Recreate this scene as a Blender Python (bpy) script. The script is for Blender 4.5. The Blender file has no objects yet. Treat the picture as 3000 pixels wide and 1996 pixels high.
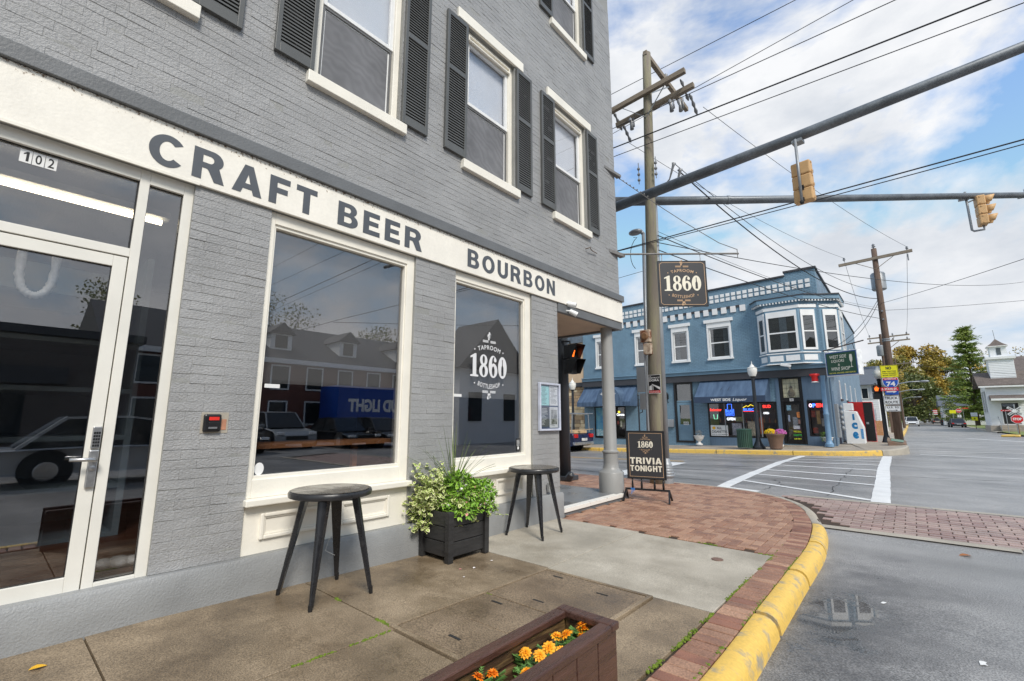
import bpy, math, random
from mathutils import Vector, Matrix
random.seed(7)
SC = bpy.context.scene
COL = SC.collection
R = math.radians

# ------------------------------------------------------------------ camera
cam = bpy.data.cameras.new('camera'); cam_o = bpy.data.objects.new('camera', cam); COL.objects.link(cam_o)
cam.sensor_width = 36.0; cam.lens = 16.066; cam.clip_start = 0.05; cam.clip_end = 6000
cam_o.location = (3.9, 0.0, 1.352)
cam_o.rotation_euler = (R(90 + 9.66), 0.0, R(40.97))
SC.camera = cam_o

# ------------------------------------------------------------------ sky, sun, exposure
SUN_EL, SUN_AZ = 44.0, 118.0          # azimuth clockwise from +Y
w = bpy.data.worlds.new('World'); SC.world = w; w.use_nodes = True
nt = w.node_tree; nt.nodes.clear(); N = nt.nodes.new; L = nt.links.new
out = N('ShaderNodeOutputWorld'); bg = N('ShaderNodeBackground'); bg.inputs[1].default_value = 0.10
sky = N('ShaderNodeTexSky'); sky.sky_type = 'NISHITA'; sky.sun_disc = False
sky.sun_elevation = R(SUN_EL); sky.sun_rotation = R(SUN_AZ); sky.air_density = 1.0; sky.dust_density = 0.6; sky.ozone_density = 1.5
tc = N('ShaderNodeTexCoord'); sep = N('ShaderNodeSeparateXYZ'); L(tc.outputs['Generated'], sep.inputs[0])
def math_node(op, a=None, b=None, va=0.0, vb=0.0, clamp=False):
    m = N('ShaderNodeMath'); m.operation = op; m.use_clamp = clamp
    m.inputs[0].default_value = va; m.inputs[1].default_value = vb
    if a is not None: L(a, m.inputs[0])
    if b is not None: L(b, m.inputs[1])
    return m.outputs[0]
mpg = N('ShaderNodeMapping'); mpg.inputs['Scale'].default_value = (1.0, 1.0, 1.9); mpg.inputs['Location'].default_value = (2.2, 2.9, 8.4); L(tc.outputs['Generated'], mpg.inputs[0]); cmb = mpg
n1 = N('ShaderNodeTexNoise'); n1.inputs['Scale'].default_value = 2.6; n1.inputs['Detail'].default_value = 10; n1.inputs['Roughness'].default_value = 0.56; n1.inputs['Distortion'].default_value = 0.25
L(cmb.outputs[0], n1.inputs['Vector'])
n2 = N('ShaderNodeTexNoise'); n2.inputs['Scale'].default_value = 4.5; n2.inputs['Detail'].default_value = 7; n2.inputs['Roughness'].default_value = 0.6
L(cmb.outputs[0], n2.inputs['Vector'])
ramp = N('ShaderNodeValToRGB'); ramp.color_ramp.elements[0].position = 0.465; ramp.color_ramp.elements[1].position = 0.585
ramp.color_ramp.elements[0].color = (0.04, 0.04, 0.04, 1)
inv = math_node('SUBTRACT', None, math_node('ABSOLUTE', sep.outputs[2]), va=1.0)      # more cloud overlaps towards the horizon
L(math_node('ADD', n1.outputs[0], math_node('MULTIPLY', math_node('POWER', inv, vb=5.0), vb=0.13)), ramp.inputs[0])
shade = N('ShaderNodeValToRGB'); shade.color_ramp.elements[0].position = 0.33; shade.color_ramp.elements[1].position = 0.62
shade.color_ramp.elements[0].color = (6.3, 6.7, 7.3, 1); shade.color_ramp.elements[1].color = (8.8, 8.9, 9.1, 1)
L(n2.outputs[0], shade.inputs[0])
skm = N('ShaderNodeMix'); skm.data_type = 'RGBA'; skm.blend_type = 'MULTIPLY'; skm.inputs['Factor'].default_value = 1.0
L(sky.outputs[0], skm.inputs[6]); skm.inputs[7].default_value = (2.2, 2.45, 2.6, 1)
cap = N('ShaderNodeMix'); cap.data_type = 'RGBA'; cap.blend_type = 'DARKEN'; cap.inputs['Factor'].default_value = 1.0; L(skm.outputs[2], cap.inputs[6]); cap.inputs[7].default_value = (4.2, 6.0, 8.0, 1)   # hazy horizon
mx = N('ShaderNodeMix'); mx.data_type = 'RGBA'
L(ramp.outputs[0], mx.inputs['Factor']); L(cap.outputs[2], mx.inputs[6]); L(shade.outputs[0], mx.inputs[7])
L(mx.outputs[2], bg.inputs[0]); L(bg.outputs[0], out.inputs[0])

sun = bpy.data.lights.new('sun', 'SUN'); sun.energy = 3.0; sun.angle = R(17); sun.color = (1.0, 0.95, 0.87)
sun_o = bpy.data.objects.new('sun', sun); COL.objects.link(sun_o)
_d = Vector((math.sin(R(SUN_AZ)) * math.cos(R(SUN_EL)), math.cos(R(SUN_AZ)) * math.cos(R(SUN_EL)), math.sin(R(SUN_EL))))
sun_o.rotation_euler = (-_d).to_track_quat('-Z', 'Y').to_euler()
vs = SC.view_settings; vs.view_transform = 'Standard'; vs.look = 'None'; vs.gamma = 1.0; vs.use_curve_mapping = False
vs.exposure = 0.12

# ------------------------------------------------------------------ materials
MATS = {}
def srgb(r, g, b):
    f = lambda c: (c / 255 / 12.92) if c <= 10.31 else ((c / 255 + 0.055) / 1.055) ** 2.4
    return (f(r), f(g), f(b))
def pm(name, col, rough=0.6, var=0.18, vs=4.0, bump=0.0, bs=60.0, metal=0.0, col2=None, spec=0.5, speck=0.0, ss=220.0,
       rvar=0.0, stretch=None, emit=0.0, c2pos=(0.35, 0.65), detail=6.0, bd=0.01):
    """procedural surface: colour mottling, optional fine speckle and bump, all driven by world position"""
    if name in MATS: return MATS[name]
    m = bpy.data.materials.new(name); MATS[name] = m; m.use_nodes = True
    t = m.node_tree; nn = t.nodes.new; lk = t.links.new
    b = t.nodes['Principled BSDF']; b.inputs['Roughness'].default_value = rough; b.inputs['Metallic'].default_value = metal
    b.inputs['Specular IOR Level'].default_value = spec
    g = nn('ShaderNodeNewGeometry'); vec = g.outputs['Position']
    if stretch:
        mp = nn('ShaderNodeMapping'); mp.inputs['Scale'].default_value = stretch; lk(vec, mp.inputs[0]); vec = mp.outputs[0]
    no = nn('ShaderNodeTexNoise'); no.inputs['Scale'].default_value = vs; no.inputs['Detail'].default_value = detail; no.inputs['Roughness'].default_value = 0.62
    lk(vec, no.inputs['Vector'])
    rp = nn('ShaderNodeValToRGB'); e = rp.color_ramp.elements
    e[0].position, e[1].position = c2pos
    a = [c * (1 - var) for c in col]; c = [min(1, c * (1 + var)) for c in (col2 or col)]
    if col2: a = list(col); c = list(col2)
    e[0].color = (*a, 1); e[1].color = (*c, 1)
    lk(no.outputs[0], rp.inputs[0]); cs = rp.outputs[0]
    if speck:
        vo = nn('ShaderNodeTexNoise'); vo.inputs['Scale'].default_value = ss; vo.inputs['Detail'].default_value = 2; lk(vec, vo.inputs['Vector'])
        r2 = nn('ShaderNodeValToRGB'); r2.color_ramp.elements[0].position = 0.36; r2.color_ramp.elements[1].position = 0.66
        r2.color_ramp.elements[0].color = (1 - speck,) * 3 + (1,); r2.color_ramp.elements[1].color = (1 + speck,) * 3 + (1,)
        lk(vo.outputs[0], r2.inputs[0])
        mu = nn('ShaderNodeMix'); mu.data_type = 'RGBA'; mu.blend_type = 'MULTIPLY'; mu.inputs['Factor'].default_value = 1
        lk(cs, mu.inputs[6]); lk(r2.outputs[0], mu.inputs[7]); cs = mu.outputs[2]
    lk(cs, b.inputs['Base Color'])
    if rvar:
        mr = nn('ShaderNodeMapRange'); mr.inputs[1].default_value = 0.35; mr.inputs[2].default_value = 0.65
        mr.inputs[3].default_value = max(0.02, rough - rvar); mr.inputs[4].default_value = min(1, rough + rvar)
        lk(no.outputs[0], mr.inputs[0]); lk(mr.outputs[0], b.inputs['Roughness'])
    if bump:
        bn = nn('ShaderNodeTexNoise'); bn.inputs['Scale'].default_value = bs; bn.inputs['Detail'].default_value = 5; lk(vec, bn.inputs['Vector'])
        bp = nn('ShaderNodeBump'); bp.inputs['Strength'].default_value = bump; bp.inputs['Distance'].default_value = bd
        lk(bn.outputs[0], bp.inputs['Height']); lk(bp.outputs[0], b.inputs['Normal'])
    if emit:
        lk(cs, b.inputs['Emission Color']); b.inputs['Emission Strength'].default_value = emit
    return m
def glass(name, tint=(0.75, 0.78, 0.78), ior=0.05, wob=0.0):
    if name in MATS: return MATS[name]
    m = bpy.data.materials.new(name); MATS[name] = m; m.use_nodes = True
    t = m.node_tree; t.nodes.clear(); nn = t.nodes.new; lk = t.links.new
    o = nn('ShaderNodeOutputMaterial'); ms = nn('ShaderNodeMixShader'); lw = nn('ShaderNodeLayerWeight'); lw.inputs[0].default_value = 0.5; pw = nn('ShaderNodeMath'); pw.operation = 'POWER'; pw.inputs[1].default_value = 5.0
    lk(lw.outputs['Facing'], pw.inputs[0]); fr = nn('ShaderNodeMapRange'); fr.inputs[3].default_value = ior; fr.inputs[4].default_value = 1.0; lk(pw.outputs[0], fr.inputs[0])   # Schlick, same from both sides
    tr = nn('ShaderNodeBsdfTransparent'); tr.inputs[0].default_value = (*tint, 1); gl = nn('ShaderNodeBsdfGlossy'); gl.inputs['Roughness'].default_value = 0.0
    gl.inputs[0].default_value = (0.95, 0.95, 0.97, 1)
    if wob:
        g = nn('ShaderNodeNewGeometry'); no = nn('ShaderNodeTexNoise'); no.inputs['Scale'].default_value = 1.6; no.inputs['Detail'].default_value = 1
        lk(g.outputs['Position'], no.inputs['Vector']); bp = nn('ShaderNodeBump'); bp.inputs['Strength'].default_value = wob; bp.inputs['Distance'].default_value = 0.02
        lk(no.outputs[0], bp.inputs['Height']); lk(bp.outputs[0], gl.inputs['Normal'])
    lk(fr.outputs[0], ms.inputs[0]); lk(tr.outputs[0], ms.inputs[1]); lk(gl.outputs[0], ms.inputs[2]); lk(ms.outputs[0], o.inputs[0])
    return m
def glow(name, col, s=2.0):
    return pm(name, col, 0.5, var=0.03, vs=8, emit=s)

# ------------------------------------------------------------------ mesh helpers
WORLD = {}
def tag(o, label=None, cat=None, group=None, kind=None):
    if label: o['label'] = label
    if cat: o['category'] = cat
    if group: o['group'] = group
    if kind: o['kind'] = kind
    return o
def root(name, label, cat, loc=(0, 0, 0), rz=0.0, group=None, world=False):
    """an Empty at the thing's base; world=True means its parts are given in world coordinates"""
    o = bpy.data.objects.new(name, None); COL.objects.link(o); o.location = loc; o.empty_display_size = 0.2
    o.rotation_euler = (0, 0, rz)
    if world: WORLD[o.name] = Matrix.Translation(Vector(loc)).inverted()
    return tag(o, label, cat, group)
def link(o, par):
    COL.objects.link(o)
    if par is not None:
        o.parent = par
        if par.name in WORLD: o.matrix_parent_inverse = WORLD[par.name]
    return o
class MB:
    def __init__(s): s.v = []; s.f = []
    def add(s, vs, fs):
        n = len(s.v); s.v += [tuple(p) for p in vs]; s.f += [tuple(i + n for i in f) for f in fs]; return s
    def box(s, x0, x1, y0, y1, z0, z1):
        if x0 > x1: x0, x1 = x1, x0
        if y0 > y1: y0, y1 = y1, y0
        if z0 > z1: z0, z1 = z1, z0
        return s.add([(x0, y0, z0), (x1, y0, z0), (x1, y1, z0), (x0, y1, z0), (x0, y0, z1), (x1, y0, z1), (x1, y1, z1), (x0, y1, z1)],
                     [(3, 2, 1, 0), (4, 5, 6, 7), (0, 1, 5, 4), (1, 2, 6, 5), (2, 3, 7, 6), (3, 0, 4, 7)])
    def obox(s, c, size, m=None):
        hx, hy, hz = [q / 2 for q in size]; m = m or Matrix.Identity(3); c = Vector(c)
        vs = [c + m @ Vector(p) for p in [(-hx, -hy, -hz), (hx, -hy, -hz), (hx, hy, -hz), (-hx, hy, -hz), (-hx, -hy, hz), (hx, -hy, hz), (hx, hy, hz), (-hx, hy, hz)]]
        return s.add(vs, [(3, 2, 1, 0), (4, 5, 6, 7), (0, 1, 5, 4), (1, 2, 6, 5), (2, 3, 7, 6), (3, 0, 4, 7)])
    def beam(s, a, b, wd, h, up=(0, 0, 1)):
        a, b = Vector(a), Vector(b); d = b - a; y = d.normalized(); up = Vector(up)
        if abs(y.dot(up)) > 0.98: up = Vector((1, 0, 0))
        x = y.cross(up).normalized(); z = x.cross(y)
        m = Matrix((x, y, z)).transposed()
        return s.obox((a + b) / 2, (wd, d.length, h), m)
    def prism(s, pts, vec):
        n = len(pts); vec = Vector(vec); a = [Vector(p) for p in pts]; b = [p + vec for p in a]
        nrm = sum(((a[i] - a[0]).cross(a[(i + 1) % n] - a[0]) for i in range(n)), Vector())
        if nrm.dot(vec) > 0: a, b = b, a      # cap normals outward
        fs = [tuple(range(n)), tuple(range(2 * n - 1, n - 1, -1))] + [(i, n + i, n + (i + 1) % n, (i + 1) % n) for i in range(n)]
        return s.add(a + b, fs)
    def tube(s, pts, r, n=8, cap=True):
        pts = [Vector(p) for p in pts]
        rs = r if isinstance(r, (list, tuple)) else [r] * len(pts)
        vs, fs = [], []; x = None
        for i, p in enumerate(pts):
            d = (pts[min(i + 1, len(pts) - 1)] - pts[max(i - 1, 0)]).normalized()
            if x is None:
                up = Vector((0, 0, 1)) if abs(d.z) < 0.9 else Vector((1, 0, 0)); x = d.cross(up).normalized()
            else: x = (x - d * x.dot(d)).normalized()
            y = d.cross(x)
            for k in range(n):
                an = 2 * math.pi * k / n; vs.append(p + (x * math.cos(an) + y * math.sin(an)) * rs[i])
        for i in range(len(pts) - 1):
            for k in range(n):
                fs.append((i * n + k, i * n + (k + 1) % n, (i + 1) * n + (k + 1) % n, (i + 1) * n + k))
        if cap: fs += [tuple(range(n - 1, -1, -1)), tuple(range((len(pts) - 1) * n, len(pts) * n))]
        return s.add(vs, fs)
    def lathe(s, prof, c=(0, 0, 0), n=20):
        vs, fs = [], []; m = len(prof)
        for r, z in prof:
            for k in range(n):
                a = 2 * math.pi * k / n; vs.append((c[0] + r * math.cos(a), c[1] + r * math.sin(a), c[2] + z))
        for i in range(m - 1):
            for k in range(n): fs.append((i * n + k, i * n + (k + 1) % n, (i + 1) * n + (k + 1) % n, (i + 1) * n + k))
        fs += [tuple(range(n - 1, -1, -1)), tuple(range((m - 1) * n, m * n))]
        return s.add(vs, fs)
    def ball(s, c, r, n=8, m=6, sc=(1, 1, 1)):
        vs, fs = [], []
        for i in range(1, m):
            th = math.pi * i / m
            for k in range(n):
                a = 2 * math.pi * k / n; vs.append((c[0] + r * sc[0] * math.sin(th) * math.cos(a), c[1] + r * sc[1] * math.sin(th) * math.sin(a), c[2] + r * sc[2] * math.cos(th)))
        for i in range(m - 2):
            for k in range(n): fs.append((i * n + k, (i + 1) * n + k, (i + 1) * n + (k + 1) % n, i * n + (k + 1) % n))
        t = len(vs); vs += [(c[0], c[1], c[2] + r * sc[2]), (c[0], c[1], c[2] - r * sc[2])]
        for k in range(n): fs += [(t, k, (k + 1) % n), (t + 1, (m - 2) * n + (k + 1) % n, (m - 2) * n + k)]
        return s.add(vs, fs)
    def mesh(s, name, smooth=False):
        me = bpy.data.meshes.new(name); me.from_pydata(s.v, [], s.f); me.update()
        if smooth: me.shade_smooth()
        return me
    def build(s, name, mat, par=None, smooth=False, bev=0.0, auto=False):
        me = s.mesh(name, smooth or auto); me.materials.append(mat); o = bpy.data.objects.new(name, me)
        link(o, par)
        if bev:
            b = o.modifiers.new('bevel', 'BEVEL'); b.width = bev; b.segments = 2; b.limit_method = 'ANGLE'
        if auto:
            try: me.set_sharp_from_angle(angle=R(40))
            except Exception: pass
        return o
def B(*a): return MB().box(*a)
def share(me, name, par, loc=None, rz=0.0, scale=None):
    """another object that shares mesh data"""
    o = bpy.data.objects.new(name, me); link(o, par)
    if loc is not None: o.location = loc
    if rz: o.rotation_euler = (0, 0, rz)
    if scale: o.scale = scale
    return o
def copy_tree(o, parent=None):
    c = o.copy(); COL.objects.link(c); c.parent = parent
    if parent is not None: c.matrix_parent_inverse = o.matrix_parent_inverse.copy()
    for ch in o.children: copy_tree(ch, c)
    return c
def frame(plane, c, a0, a1, b0, b1, wd, d0, d1, wb=None, wt=None):
    """rectangular ring. plane 'x': a=y,b=z at depth x d0..d1 ; plane 'y': a=x,b=z at depth y d0..d1"""
    wb = wd if wb is None else wb; wt = wd if wt is None else wt
    m = MB()
    def bx(p, q, r, t):
        if plane == 'x': m.box(d0, d1, p, q, r, t)
        else: m.box(p, q, d0, d1, r, t)
    bx(a0, a0 + wd, b0, b1); bx(a1 - wd, a1, b0, b1); bx(a0 + wd, a1 - wd, b0, b0 + wb); bx(a0 + wd, a1 - wd, b1 - wt, b1)
    return m
# ---- lettering
def text_raw(txt, bold=0.0, ext=0.004, space=1.0, align='LEFT', line=1.0):
    cu = bpy.data.curves.new('t', 'FONT'); cu.body = txt; cu.size = 1.0; cu.offset = bold; cu.extrude = 0.0; cu.space_character = space
    cu.align_x = align; cu.space_line = line; cu.resolution_u = 3
    ob = bpy.data.objects.new('t', cu); COL.objects.link(ob)
    dg = bpy.context.evaluated_depsgraph_get(); me = bpy.data.meshes.new_from_object(ob.evaluated_get(dg))
    bpy.data.objects.remove(ob); bpy.data.curves.remove(cu)
    return [tuple(v.co) for v in me.vertices], [tuple(p.vertices) for p in me.polygons]
def poly_raw(loops):
    cu = bpy.data.curves.new('t', 'CURVE'); cu.dimensions = '2D'; cu.fill_mode = 'BOTH'
    for lp in loops:
        sp = cu.splines.new('POLY'); sp.points.add(len(lp) - 1); sp.use_cyclic_u = True
        for p, q in zip(sp.points, lp): p.co = (q[0], q[1], 0, 1)
    ob = bpy.data.objects.new('t', cu); COL.objects.link(ob)
    dg = bpy.context.evaluated_depsgraph_get(); me = bpy.data.meshes.new_from_object(ob.evaluated_get(dg))
    bpy.data.objects.remove(ob); bpy.data.curves.remove(cu)
    return [tuple(v.co) for v in me.vertices], [tuple(p.vertices) for p in me.polygons]
def lay(raw, name, mat, par, o, r, u, wd=None, h=None, arc=None, lift=0.0, thick=0.0, build=True, mb=None, shear=0.0):
    """fit flat outlines into width wd x height h, lower-left corner at o, right vector r, up vector u.
    arc=(radius, sign): bend the line of text round a circle (sign +1 arches up)"""
    vs, fs = raw
    xs = [v[0] for v in vs]; ys = [v[1] for v in vs]; x0, x1, y0, y1 = min(xs), max(xs), min(ys), max(ys)
    sx = wd / (x1 - x0) if wd else None; sy = h / (y1 - y0) if h else None
    sx = sx or sy; sy = sy or sx
    o, r, u = Vector(o), Vector(r).normalized(), Vector(u).normalized(); n = r.cross(u)
    pts = []
    W = (x1 - x0) * sx
    for v in vs:
        a = (v[0] - x0) * sx; b = (v[1] - y0) * sy; a += shear * b
        if arc:
            rad, sg = arc; th = (a - W / 2) / rad
            if sg > 0: a2 = W / 2 + (rad + b) * math.sin(th); b2 = (rad + b) * math.cos(th) - rad
            else: a2 = W / 2 + (rad - b) * math.sin(th); b2 = rad - (rad - b) * math.cos(th)
            a, b = a2, b2
        pts.append(o + r * a + u * b + n * lift)
    m = mb or MB(); m.add(pts, fs)
    if not build: return m
    return m.build(name, mat, par)
def ell(cx, cy, rx, ry, a0=0, a1=360, n=28):
    return [(cx + rx * math.cos(R(a0 + (a1 - a0) * i / n)), cy + ry * math.sin(R(a0 + (a1 - a0) * i / n))) for i in range(n if a1 - a0 == 360 else n + 1)]
def digits_1860():
    one = [(0, 0), (.54, 0), (.54, .07), (.40, .09), (.40, 1), (.30, 1), (0, .86), (0, .79), (.16, .83), (.16, .09), (0, .07)]
    e8 = [(.32, .75, .26, .25), (.32, .28, .31, .28)]
    o8 = []
    for k in range(56):
        a = 2 * math.pi * k / 56; best = 0; dx, dy = math.cos(a), math.sin(a)
        for cx, cy, rx, ry in e8:
            ox, oy = .32 - cx, .53 - cy
            A = (dx / rx) ** 2 + (dy / ry) ** 2; Bq = 2 * (ox * dx / rx ** 2 + oy * dy / ry ** 2); Cq = (ox / rx) ** 2 + (oy / ry) ** 2 - 1
            D = Bq * Bq - 4 * A * Cq
            if D > 0: best = max(best, (-Bq + math.sqrt(D)) / (2 * A))
        o8.append((.32 + best * dx, .53 + best * dy))
    six = ell(.32, .5, .32, .5, 62, 270, 24) + ell(.32, .33, .32, .33, 270, 445, 20) + [(.24, .61)] + ell(.39, .7, .15, .25, 195, 80, 10) + \
          [(.40, .88), (.37, .80), (.42, .72), (.52, .71), (.58, .78), (.55, .87)]
    zero = ell(.33, .5, .33, .5)
    bottle = [(.245, .13), (.415, .13), (.415, .50), (.36, .62), (.36, .87), (.30, .87), (.30, .62), (.245, .50)]
    lp = []; x = 0
    for ls, wdt in (([one], .54), ([o8, ell(.32, .77, .085, .17), ell(.32, .26, .10, .20)], .63), ([six, ell(.33, .30, .10, .22)], .64), ([zero, bottle], .66)):
        lp += [[(p[0] + x, p[1]) for p in q] for q in ls]; x += wdt + .05
    return lp
def hop_loops(flip=1):
    lp = []
    for cx, cy, rx, ry in [(0, .62, .10, .14), (-.13, .42, .10, .15), (.13, .42, .10, .15), (0, .36, .10, .15), (-.08, .16, .08, .12), (.08, .16, .08, .12)]:
        lp.append([(p[0], p[1] * flip) for p in ell(cx, cy, rx, ry, n=10)])
    for sx in (-1, 1):
        for k in range(3):
            y = -.02 - .07 * k
            lp.append([(sx * .12, y * flip), (sx * .75, y * flip), (sx * .75, (y + .045) * flip), (sx * .12, (y + .045) * flip)])
    return lp
def bold_glyphs():
    """heavy grotesque capitals on a unit cap height: letter -> (width, outlines)"""
    g = {}
    g['C'] = (.86, [ell(.45, .5, .45, .5, 38, 322, 30) + ell(.45, .5, .20, .30, 318, 42, 24)])
    g['O'] = (.92, [ell(.46, .5, .46, .5, n=36), ell(.46, .5, .21, .31, n=30)])
    g['G'] = (.90, [ell(.45, .5, .45, .5, 38, 318, 30) + [(.86, .54), (.46, .54), (.46, .35), (.63, .35), (.63, .26)] + ell(.45, .5, .20, .30, 300, 42, 22)])
    g['U'] = (.82, [[(0, 1), (0, .36)] + ell(.41, .36, .41, .37, 180, 360, 20) + [(.82, 1), (.57, 1), (.57, .36)] + ell(.41, .36, .16, .17, 360, 180, 14) + [(.25, 1)]])
    g['N'] = (.83, [[(0, 0), (0, 1), (.24, 1), (.59, .43), (.59, 1), (.83, 1), (.83, 0), (.59, 0), (.24, .57), (.24, 0)]])
    g['B'] = (.80, [[(0, 0), (0, 1), (.46, 1)] + ell(.46, .745, .28, .255, 90, -52, 12) + ell(.47, .285, .33, .285, 62, -90, 14) + [(.46, 0)],
                    [(.25, .60), (.25, .82), (.41, .82)] + ell(.41, .71, .09, .11, 90, -90, 8) + [(.41, .60)], [(.25, .18), (.25, .43), (.44, .43)] + ell(.44, .305, .11, .125, 90, -90, 8) + [(.44, .18)]])
    g['R'] = (.88, [[(0, 0), (0, 1), (.50, 1)] + ell(.50, .71, .31, .29, 90, -48, 14) + [(.88, 0), (.60, 0), (.43, .33), (.38, .385), (.25, .385), (.25, 0)], [(.25, .57), (.25, .81), (.45, .81)] + ell(.45, .69, .10, .12, 90, -90, 8) + [(.45, .57)]])
    g['A'] = (.90, [[(0, 0), (.32, 1), (.58, 1), (.90, 0), (.64, 0), (.585, .17), (.315, .17), (.26, 0)], [(.37, .36), (.45, .68), (.53, .36)]])
    g['F'] = (.68, [[(0, 0), (0, 1), (.68, 1), (.68, .79), (.25, .79), (.25, .61), (.61, .61), (.61, .41), (.25, .41), (.25, 0)]])
    g['E'] = (.72, [[(0, 0), (0, 1), (.70, 1), (.70, .79), (.25, .79), (.25, .61), (.65, .61), (.65, .41), (.25, .41), (.25, .21), (.72, .21), (.72, 0)]])
    g['T'] = (.76, [[(0, .79), (0, 1), (.76, 1), (.76, .79), (.505, .79), (.505, 0), (.255, 0), (.255, .79)]])
    g['I'] = (.25, [[(0, 0), (0, 1), (.25, 1), (.25, 0)]]); g['V'] = (.88, [[(0, 1), (.27, 1), (.44, .36), (.61, 1), (.88, 1), (.57, 0), (.31, 0)]])
    g['H'] = (.80, [[(0, 0), (0, 1), (.25, 1), (.25, .62), (.55, .62), (.55, 1), (.80, 1), (.80, 0), (.55, 0), (.55, .41), (.25, .41), (.25, 0)]])
    return g
GLY = bold_glyphs()
def bold_text(txt, gap=.2):
    lp = []; x = 0
    for ch in txt:
        w_, ls = GLY[ch]; lp += [[(p[0] + x, p[1]) for p in q] for q in ls]; x += w_ + gap
    return poly_raw(lp)
DIG = poly_raw(digits_1860()); HOP = poly_raw(hop_loops()); HOPD = poly_raw(hop_loops(-1))
T_TAP = text_raw('TAPROOM', 0.012, space=1.15); T_BOT = text_raw('BOTTLESHOP', 0.012, space=1.1)
def logo_1860(par, c, r, u, s, mat, lift=0.002, mat2=None, border=None):
    """taproom emblem, digits s wide, centred at c"""
    c, r, u = Vector(c), Vector(r).normalized(), Vector(u).normalized(); m2 = mat2 or mat
    lay(DIG, 'numerals', mat, par, c - r * s / 2 - u * s * .21, r, u, s, s * .43, lift=lift)
    lay(T_TAP, 'lettering', m2, par, c - r * s * .30 + u * s * .325, r, u, s * .60, s * .085, arc=(s * .95, 1), lift=lift)
    lay(T_BOT, 'lettering', m2, par, c - r * s * .32 - u * s * .42, r, u, s * .64, s * .085, arc=(s * .95, -1), lift=lift)
    m = MB()
    for sx, y in ((-1, .30), (1, .30), (-1, -.33), (1, -.33)):
        p = c + r * sx * s * .39 + u * y * s
        m.add([p + n_ * s * .018 + r.cross(u) * lift for n_ in (r, u, -r, -u)], [(0, 1, 2, 3)])
    m.build('dot', m2, par)
    lay(HOP, 'hop_emblem', m2, par, c - r * s * .18 + u * s * .46, r, u, s * .36, s * .21, lift=lift)
    lay(HOPD, 'hop_emblem', m2, par, c - r * s * .18 - u * s * .67, r, u, s * .36, s * .21, lift=lift)
def lerp(a, b, t): return a + (b - a) * t
def smooth(a, b, x):
    t = max(0, min(1, (x - a) / (b - a))); return t * t * (3 - 2 * t)
# ------------------------------------------------------------------ shared materials
M_BRICKG = pm('painted_grey_brick', srgb(153, 153, 153), 0.5, var=0.11, vs=1.6, bump=1.0, bs=60, speck=0.06, ss=50, bd=0.007, stretch=(1, 1, 1.5))
M_MORTG = pm('painted_grey_mortar', srgb(146, 146, 143), 0.6, var=0.08, vs=3, bump=0.8, bs=60, bd=0.008)
M_PLINTH = pm('grey_plinth_paint', srgb(142, 143, 143), 0.5, var=0.12, vs=2.0, bump=0.6, bs=80, bd=0.008)
M_DGREY = pm('dark_grey_trim_paint', srgb(104, 106, 108), 0.5, var=0.10, vs=3, bump=0.3, bs=60)
M_CREAM = pm('cream_paint', srgb(236, 231, 219), 0.45, var=0.05, vs=2.5, bump=0.15, bs=40)
M_CREAMW = pm('weathered_white_fascia', srgb(238, 233, 222), 0.5, var=0.06, vs=2.0, bump=0.15, bs=60, speck=0.02, ss=35)
M_LETTER = pm('slate_letter_paint', srgb(82, 86, 92), 0.5, var=0.07, vs=8)
M_ALUW = pm('white_aluminium', srgb(226, 223, 214), 0.35, var=0.04, vs=3)
M_SHUT = pm('shutter_grey', srgb(88, 89, 88), 0.45, var=0.08, vs=4)
M_BLACK = pm('black_satin', (0.012, 0.012, 0.013), 0.35, var=0.3, vs=20)
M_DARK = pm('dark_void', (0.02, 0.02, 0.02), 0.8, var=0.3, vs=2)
M_STEEL = pm('brushed_steel', (0.5, 0.5, 0.5), 0.35, var=0.1, vs=30, metal=0.9)
M_WHITE = pm('white_paint', (0.78, 0.78, 0.77), 0.4, var=0.05, vs=6)
M_GLASS = glass('shop_glass', (0.82, 0.82, 0.82), 0.15, wob=0.02)
M_GLASS2 = glass('sash_glass', (0.92, 0.93, 0.94), 0.06)
M_ASPH = None
M_CONC = pm('wet_brown_concrete', srgb(100, 84, 64), 0.46, vs=1.5, col2=srgb(158, 140, 116), speck=0.36, ss=130, bump=0.4, bs=130, bd=0.005, rvar=0.24, c2pos=(0.36, 0.66))
M_CONC2 = pm('pale_concrete', srgb(156, 147, 131), 0.52, vs=1.6, col2=srgb(188, 180, 165), speck=0.2, ss=130, bump=0.25, bs=200, bd=0.003, rvar=0.12)
M_CONC3 = pm('street_concrete', srgb(150, 138, 122), 0.6, vs=0.7, col2=srgb(178, 168, 154), speck=0.14, ss=60, rvar=0.1)
M_JOINT = pm('sidewalk_joint_dirt', srgb(70, 62, 48), 0.9, vs=5, var=0.3)
M_MOSS = pm('moss', srgb(84, 104, 24), 0.9, vs=25, col2=srgb(120, 140, 40), bump=0.6, bs=180)
M_PAVE = pm('red_clay_paver', srgb(150, 113, 91), 0.55, vs=2.7, col2=srgb(178, 140, 116), speck=0.25, ss=90, bump=0.3, bs=150, bd=0.003, rvar=0.12)
M_PAVE2 = pm('brown_clay_paver', srgb(134, 97, 78), 0.5, vs=3.3, col2=srgb(162, 122, 100), speck=0.27, ss=90, bump=0.3, bs=150, bd=0.003, rvar=0.15)
M_PAVE3 = pm('grey_red_crossing_paver', srgb(146, 125, 118), 0.5, vs=2.2, col2=srgb(174, 153, 144), speck=0.18, ss=120, bump=0.3, bs=150, bd=0.003, rvar=0.12)
M_SAND = pm('joint_sand', srgb(66, 52, 42), 0.9, vs=6, var=0.25)
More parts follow.
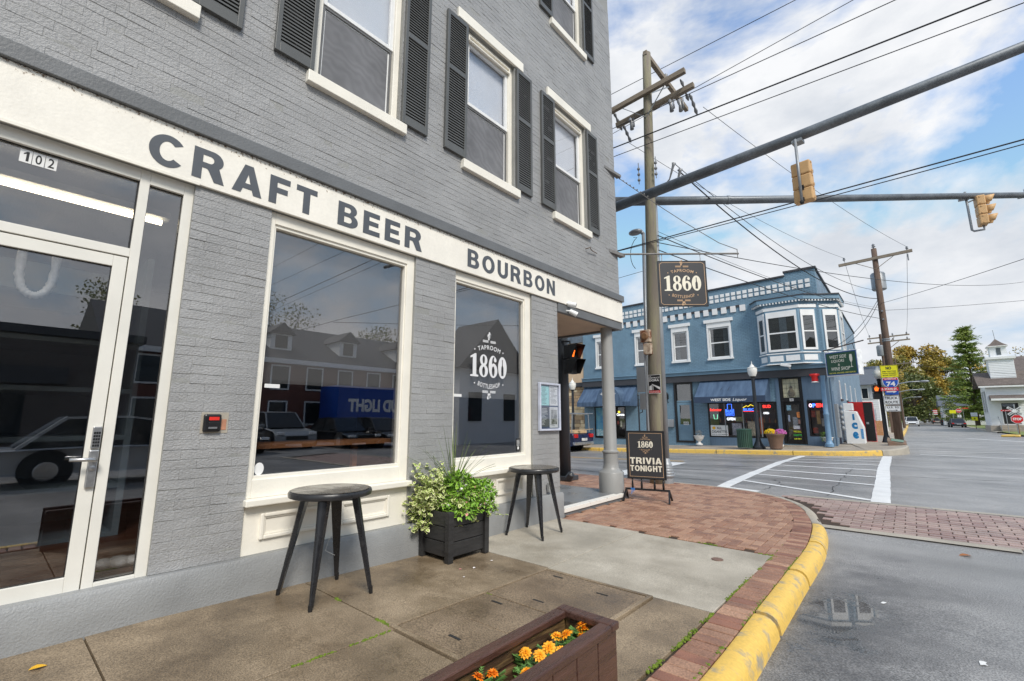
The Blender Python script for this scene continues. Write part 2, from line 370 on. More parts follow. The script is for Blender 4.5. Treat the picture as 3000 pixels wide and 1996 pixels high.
M_YEL = pm('worn_yellow_kerb_paint', srgb(228, 188, 92), 0.5, vs=6.5, col2=srgb(166, 154, 130), bump=0.4, bs=60, c2pos=(0.53, 0.66), speck=0.07, ss=50, bd=0.004)
M_KERB = pm('kerb_concrete', srgb(168, 160, 146), 0.6, vs=3, var=0.12, speck=0.15, ss=150)
M_WLINE = pm('road_paint_white', srgb(228, 228, 226), 0.5, vs=3.0, var=0.07, speck=0.10, ss=120, bump=0.2, bs=150, bd=0.003)
M_YLINE = pm('road_paint_yellow', srgb(224, 176, 80), 0.5, vs=2.0, var=0.12, speck=0.12, ss=120)
M_GRASS = pm('lawn', srgb(96, 112, 52), 0.9, vs=0.6, col2=srgb(134, 142, 80), speck=0.3, ss=20)

def asphalt():
    m = pm('damp_asphalt', srgb(128, 127, 126), 0.40, vs=0.55, col2=srgb(158, 156, 154), speck=0.5, ss=105, bump=0.6, bs=120, bd=0.005)
    t = m.node_tree; nn = t.nodes.new; lk = t.links.new; b = t.nodes['Principled BSDF']
    g = nn('ShaderNodeNewGeometry')
    # standing water: low spots of the gutter, ragged outline from noise
    ds = nn('ShaderNodeVectorMath'); ds.operation = 'MULTIPLY_ADD'; ds.inputs[1].default_value = (1.35, 0.5, 0); ds.inputs[2].default_value = (-3.36 * 1.35, -4.5 * 0.5, 0)
    lk(g.outputs['Position'], ds.inputs[0])
    ln = nn('ShaderNodeVectorMath'); ln.operation = 'LENGTH'; lk(ds.outputs[0], ln.inputs[0])
    no = nn('ShaderNodeTexNoise'); no.inputs['Scale'].default_value = 3.2; no.inputs['Detail'].default_value = 8; no.inputs['Roughness'].default_value = 0.65; lk(g.outputs['Position'], no.inputs['Vector'])
    ad = nn('ShaderNodeMath'); ad.operation = 'MULTIPLY_ADD'; ad.inputs[1].default_value = 1.9; ad.inputs[2].default_value = -0.95; lk(no.outputs[0], ad.inputs[0])
    sm = nn('ShaderNodeMath'); sm.operation = 'ADD'; lk(ln.outputs['Value'], sm.inputs[0]); lk(ad.outputs[0], sm.inputs[1])
    mr = nn('ShaderNodeMapRange'); mr.inputs[1].default_value = 0.16; mr.inputs[2].default_value = 0.36; mr.inputs[3].default_value = 1.0; mr.inputs[4].default_value = 0.0
    lk(sm.outputs[0], mr.inputs[0])
    n2 = nn('ShaderNodeTexNoise'); n2.inputs['Scale'].default_value = 0.5; n2.inputs['Detail'].default_value = 6; lk(g.outputs['Position'], n2.inputs['Vector'])
    r2 = nn('ShaderNodeMapRange'); r2.inputs[1].default_value = 0.35; r2.inputs[2].default_value = 0.65; r2.inputs[3].default_value = 0.30; r2.inputs[4].default_value = 0.5
    lk(n2.outputs[0], r2.inputs[0])
    mx_ = nn('ShaderNodeMix'); lk(mr.outputs[0], mx_.inputs[0]); lk(r2.outputs[0], mx_.inputs[2]); mx_.inputs[3].default_value = 0.02
    lk(mx_.outputs[0], b.inputs['Roughness'])
    bp = [n for n in t.nodes if n.type == 'BUMP'][0]
    st = nn('ShaderNodeMath'); st.operation = 'SUBTRACT'; st.inputs[0].default_value = 1.0; lk(mr.outputs[0], st.inputs[1])
    s2 = nn('ShaderNodeMath'); s2.operation = 'MULTIPLY'; s2.inputs[1].default_value = 0.5; lk(st.outputs[0], s2.inputs[0]); lk(s2.outputs[0], bp.inputs['Strength'])
    wet = nn('ShaderNodeMix'); wet.data_type = 'RGBA'; wet.blend_type = 'MULTIPLY'; old = b.inputs['Base Color'].links[0].from_socket
    m3 = nn('ShaderNodeMapRange'); m3.inputs[1].default_value = 0.3; m3.inputs[2].default_value = 1.1; m3.inputs[3].default_value = 1.0; m3.inputs[4].default_value = 0.0; lk(sm.outputs[0], m3.inputs[0])
    lk(m3.outputs[0], wet.inputs['Factor']); lk(old, wet.inputs[6]); wet.inputs[7].default_value = (0.42, 0.42, 0.43, 1); lk(wet.outputs[2], b.inputs['Base Color'])
    # faint tyre-polished streaks and old patches
    g2 = nn('ShaderNodeMapping'); g2.inputs['Scale'].default_value = (.12, 1.3, 1); lk(g.outputs['Position'], g2.inputs[0]); ns = nn('ShaderNodeTexNoise'); ns.inputs['Scale'].default_value = 1.0; ns.inputs['Detail'].default_value = 7; lk(g2.outputs[0], ns.inputs['Vector'])
    rs_ = nn('ShaderNodeMapRange'); rs_.inputs[1].default_value = .38; rs_.inputs[2].default_value = .66; rs_.inputs[3].default_value = .80; rs_.inputs[4].default_value = 1.16; lk(ns.outputs[0], rs_.inputs[0])
    ml = nn('ShaderNodeMix'); ml.data_type = 'RGBA'; ml.blend_type = 'MULTIPLY'; ml.inputs['Factor'].default_value = 1; old = b.inputs['Base Color'].links[0].from_socket; lk(old, ml.inputs[6]); lk(rs_.outputs[0], ml.inputs[7]); lk(ml.outputs[2], b.inputs['Base Color'])
    return m
M_ASPH = asphalt()
def dirty_edge(m, z0, z1):
    # flecks of dirt and peeling along the top of the board
    t = m.node_tree; nn = t.nodes.new; lk = t.links.new; b = t.nodes['Principled BSDF']; g = nn('ShaderNodeNewGeometry'); se = nn('ShaderNodeSeparateXYZ'); lk(g.outputs['Position'], se.inputs[0])
    mr = nn('ShaderNodeMapRange'); mr.inputs[1].default_value = z0; mr.inputs[2].default_value = z1; mr.inputs[3].default_value = -.20; mr.inputs[4].default_value = .13; lk(se.outputs[2], mr.inputs[0])
    no = nn('ShaderNodeTexNoise'); no.inputs['Scale'].default_value = 42; no.inputs['Detail'].default_value = 6; no.inputs['Roughness'].default_value = .7; lk(g.outputs['Position'], no.inputs['Vector'])
    ad = nn('ShaderNodeMath'); ad.operation = 'ADD'; lk(no.outputs[0], ad.inputs[0]); lk(mr.outputs[0], ad.inputs[1])
    st = nn('ShaderNodeMapRange'); st.inputs[1].default_value = .63; st.inputs[2].default_value = .70; lk(ad.outputs[0], st.inputs[0])
    mx_ = nn('ShaderNodeMix'); mx_.data_type = 'RGBA'; old = b.inputs['Base Color'].links[0].from_socket; lk(st.outputs[0], mx_.inputs['Factor']); lk(old, mx_.inputs[6]); mx_.inputs[7].default_value = (*srgb(128, 106, 84), 1); lk(mx_.outputs[2], b.inputs['Base Color'])
dirty_edge(M_CREAMW, 3.30, 3.476)

# ------------------------------------------------------------------ ground levels
def gz(y):
    if y < .9: return .08
    if y < 2.95: return .08 - .06 * (y - .9) / 2.05
    if y < 5.4: return .02 - .02 * (y - 2.95) / 2.45
    return 0.0
def rz(x, y):
    base = -.10 + .027 * (max(-9.0, min(x, 3.0)) - 1.2) * smooth(9, 19, y) * (1 - smooth(26, 34, y))
    if y < 7: z = -.115
    elif y < 9.7: z = lerp(-.115, -.035, smooth(7, 9.7, y))
    elif y < 15: z = lerp(-.035, base, smooth(9.7, 15, y))
    else: z = base
    return z + gz(y)
def sz(x, y): return .04 + .027 * (max(-14, x) - .1) + .037 * (min(y, 25.2) - 22)     # far pavement by the blue building
def struct(o): o['kind'] = 'structure'; return o
def grid(name, xs, ys, zf, mat, kind='structure'):
    vs = [(x, y, zf(x, y)) for y in ys for x in xs]; n = len(xs)
    fs = [(j * n + i, j * n + i + 1, (j + 1) * n + i + 1, (j + 1) * n + i) for j in range(len(ys) - 1) for i in range(n - 1)]
    o = MB().add(vs, fs).build(name, mat, smooth=True); o['kind'] = kind; return o
def rng(a, b, st):
    n = max(1, int(math.ceil((b - a) / st))); return [a + (b - a) * i / n for i in range(n + 1)]
grid('ground', rng(-3000, 3000, 600), rng(-3000, 3000, 600), lambda x, y: -.75, M_GRASS)
grid('road', rng(-60, 2.2, 2.2) + rng(2.4, 12, .4) + rng(13, 30, 3), rng(-40, 0, 4) + rng(.4, 20, .4)[0:] + rng(21, 40, 1) + rng(44, 330, 12), rz, M_ASPH)

# ------------------------------------------------------------------ kerb line of our corner
KP = [(2.945, -2.5), (2.94, 0.5), (2.925, 2.6), (2.905, 3.9), (2.89, 5.0), (2.88, 5.9), (2.83, 6.6), (2.75, 7.25), (2.62, 7.85), (2.44, 8.45), (2.2, 8.95), (1.85, 9.36), (1.4, 9.66), (.85, 9.84), (.25, 9.9), (-1.5, 9.9), (-5, 9.9), (-22, 9.9)]
def resample(pts, step):
    out = []; 
    dense = []
    for i in range(len(pts) - 1):
        p0 = Vector(pts[max(i - 1, 0)]); p1 = Vector(pts[i]); p2 = Vector(pts[i + 1]); p3 = Vector(pts[min(i + 2, len(pts) - 1)])
        for k in range(24):
            t = k / 24; dense.append(.5 * ((2 * p1) + (p2 - p0) * t + (2 * p0 - 5 * p1 + 4 * p2 - p3) * t * t + (3 * p1 - p0 - 3 * p2 + p3) * t ** 3))
    dense.append(Vector(pts[-1])); acc = 0; out = [dense[0]]
    for a, b in zip(dense, dense[1:]):
        d = (b - a).length
        while acc + d >= step:
            t = (step - acc) / d; a = a.lerp(b, t); out.append(a.copy()); d = (b - a).length; acc = 0
        acc += d
    return out
KPATH = resample(KP, 0.05)
def knorm(i):
    d = (KPATH[min(i + 1, len(KPATH) - 1)] - KPATH[max(i - 1, 0)]).normalized(); return Vector((d.y, -d.x))    # to the road side
def kpt(i, off): return KPATH[i] + knorm(i) * off
def khgt(y, x): return 1.0 - 0.86 * smooth(6.9, 8.3, y) + (0.5 * smooth(-1.5, -3.5, x) if y > 9 else 0)

# sidewalk bed under the slabs and pavers
bed = MB()
poly = [(-22, 7.0), (-22, 9.9)] + [tuple(kpt(i, 0)) for i in range(len(KPATH) - 1, -1, -4) if KPATH[i].x > -4]
poly = [p for p in poly]
n_ = len(poly)
strips = []
for y0, y1 in zip(rng(-2.5, 9.88, .33), rng(-2.5, 9.88, .33)[1:]):
    def xr(y):
        best = [kpt(i, 0) for i in range(0, len(KPATH)) if KPATH[i].x > .2]
        q = min(best, key=lambda p: abs(p.y - y)); return q.x
    xl = -22 if y0 > 7.4 else -.2
    bed.add([(xl, y0, gz(y0) - .02), (xr(y0), y0, gz(y0) - .02), (xr(y1), y1, gz(y1) - .02), (xl, y1, gz(y1) - .02)], [(0, 1, 2, 3)])
bed_o = struct(bed.build('sidewalk', M_JOINT))
def slab(x0, x1, y0, y1, mat, g=.006, sub=1, th=.05, lift=0.0):
    m = MB(); g = .0055; x0 += g; x1 -= g; y0 += g; y1 -= g; ys = [lerp(y0, y1, i / sub) for i in range(sub + 1)]
    c = .003
    top = []
    for y in ys:
        top += [(x0, y, gz(y) - th), (x0, y, gz(y) - c + lift), (x0 + c, y, gz(y) + lift), (x1 - c, y, gz(y) + lift), (x1, y, gz(y) - c + lift), (x1, y, gz(y) - th)]
    fs = []
    for j in range(sub):
        for k in range(5): fs.append((j * 6 + k, j * 6 + k + 1, (j + 1) * 6 + k + 1, (j + 1) * 6 + k)[::-1])
    fs += [tuple(range(6)), tuple(range(sub * 6 + 5, sub * 6 - 1, -1))]
    return m.add(top, [f for f in fs]).build('concrete_slab', mat, bed_o)
for a in [(-.02, 1.23, -2.5, -.75, M_CONC), (-.02, 1.23, -.75, .57, M_CONC), (-.02, 1.3, .57, 1.885, M_CONC), (-.02, 1.235, 1.885, 3.57, M_CONC), (-.02, 1.235, 3.57, 5.42, M_CONC2),
          (1.235, 2.69, 3.53, 5.36, M_CONC2), (2.262, 2.69, 1.885, 3.53, M_CONC), (1.3, 2.69, .57, 1.86, M_CONC), (1.23, 2.69, -.75, .57, M_CONC), (1.23, 2.69, -2.5, -.75, M_CONC)]:
    slab(*a, sub=4)
tag(MB().lathe([(.055, .004), (.052, .0075), (.02, .008)], (2.31, 4.86, gz(4.86)), 18).build('valve_cap', pm('rusty_cap', srgb(120, 92, 78), .5, vs=20, var=.2)), 'small round rusty valve cap set in the pale slab', 'valve cover')
# utility vault: frame plus two lids with slots and a raised name plate
vault = root('utility_vault', 'pair of concrete utility vault lids set in the sidewalk', 'vault cover', (1.75, 2.7, .03), world=True)
fr = MB()
def gbox(m, x0, x1, y0, y1, zt, zb):
    m.add([(x0, y0, gz(y0) + zb), (x1, y0, gz(y0) + zb), (x1, y1, gz(y1) + zb), (x0, y1, gz(y1) + zb), (x0, y0, gz(y0) + zt), (x1, y0, gz(y0) + zt), (x1, y1, gz(y1) + zt), (x0, y1, gz(y1) + zt)],
          [(3, 2, 1, 0), (4, 5, 6, 7), (0, 1, 5, 4), (1, 2, 6, 5), (2, 3, 7, 6), (3, 0, 4, 7)]); return m
for q in [(1.24, 1.275, 1.87, 3.525), (2.22, 2.255, 1.87, 3.525), (1.275, 2.22, 1.87, 1.905), (1.275, 2.22, 3.49, 3.525)]: gbox(fr, *q, .012, -.05)
fr.build('frame', M_CONC2 if False else M_CONC, vault, bev=.004)
M_LID = pm('vault_lid_concrete', srgb(104, 88, 70), 0.48, vs=2.2, col2=srgb(140, 122, 100), speck=0.4, ss=100, bump=0.35, bs=140, bd=0.004, rvar=0.15)
for y0, y1 in ((1.912, 2.72), (2.732, 3.484)):
    lid = gbox(MB(), 1.282, 2.213, y0, y1, .008, -.04).build('lid', M_LID, vault, bev=.006)
    for x, y in ((1.62, y0 + .12), (1.9, y1 - .2), (1.42, y1 - .1)):
        gbox(MB(), x, x + .10, y, y + .02, .0105, .006).build('slot', M_DARK, lid)
    gbox(MB(), 1.55, 1.86, lerp(y0, y1, .48), lerp(y0, y1, .48) + .07, .0115, .006).build('name_plate', M_LID, lid, bev=.002)
# moss and weeds in the joints: many little tufts, one mass
def moss_line(m, a, b, n, wd=.012, zf=lambda x, y: gz(y)):
    for i in range(n):
        t = random.random(); x = lerp(a[0], b[0], t) + random.gauss(0, wd); y = lerp(a[1], b[1], t) + random.gauss(0, wd)
        if math.sin(x * 9 + y * 5) + math.sin(y * 13.7 - x * 3) < -.3: continue
        s = random.uniform(.004, .011); m.ball((x, y, zf(x, y) - .001), s, 5, 3, (1, 1, .75))
ms = MB()
moss_line(ms, (1.30, .75), (1.30, 1.85), 260, .006); moss_line(ms, (.55, 1.885), (1.28, 1.885), 260, .006); moss_line(ms, (2.69, 1.7), (2.69, 5.3), 700, .008)
moss_line(ms, (2.9, 2.2), (2.88, 5.9), 330, .007); moss_line(ms, (1.6, 5.42), (2.7, 5.36), 260, .012); moss_line(ms, (1.25, 2.73), (1.33, 2.73), 25, .005)
for i in range(60, 170):
    if random.random() < .35:
        p = kpt(i, -.21); ms.ball((p.x, p.y, .001), random.uniform(.004, .009), 5, 3)
tag(ms.build('moss', M_MOSS), 'green moss growing in the sidewalk joints', 'moss', kind='stuff')

# ------------------------------------------------------------------ herringbone pavers of the corner
def in_plaza(x, y):
    if y < 5.45 or y > 9.8: return False
    if x < .03 and y < 7.66: return False
    if x < -9: return False
    q = min(range(0, len(KPATH), 2), key=lambda i: (KPATH[i].x - x) ** 2 + (KPATH[i].y - y) ** 2)
    d = (Vector((x, y)) - KPATH[q]).dot(knorm(q)); return d < -.16
def brick_mesh(L_, W_, mat, th=.035, c=.004):
    m = MB(); x, y = L_ / 2 - .0035, W_ / 2 - .0035
    m.add([(-x, -y, -th), (x, -y, -th), (x, y, -th), (-x, y, -th), (-x, -y, -c), (x, -y, -c), (x, y, -c), (-x, y, -c), (-x + c, -y + c, 0), (x - c, -y + c, 0), (x - c, y - c, 0), (-x + c, y - c, 0)],
          [(8, 9, 10, 11)] + [(a, a % 4 + 1 if a % 4 < 3 else 0, 4 + (a + 1) % 4, 4 + a) for a in range(4)] + [(4 + a, 4 + (a + 1) % 4, 8 + (a + 1) % 4, 8 + a) for a in range(4)])
    me = m.mesh('paver'); me.materials.append(mat); return me
def scatter(name, mes, spots, par, near=300, c0=(3.9, 0)):
    """spots: (x,y,z,rz,which). nearest become objects that share mesh data, the rest one mass"""
    spots = sorted(spots, key=lambda s_: (s_[0] - c0[0]) ** 2 + (s_[1] - c0[1]) ** 2)
    for s_ in spots[:near]:
        o = share(mes[s_[4]], name, par, s_[:3], s_[3]); o.rotation_euler = (random.gauss(0, .004), random.gauss(0, .004), s_[3] + random.gauss(0, .006))
    rest = spots[near:]
    groups = {}
    for s_ in rest: groups.setdefault(s_[4], []).append(s_)
    if not rest: return
    m = MB(); mi = []
    for k, g in groups.items():
        me = mes[k]
        for s_ in g:
            mt = Matrix.Translation(s_[:3]) @ Matrix.Rotation(s_[3], 4, 'Z') @ Matrix.Rotation(random.gauss(0, .004), 4, 'X')
            n0 = len(m.f); m.add([mt @ v.co for v in me.vertices], [tuple(p.vertices) for p in me.polygons]); mi += [k] * (len(m.f) - n0)
    o = m.build(name + '_field', mes[0].materials[0], par)
    for me in mes[1:]: o.data.materials.append(me.materials[0])
    o.data.polygons.foreach_set('material_index', mi); o['kind'] = 'stuff'
plaza = struct(MB().add([(-9, 7.62, -.013), (-9, 9.85, -.013), (.3, 9.85, -.013), (1.3, 9.6, -.013), (2.1, 8.95, -.013), (2.5, 7.9, -.013), (2.72, 6.9, -.013), (2.8, 5.35, -.013), (0, 5.35, -.013), (0, 7.62, -.013)], [tuple(range(9, -1, -1))]).build('corner_pavement', M_SAND))
pv = [brick_mesh(.2, .1, m) for m in (M_PAVE, M_PAVE2, pm('pale_clay_paver', srgb(168, 133, 111), 0.6, vs=3, var=.10, speck=.25, ss=140, rvar=.1))]
U = .1; sp = []
for a in range(-90, 30):
    for b in range(54, 99):
        k = (a - b) % 4; wh = random.choice((0, 0, 0, 1, 1, 2)); dz = random.gauss(0, .0012)
        if k == 0: x, y, r_ = (a + 1) * U, (b + .5) * U, 0.0
        elif k == 2: x, y, r_ = (a + .5) * U, b * U, math.pi / 2
        else: continue
        if in_plaza(x, y): sp.append((x, y, dz, r_, wh))
scatter('paver', pv, sp, plaza)
# soldier course along the kerb
bord = struct(MB().add([p for i in range(0, len(KPATH) - 1, 6) if KPATH[i].x > -9 for p in (tuple(kpt(i, -.225)) + (gz(KPATH[i].y) - .014,), tuple(kpt(i, .0)) + (gz(KPATH[i].y) - .014,))],
        [(2 * k, 2 * k + 1, 2 * k + 3, 2 * k + 2) for k in range(len([i for i in range(0, len(KPATH) - 1, 6) if KPATH[i].x > -9]) - 1)]).build('border_course', M_SAND))
pb = [brick_mesh(.205, .096, m) for m in (M_PAVE2, pm('dark_clay_paver', srgb(122, 82, 66), .42, vs=4, col2=srgb(152, 106, 86), speck=.2, ss=140, rvar=.12), M_PAVE)]
sp = []
for i in range(2, len(KPATH) - 3, 2):
    p = kpt(i, -.108); nn_ = knorm(i)
    if p.x < -9: break
    sp.append((p.x, p.y, gz(p.y) + .003 + random.gauss(0, .001), math.atan2(nn_.y, nn_.x), random.choice((0, 0, 1, 1, 2))))
scatter('border_paver', pb, sp, bord, near=200)
# kerb stones
kerb = root('kerb', 'rounded yellow painted kerb curving round the brick corner', 'kerb', (2.95, 3, 0), world=True)
i = 0; cnt = 0
while i < len(KPATH) - 4 and KPATH[i].x > -20:
    L_ = 25 if KPATH[i].y < 9.5 else 50
    j = min(i + L_, len(KPATH) - 1); m = MB(); vs_ = []; k0 = 0; idx = list(range(i, j + 1, 2 if L_ < 30 else 5))
    for q, ii in enumerate(idx):
        y = KPATH[ii].y; x = KPATH[ii].x; h = khgt(y, x); g_ = gz(y); rr = min(rz(x + knorm(ii).x * .2, y + knorm(ii).y * .2), g_ - .02)
        H_ = (g_ + .004 - rr) * 1.0; top = lerp(rr + .012, g_ + .008, h) if h > .2 else g_ + .003
        e_ = .004 * (1 if q == 0 else -1 if q == len(idx) - 1 else 0)
        d_ = (KPATH[min(ii + 1, len(KPATH) - 1)] - KPATH[max(ii - 1, 0)]).normalized() * e_
        for off, zz in ((.002, rr - .03), (.002, top - .004), (.012, top), (.07, top), (.105, top - .012), (.13, top - .035), (.145, top - .07 if top - .07 > rr else rr + .004), (.158, rr - .03)):
            if h < .5 and zz > rr: zz = max(rr + .003, min(zz, top))
            p = kpt(ii, off) + d_; vs_.append((p.x, p.y, zz))
    n = 8; nq = len(idx)
    fs = [(a * n + k, a * n + k + 1, (a + 1) * n + k + 1, (a + 1) * n + k)[::-1] for a in range(nq - 1) for k in range(n - 1)]
    fs += [tuple(range(n)), tuple(range((nq - 1) * n + n - 1, (nq - 1) * n - 1, -1))]
    o = m.add(vs_, fs).build('kerb_stone', M_YEL if KPATH[(i + j) // 2].y < 7.35 else M_KERB, kerb, auto=True)
    i = j
# ------------------------------------------------------------------ brick crossing band in the road
cross = struct(grid('brick_crossing', rng(2.0, 14, .4), rng(7.8, 9.75, .25), lambda x, y: rz(x, y) + .003, M_SAND))
ps = [brick_mesh(.225, .112, m) for m in (M_PAVE3, pm('pink_grey_paver', srgb(168, 144, 136), .5, vs=3, var=.12, speck=.2, ss=120, rvar=.1), pm('slate_red_paver', srgb(146, 120, 114), .45, vs=3, var=.12, speck=.2, ss=120, rvar=.1))]
sp = []
for a in range(0, 50):
    for b in range(0, 17):
        x = 2.05 + a * .228 + (.114 if b % 2 else 0); y = 7.86 + b * .1145
        q = min(range(0, len(KPATH), 2), key=lambda i: (KPATH[i].x - x) ** 2 + (KPATH[i].y - y) ** 2)
        if (Vector((x, y)) - KPATH[q]).dot(knorm(q)) < .30 or (x < 3 and y < 7.9): continue
        sp.append((x, y, rz(x, y) + .014 + random.gauss(0, .001), 0, random.choice((0, 0, 1, 2))))
scatter('crossing_paver', ps, sp, cross)
for k, (y0, y1) in enumerate(((7.62, 7.79), (9.76, 9.92))):
    for a in range(6):
        x0 = 2.75 + a * 1.9 if k == 0 else 2.05 + a * 1.9
        grid('edge_strip', rng(x0, x0 + 1.885, .4), [y0, y1], lambda x, y: rz(x, y) + .016, M_KERB).parent = cross
for o in cross.children:
    if o.name.startswith('edge_strip') and 'kind' in o: del o['kind']
# ------------------------------------------------------------------ road paint
def stripe(pts, wd, name, mat, par, lift=.008, n=10):
    m = MB(); vs_ = []
    P = []
    for a, b in zip(pts, pts[1:]):
        for k in range(n): P.append(Vector(a).lerp(Vector(b), k / n))
    P.append(Vector(pts[-1]))
    for i_, p in enumerate(P):
        d = (P[min(i_ + 1, len(P) - 1)] - P[max(i_ - 1, 0)]).normalized(); q = Vector((d.y, -d.x)) * (wd / 2 * (1 + random.gauss(0, .04)))
        for s_ in (q, -q): vs_.append((p.x + s_.x, p.y + s_.y, rz(p.x + s_.x, p.y + s_.y) + lift))
    return m.add(vs_, [(2 * k, 2 * k + 1, 2 * k + 3, 2 * k + 2) for k in range(len(P) - 1)]).build(name, mat, par)
cw = root('painted_crosswalk', 'white painted crosswalk with thin slanting rungs across the side street', 'crosswalk', (2, 15, -.08), world=True)
stripe([(.80, 10.02), (.48, 14), (.30, 18), (.40, 21.6)], .25, 'side_line', M_WLINE, cw, .010)
stripe([(3.32, 10.0), (3.22, 13), (3.08, 17), (2.98, 22.4)], .27, 'side_line', M_WLINE, cw, .010)
for a, b in [((.75, 10.2), (1.5, 9.98)), ((.62, 11.78), (3.2, 10.2)), ((.5, 13.6), (3.2, 12.75)), ((.45, 15.1), (3.15, 14.55)), ((.35, 16.9), (3.1, 16.3)), ((.32, 18.4), (3.05, 18.0)), ((.33, 19.7), (3.0, 19.55)), ((.36, 20.9), (2.95, 20.85)), ((.38, 21.55), (2.95, 21.7))]:
    stripe([a, b], .165, 'rung', M_WLINE, cw, .0075)
mk = lambda nm, lb, pts, wd, mat: tag(stripe(pts, wd, nm, mat, None), lb, 'road marking')
mk('stop_bar', 'white stop bar across the near lane of the side street', [(-1.9, 10.5), (-2.5, 16.3)], .5, M_WLINE)
mk('centre_line', 'yellow centre line of the side street, ending at the stop bar', [(-40, 16.9), (-2.6, 17.0)], .22, M_YLINE)
mk('crossing_line', 'long white line at the far side of the intersection, nearer one', [(3.9, 24.3), (9, 23.6)], .22, M_WLINE)
mk('crossing_line', 'long white line at the far side of the intersection, farther one', [(3.9, 27.0), (9, 28.2)], .22, M_WLINE)
mk('lane_line', 'white stop line across the left lane of the far street', [(3.1, 70), (6, 72)], .5, M_WLINE)
mk('lane_line', 'white line beside the railroad crossing ahead of the church', [(6.6, 47), (9.2, 42.6)], .4, M_WLINE)
mk('lane_line', 'thin white line across the far street before the church', [(6.2, 58), (9.5, 57)], .3, M_WLINE)
# cracks and sealed seams in the asphalt
M_TAR = pm('tar_crack', (.016, .016, .017), .5, vs=10)
def crack(pts, wd, label):
    P = []
    for a, b in zip(pts, pts[1:]):
        for k in range(14): P.append(Vector(a).lerp(Vector(b), k / 14) + Vector((random.gauss(0, .03), random.gauss(0, .03))))
    m = MB(); vs_ = []
    for i_, p in enumerate(P):
        d = (P[min(i_ + 1, len(P) - 1)] - P[max(i_ - 1, 0)]).normalized(); q = Vector((d.y, -d.x)) * wd * random.uniform(.2, .7)
        for s_ in (q, -q): vs_.append((p.x + s_.x, p.y + s_.y, rz(p.x, p.y) + .0055))
    tag(m.add(vs_, [(2 * k, 2 * k + 1, 2 * k + 3, 2 * k + 2) for k in range(len(P) - 1)]).build('asphalt_crack', M_TAR), label, 'crack')
crack([(1.5, 10.4), (1.6, 11.6), (1.15, 12.6)], .016, 'jagged crack between the nearest crosswalk rungs')
crack([(2.55, 10.3), (2.45, 13), (2.35, 17)], .014, 'long crack running through the crosswalk near its right line')
crack([(-5.5, 13.2), (-2.2, 13.6), (.2, 14.2)], .045, 'tar seam running across the lane beside the crosswalk, nearer')
crack([(-6, 15.1), (-2, 15.6), (.2, 15.9)], .045, 'tar seam running across the lane beside the crosswalk, farther')
crack([(.2, 11.2), (-1.6, 10.8), (-4, 11.0)], .04, 'dark seam in the gutter behind the trivia sign')
crack([(3.6, 15.2), (5.5, 15.6), (7, 15.3)], .03, 'thin crack in the open intersection right of the crosswalk')
# far pavement, kerb and pavement round the blue building's corner
FK = [(-30, 22), (-6, 22), (0, 22), (1.6, 22.15), (2.7, 22.7), (3.3, 23.6), (3.55, 25.0), (3.35, 27.5), (3.15, 32), (3.05, 45), (3.0, 75), (2.7, 150), (2.6, 300)]
FKP = resample(FK, .5)
def szz(x, y): return lerp(sz(x, y), .06, smooth(26, 40, y)) if x > -14 else sz(x, y)
m = MB(); vs_ = []
for p in FKP: vs_.append((p.x, p.y, szz(p.x, p.y)))
far_in = []
for p in FKP:
    far_in.append((p.x, 30.0, szz(p.x, 25.2)) if p.y < 22.3 else (min(p.x - .4, .9), max(p.y, 30) if p.y > 23 else 30.0, szz(p.x, max(p.y, 25.2))))
n = len(FKP); m.add(vs_ + far_in, [(k, k + 1, n + k + 1, n + k) for k in range(n - 1)])
far_sw = struct(m.build('far_sidewalk', M_CONC3))
m = MB(); vs_ = []
fkerb = root('far_kerb', 'worn yellow kerb along the pavement of the blue building', 'kerb', (0, 22, 0), world=True)
for s0 in range(0, len(FKP) - 1, 6):
    idx = list(range(s0, min(s0 + 7, len(FKP)))); vs_ = []
    for q, ii in enumerate(idx):
        d = (FKP[min(ii + 1, n - 1)] - FKP[max(ii - 1, 0)]).normalized(); nr = Vector((d.y, -d.x)); zt = szz(FKP[ii].x, FKP[ii].y) + .004
        e_ = d * (.012 if q == 0 else -.012 if q == len(idx) - 1 else 0)
        for off, zz in ((-.15, zt), (.0, zt), (.04, zt - .03), (.06, zt - .35)):
            p = FKP[ii] + nr * off + e_; vs_.append((p.x, p.y, zz))
    MB().add(vs_, [(a * 4 + k, a * 4 + k + 1, (a + 1) * 4 + k + 1, (a + 1) * 4 + k)[::-1] for a in range(len(idx) - 1) for k in range(3)]).build('kerb_stone', M_YEL if FKP[s0].x < 2 and FKP[s0].y < 23 or FKP[s0].y > 40 else M_KERB, fkerb)
grid('lawn', rng(10.3, 60, 6), rng(40, 320, 10), lambda x, y: .02 + .02 * max(0, x - 11), M_GRASS)
grid('verge', rng(-60, .9, 6), rng(30, 320, 10), lambda x, y: .04, M_GRASS)
rk = MB(); P = resample([(9.9, 66), (9.95, 90), (10.2, 130), (10.4, 300)], 2.0); vs_ = []
for p in P: vs_ += [(p.x - .02, p.y, -.12), (p.x, p.y, .03), (p.x + .2, p.y, .035), (p.x + .4, p.y, .03)]
tag(rk.add(vs_, [(a * 4 + k, a * 4 + k + 1, (a + 1) * 4 + k + 1, (a + 1) * 4 + k)[::-1] for a in range(len(P) - 1) for k in range(3)]).build('kerb', M_KERB), 'pale kerb along the right side of the far street', 'kerb')
m = MB(); m.prism([(8.9, 53.2, -.09), (9.9, 53, -.09), (10.2, 55, -.09), (9.6, 56, -.09)], (0, 0, .14)); tag(m.build('kerb_island', M_YEL, bev=.04), 'short yellow kerb stub at the foot of the railroad stop sign', 'kerb')
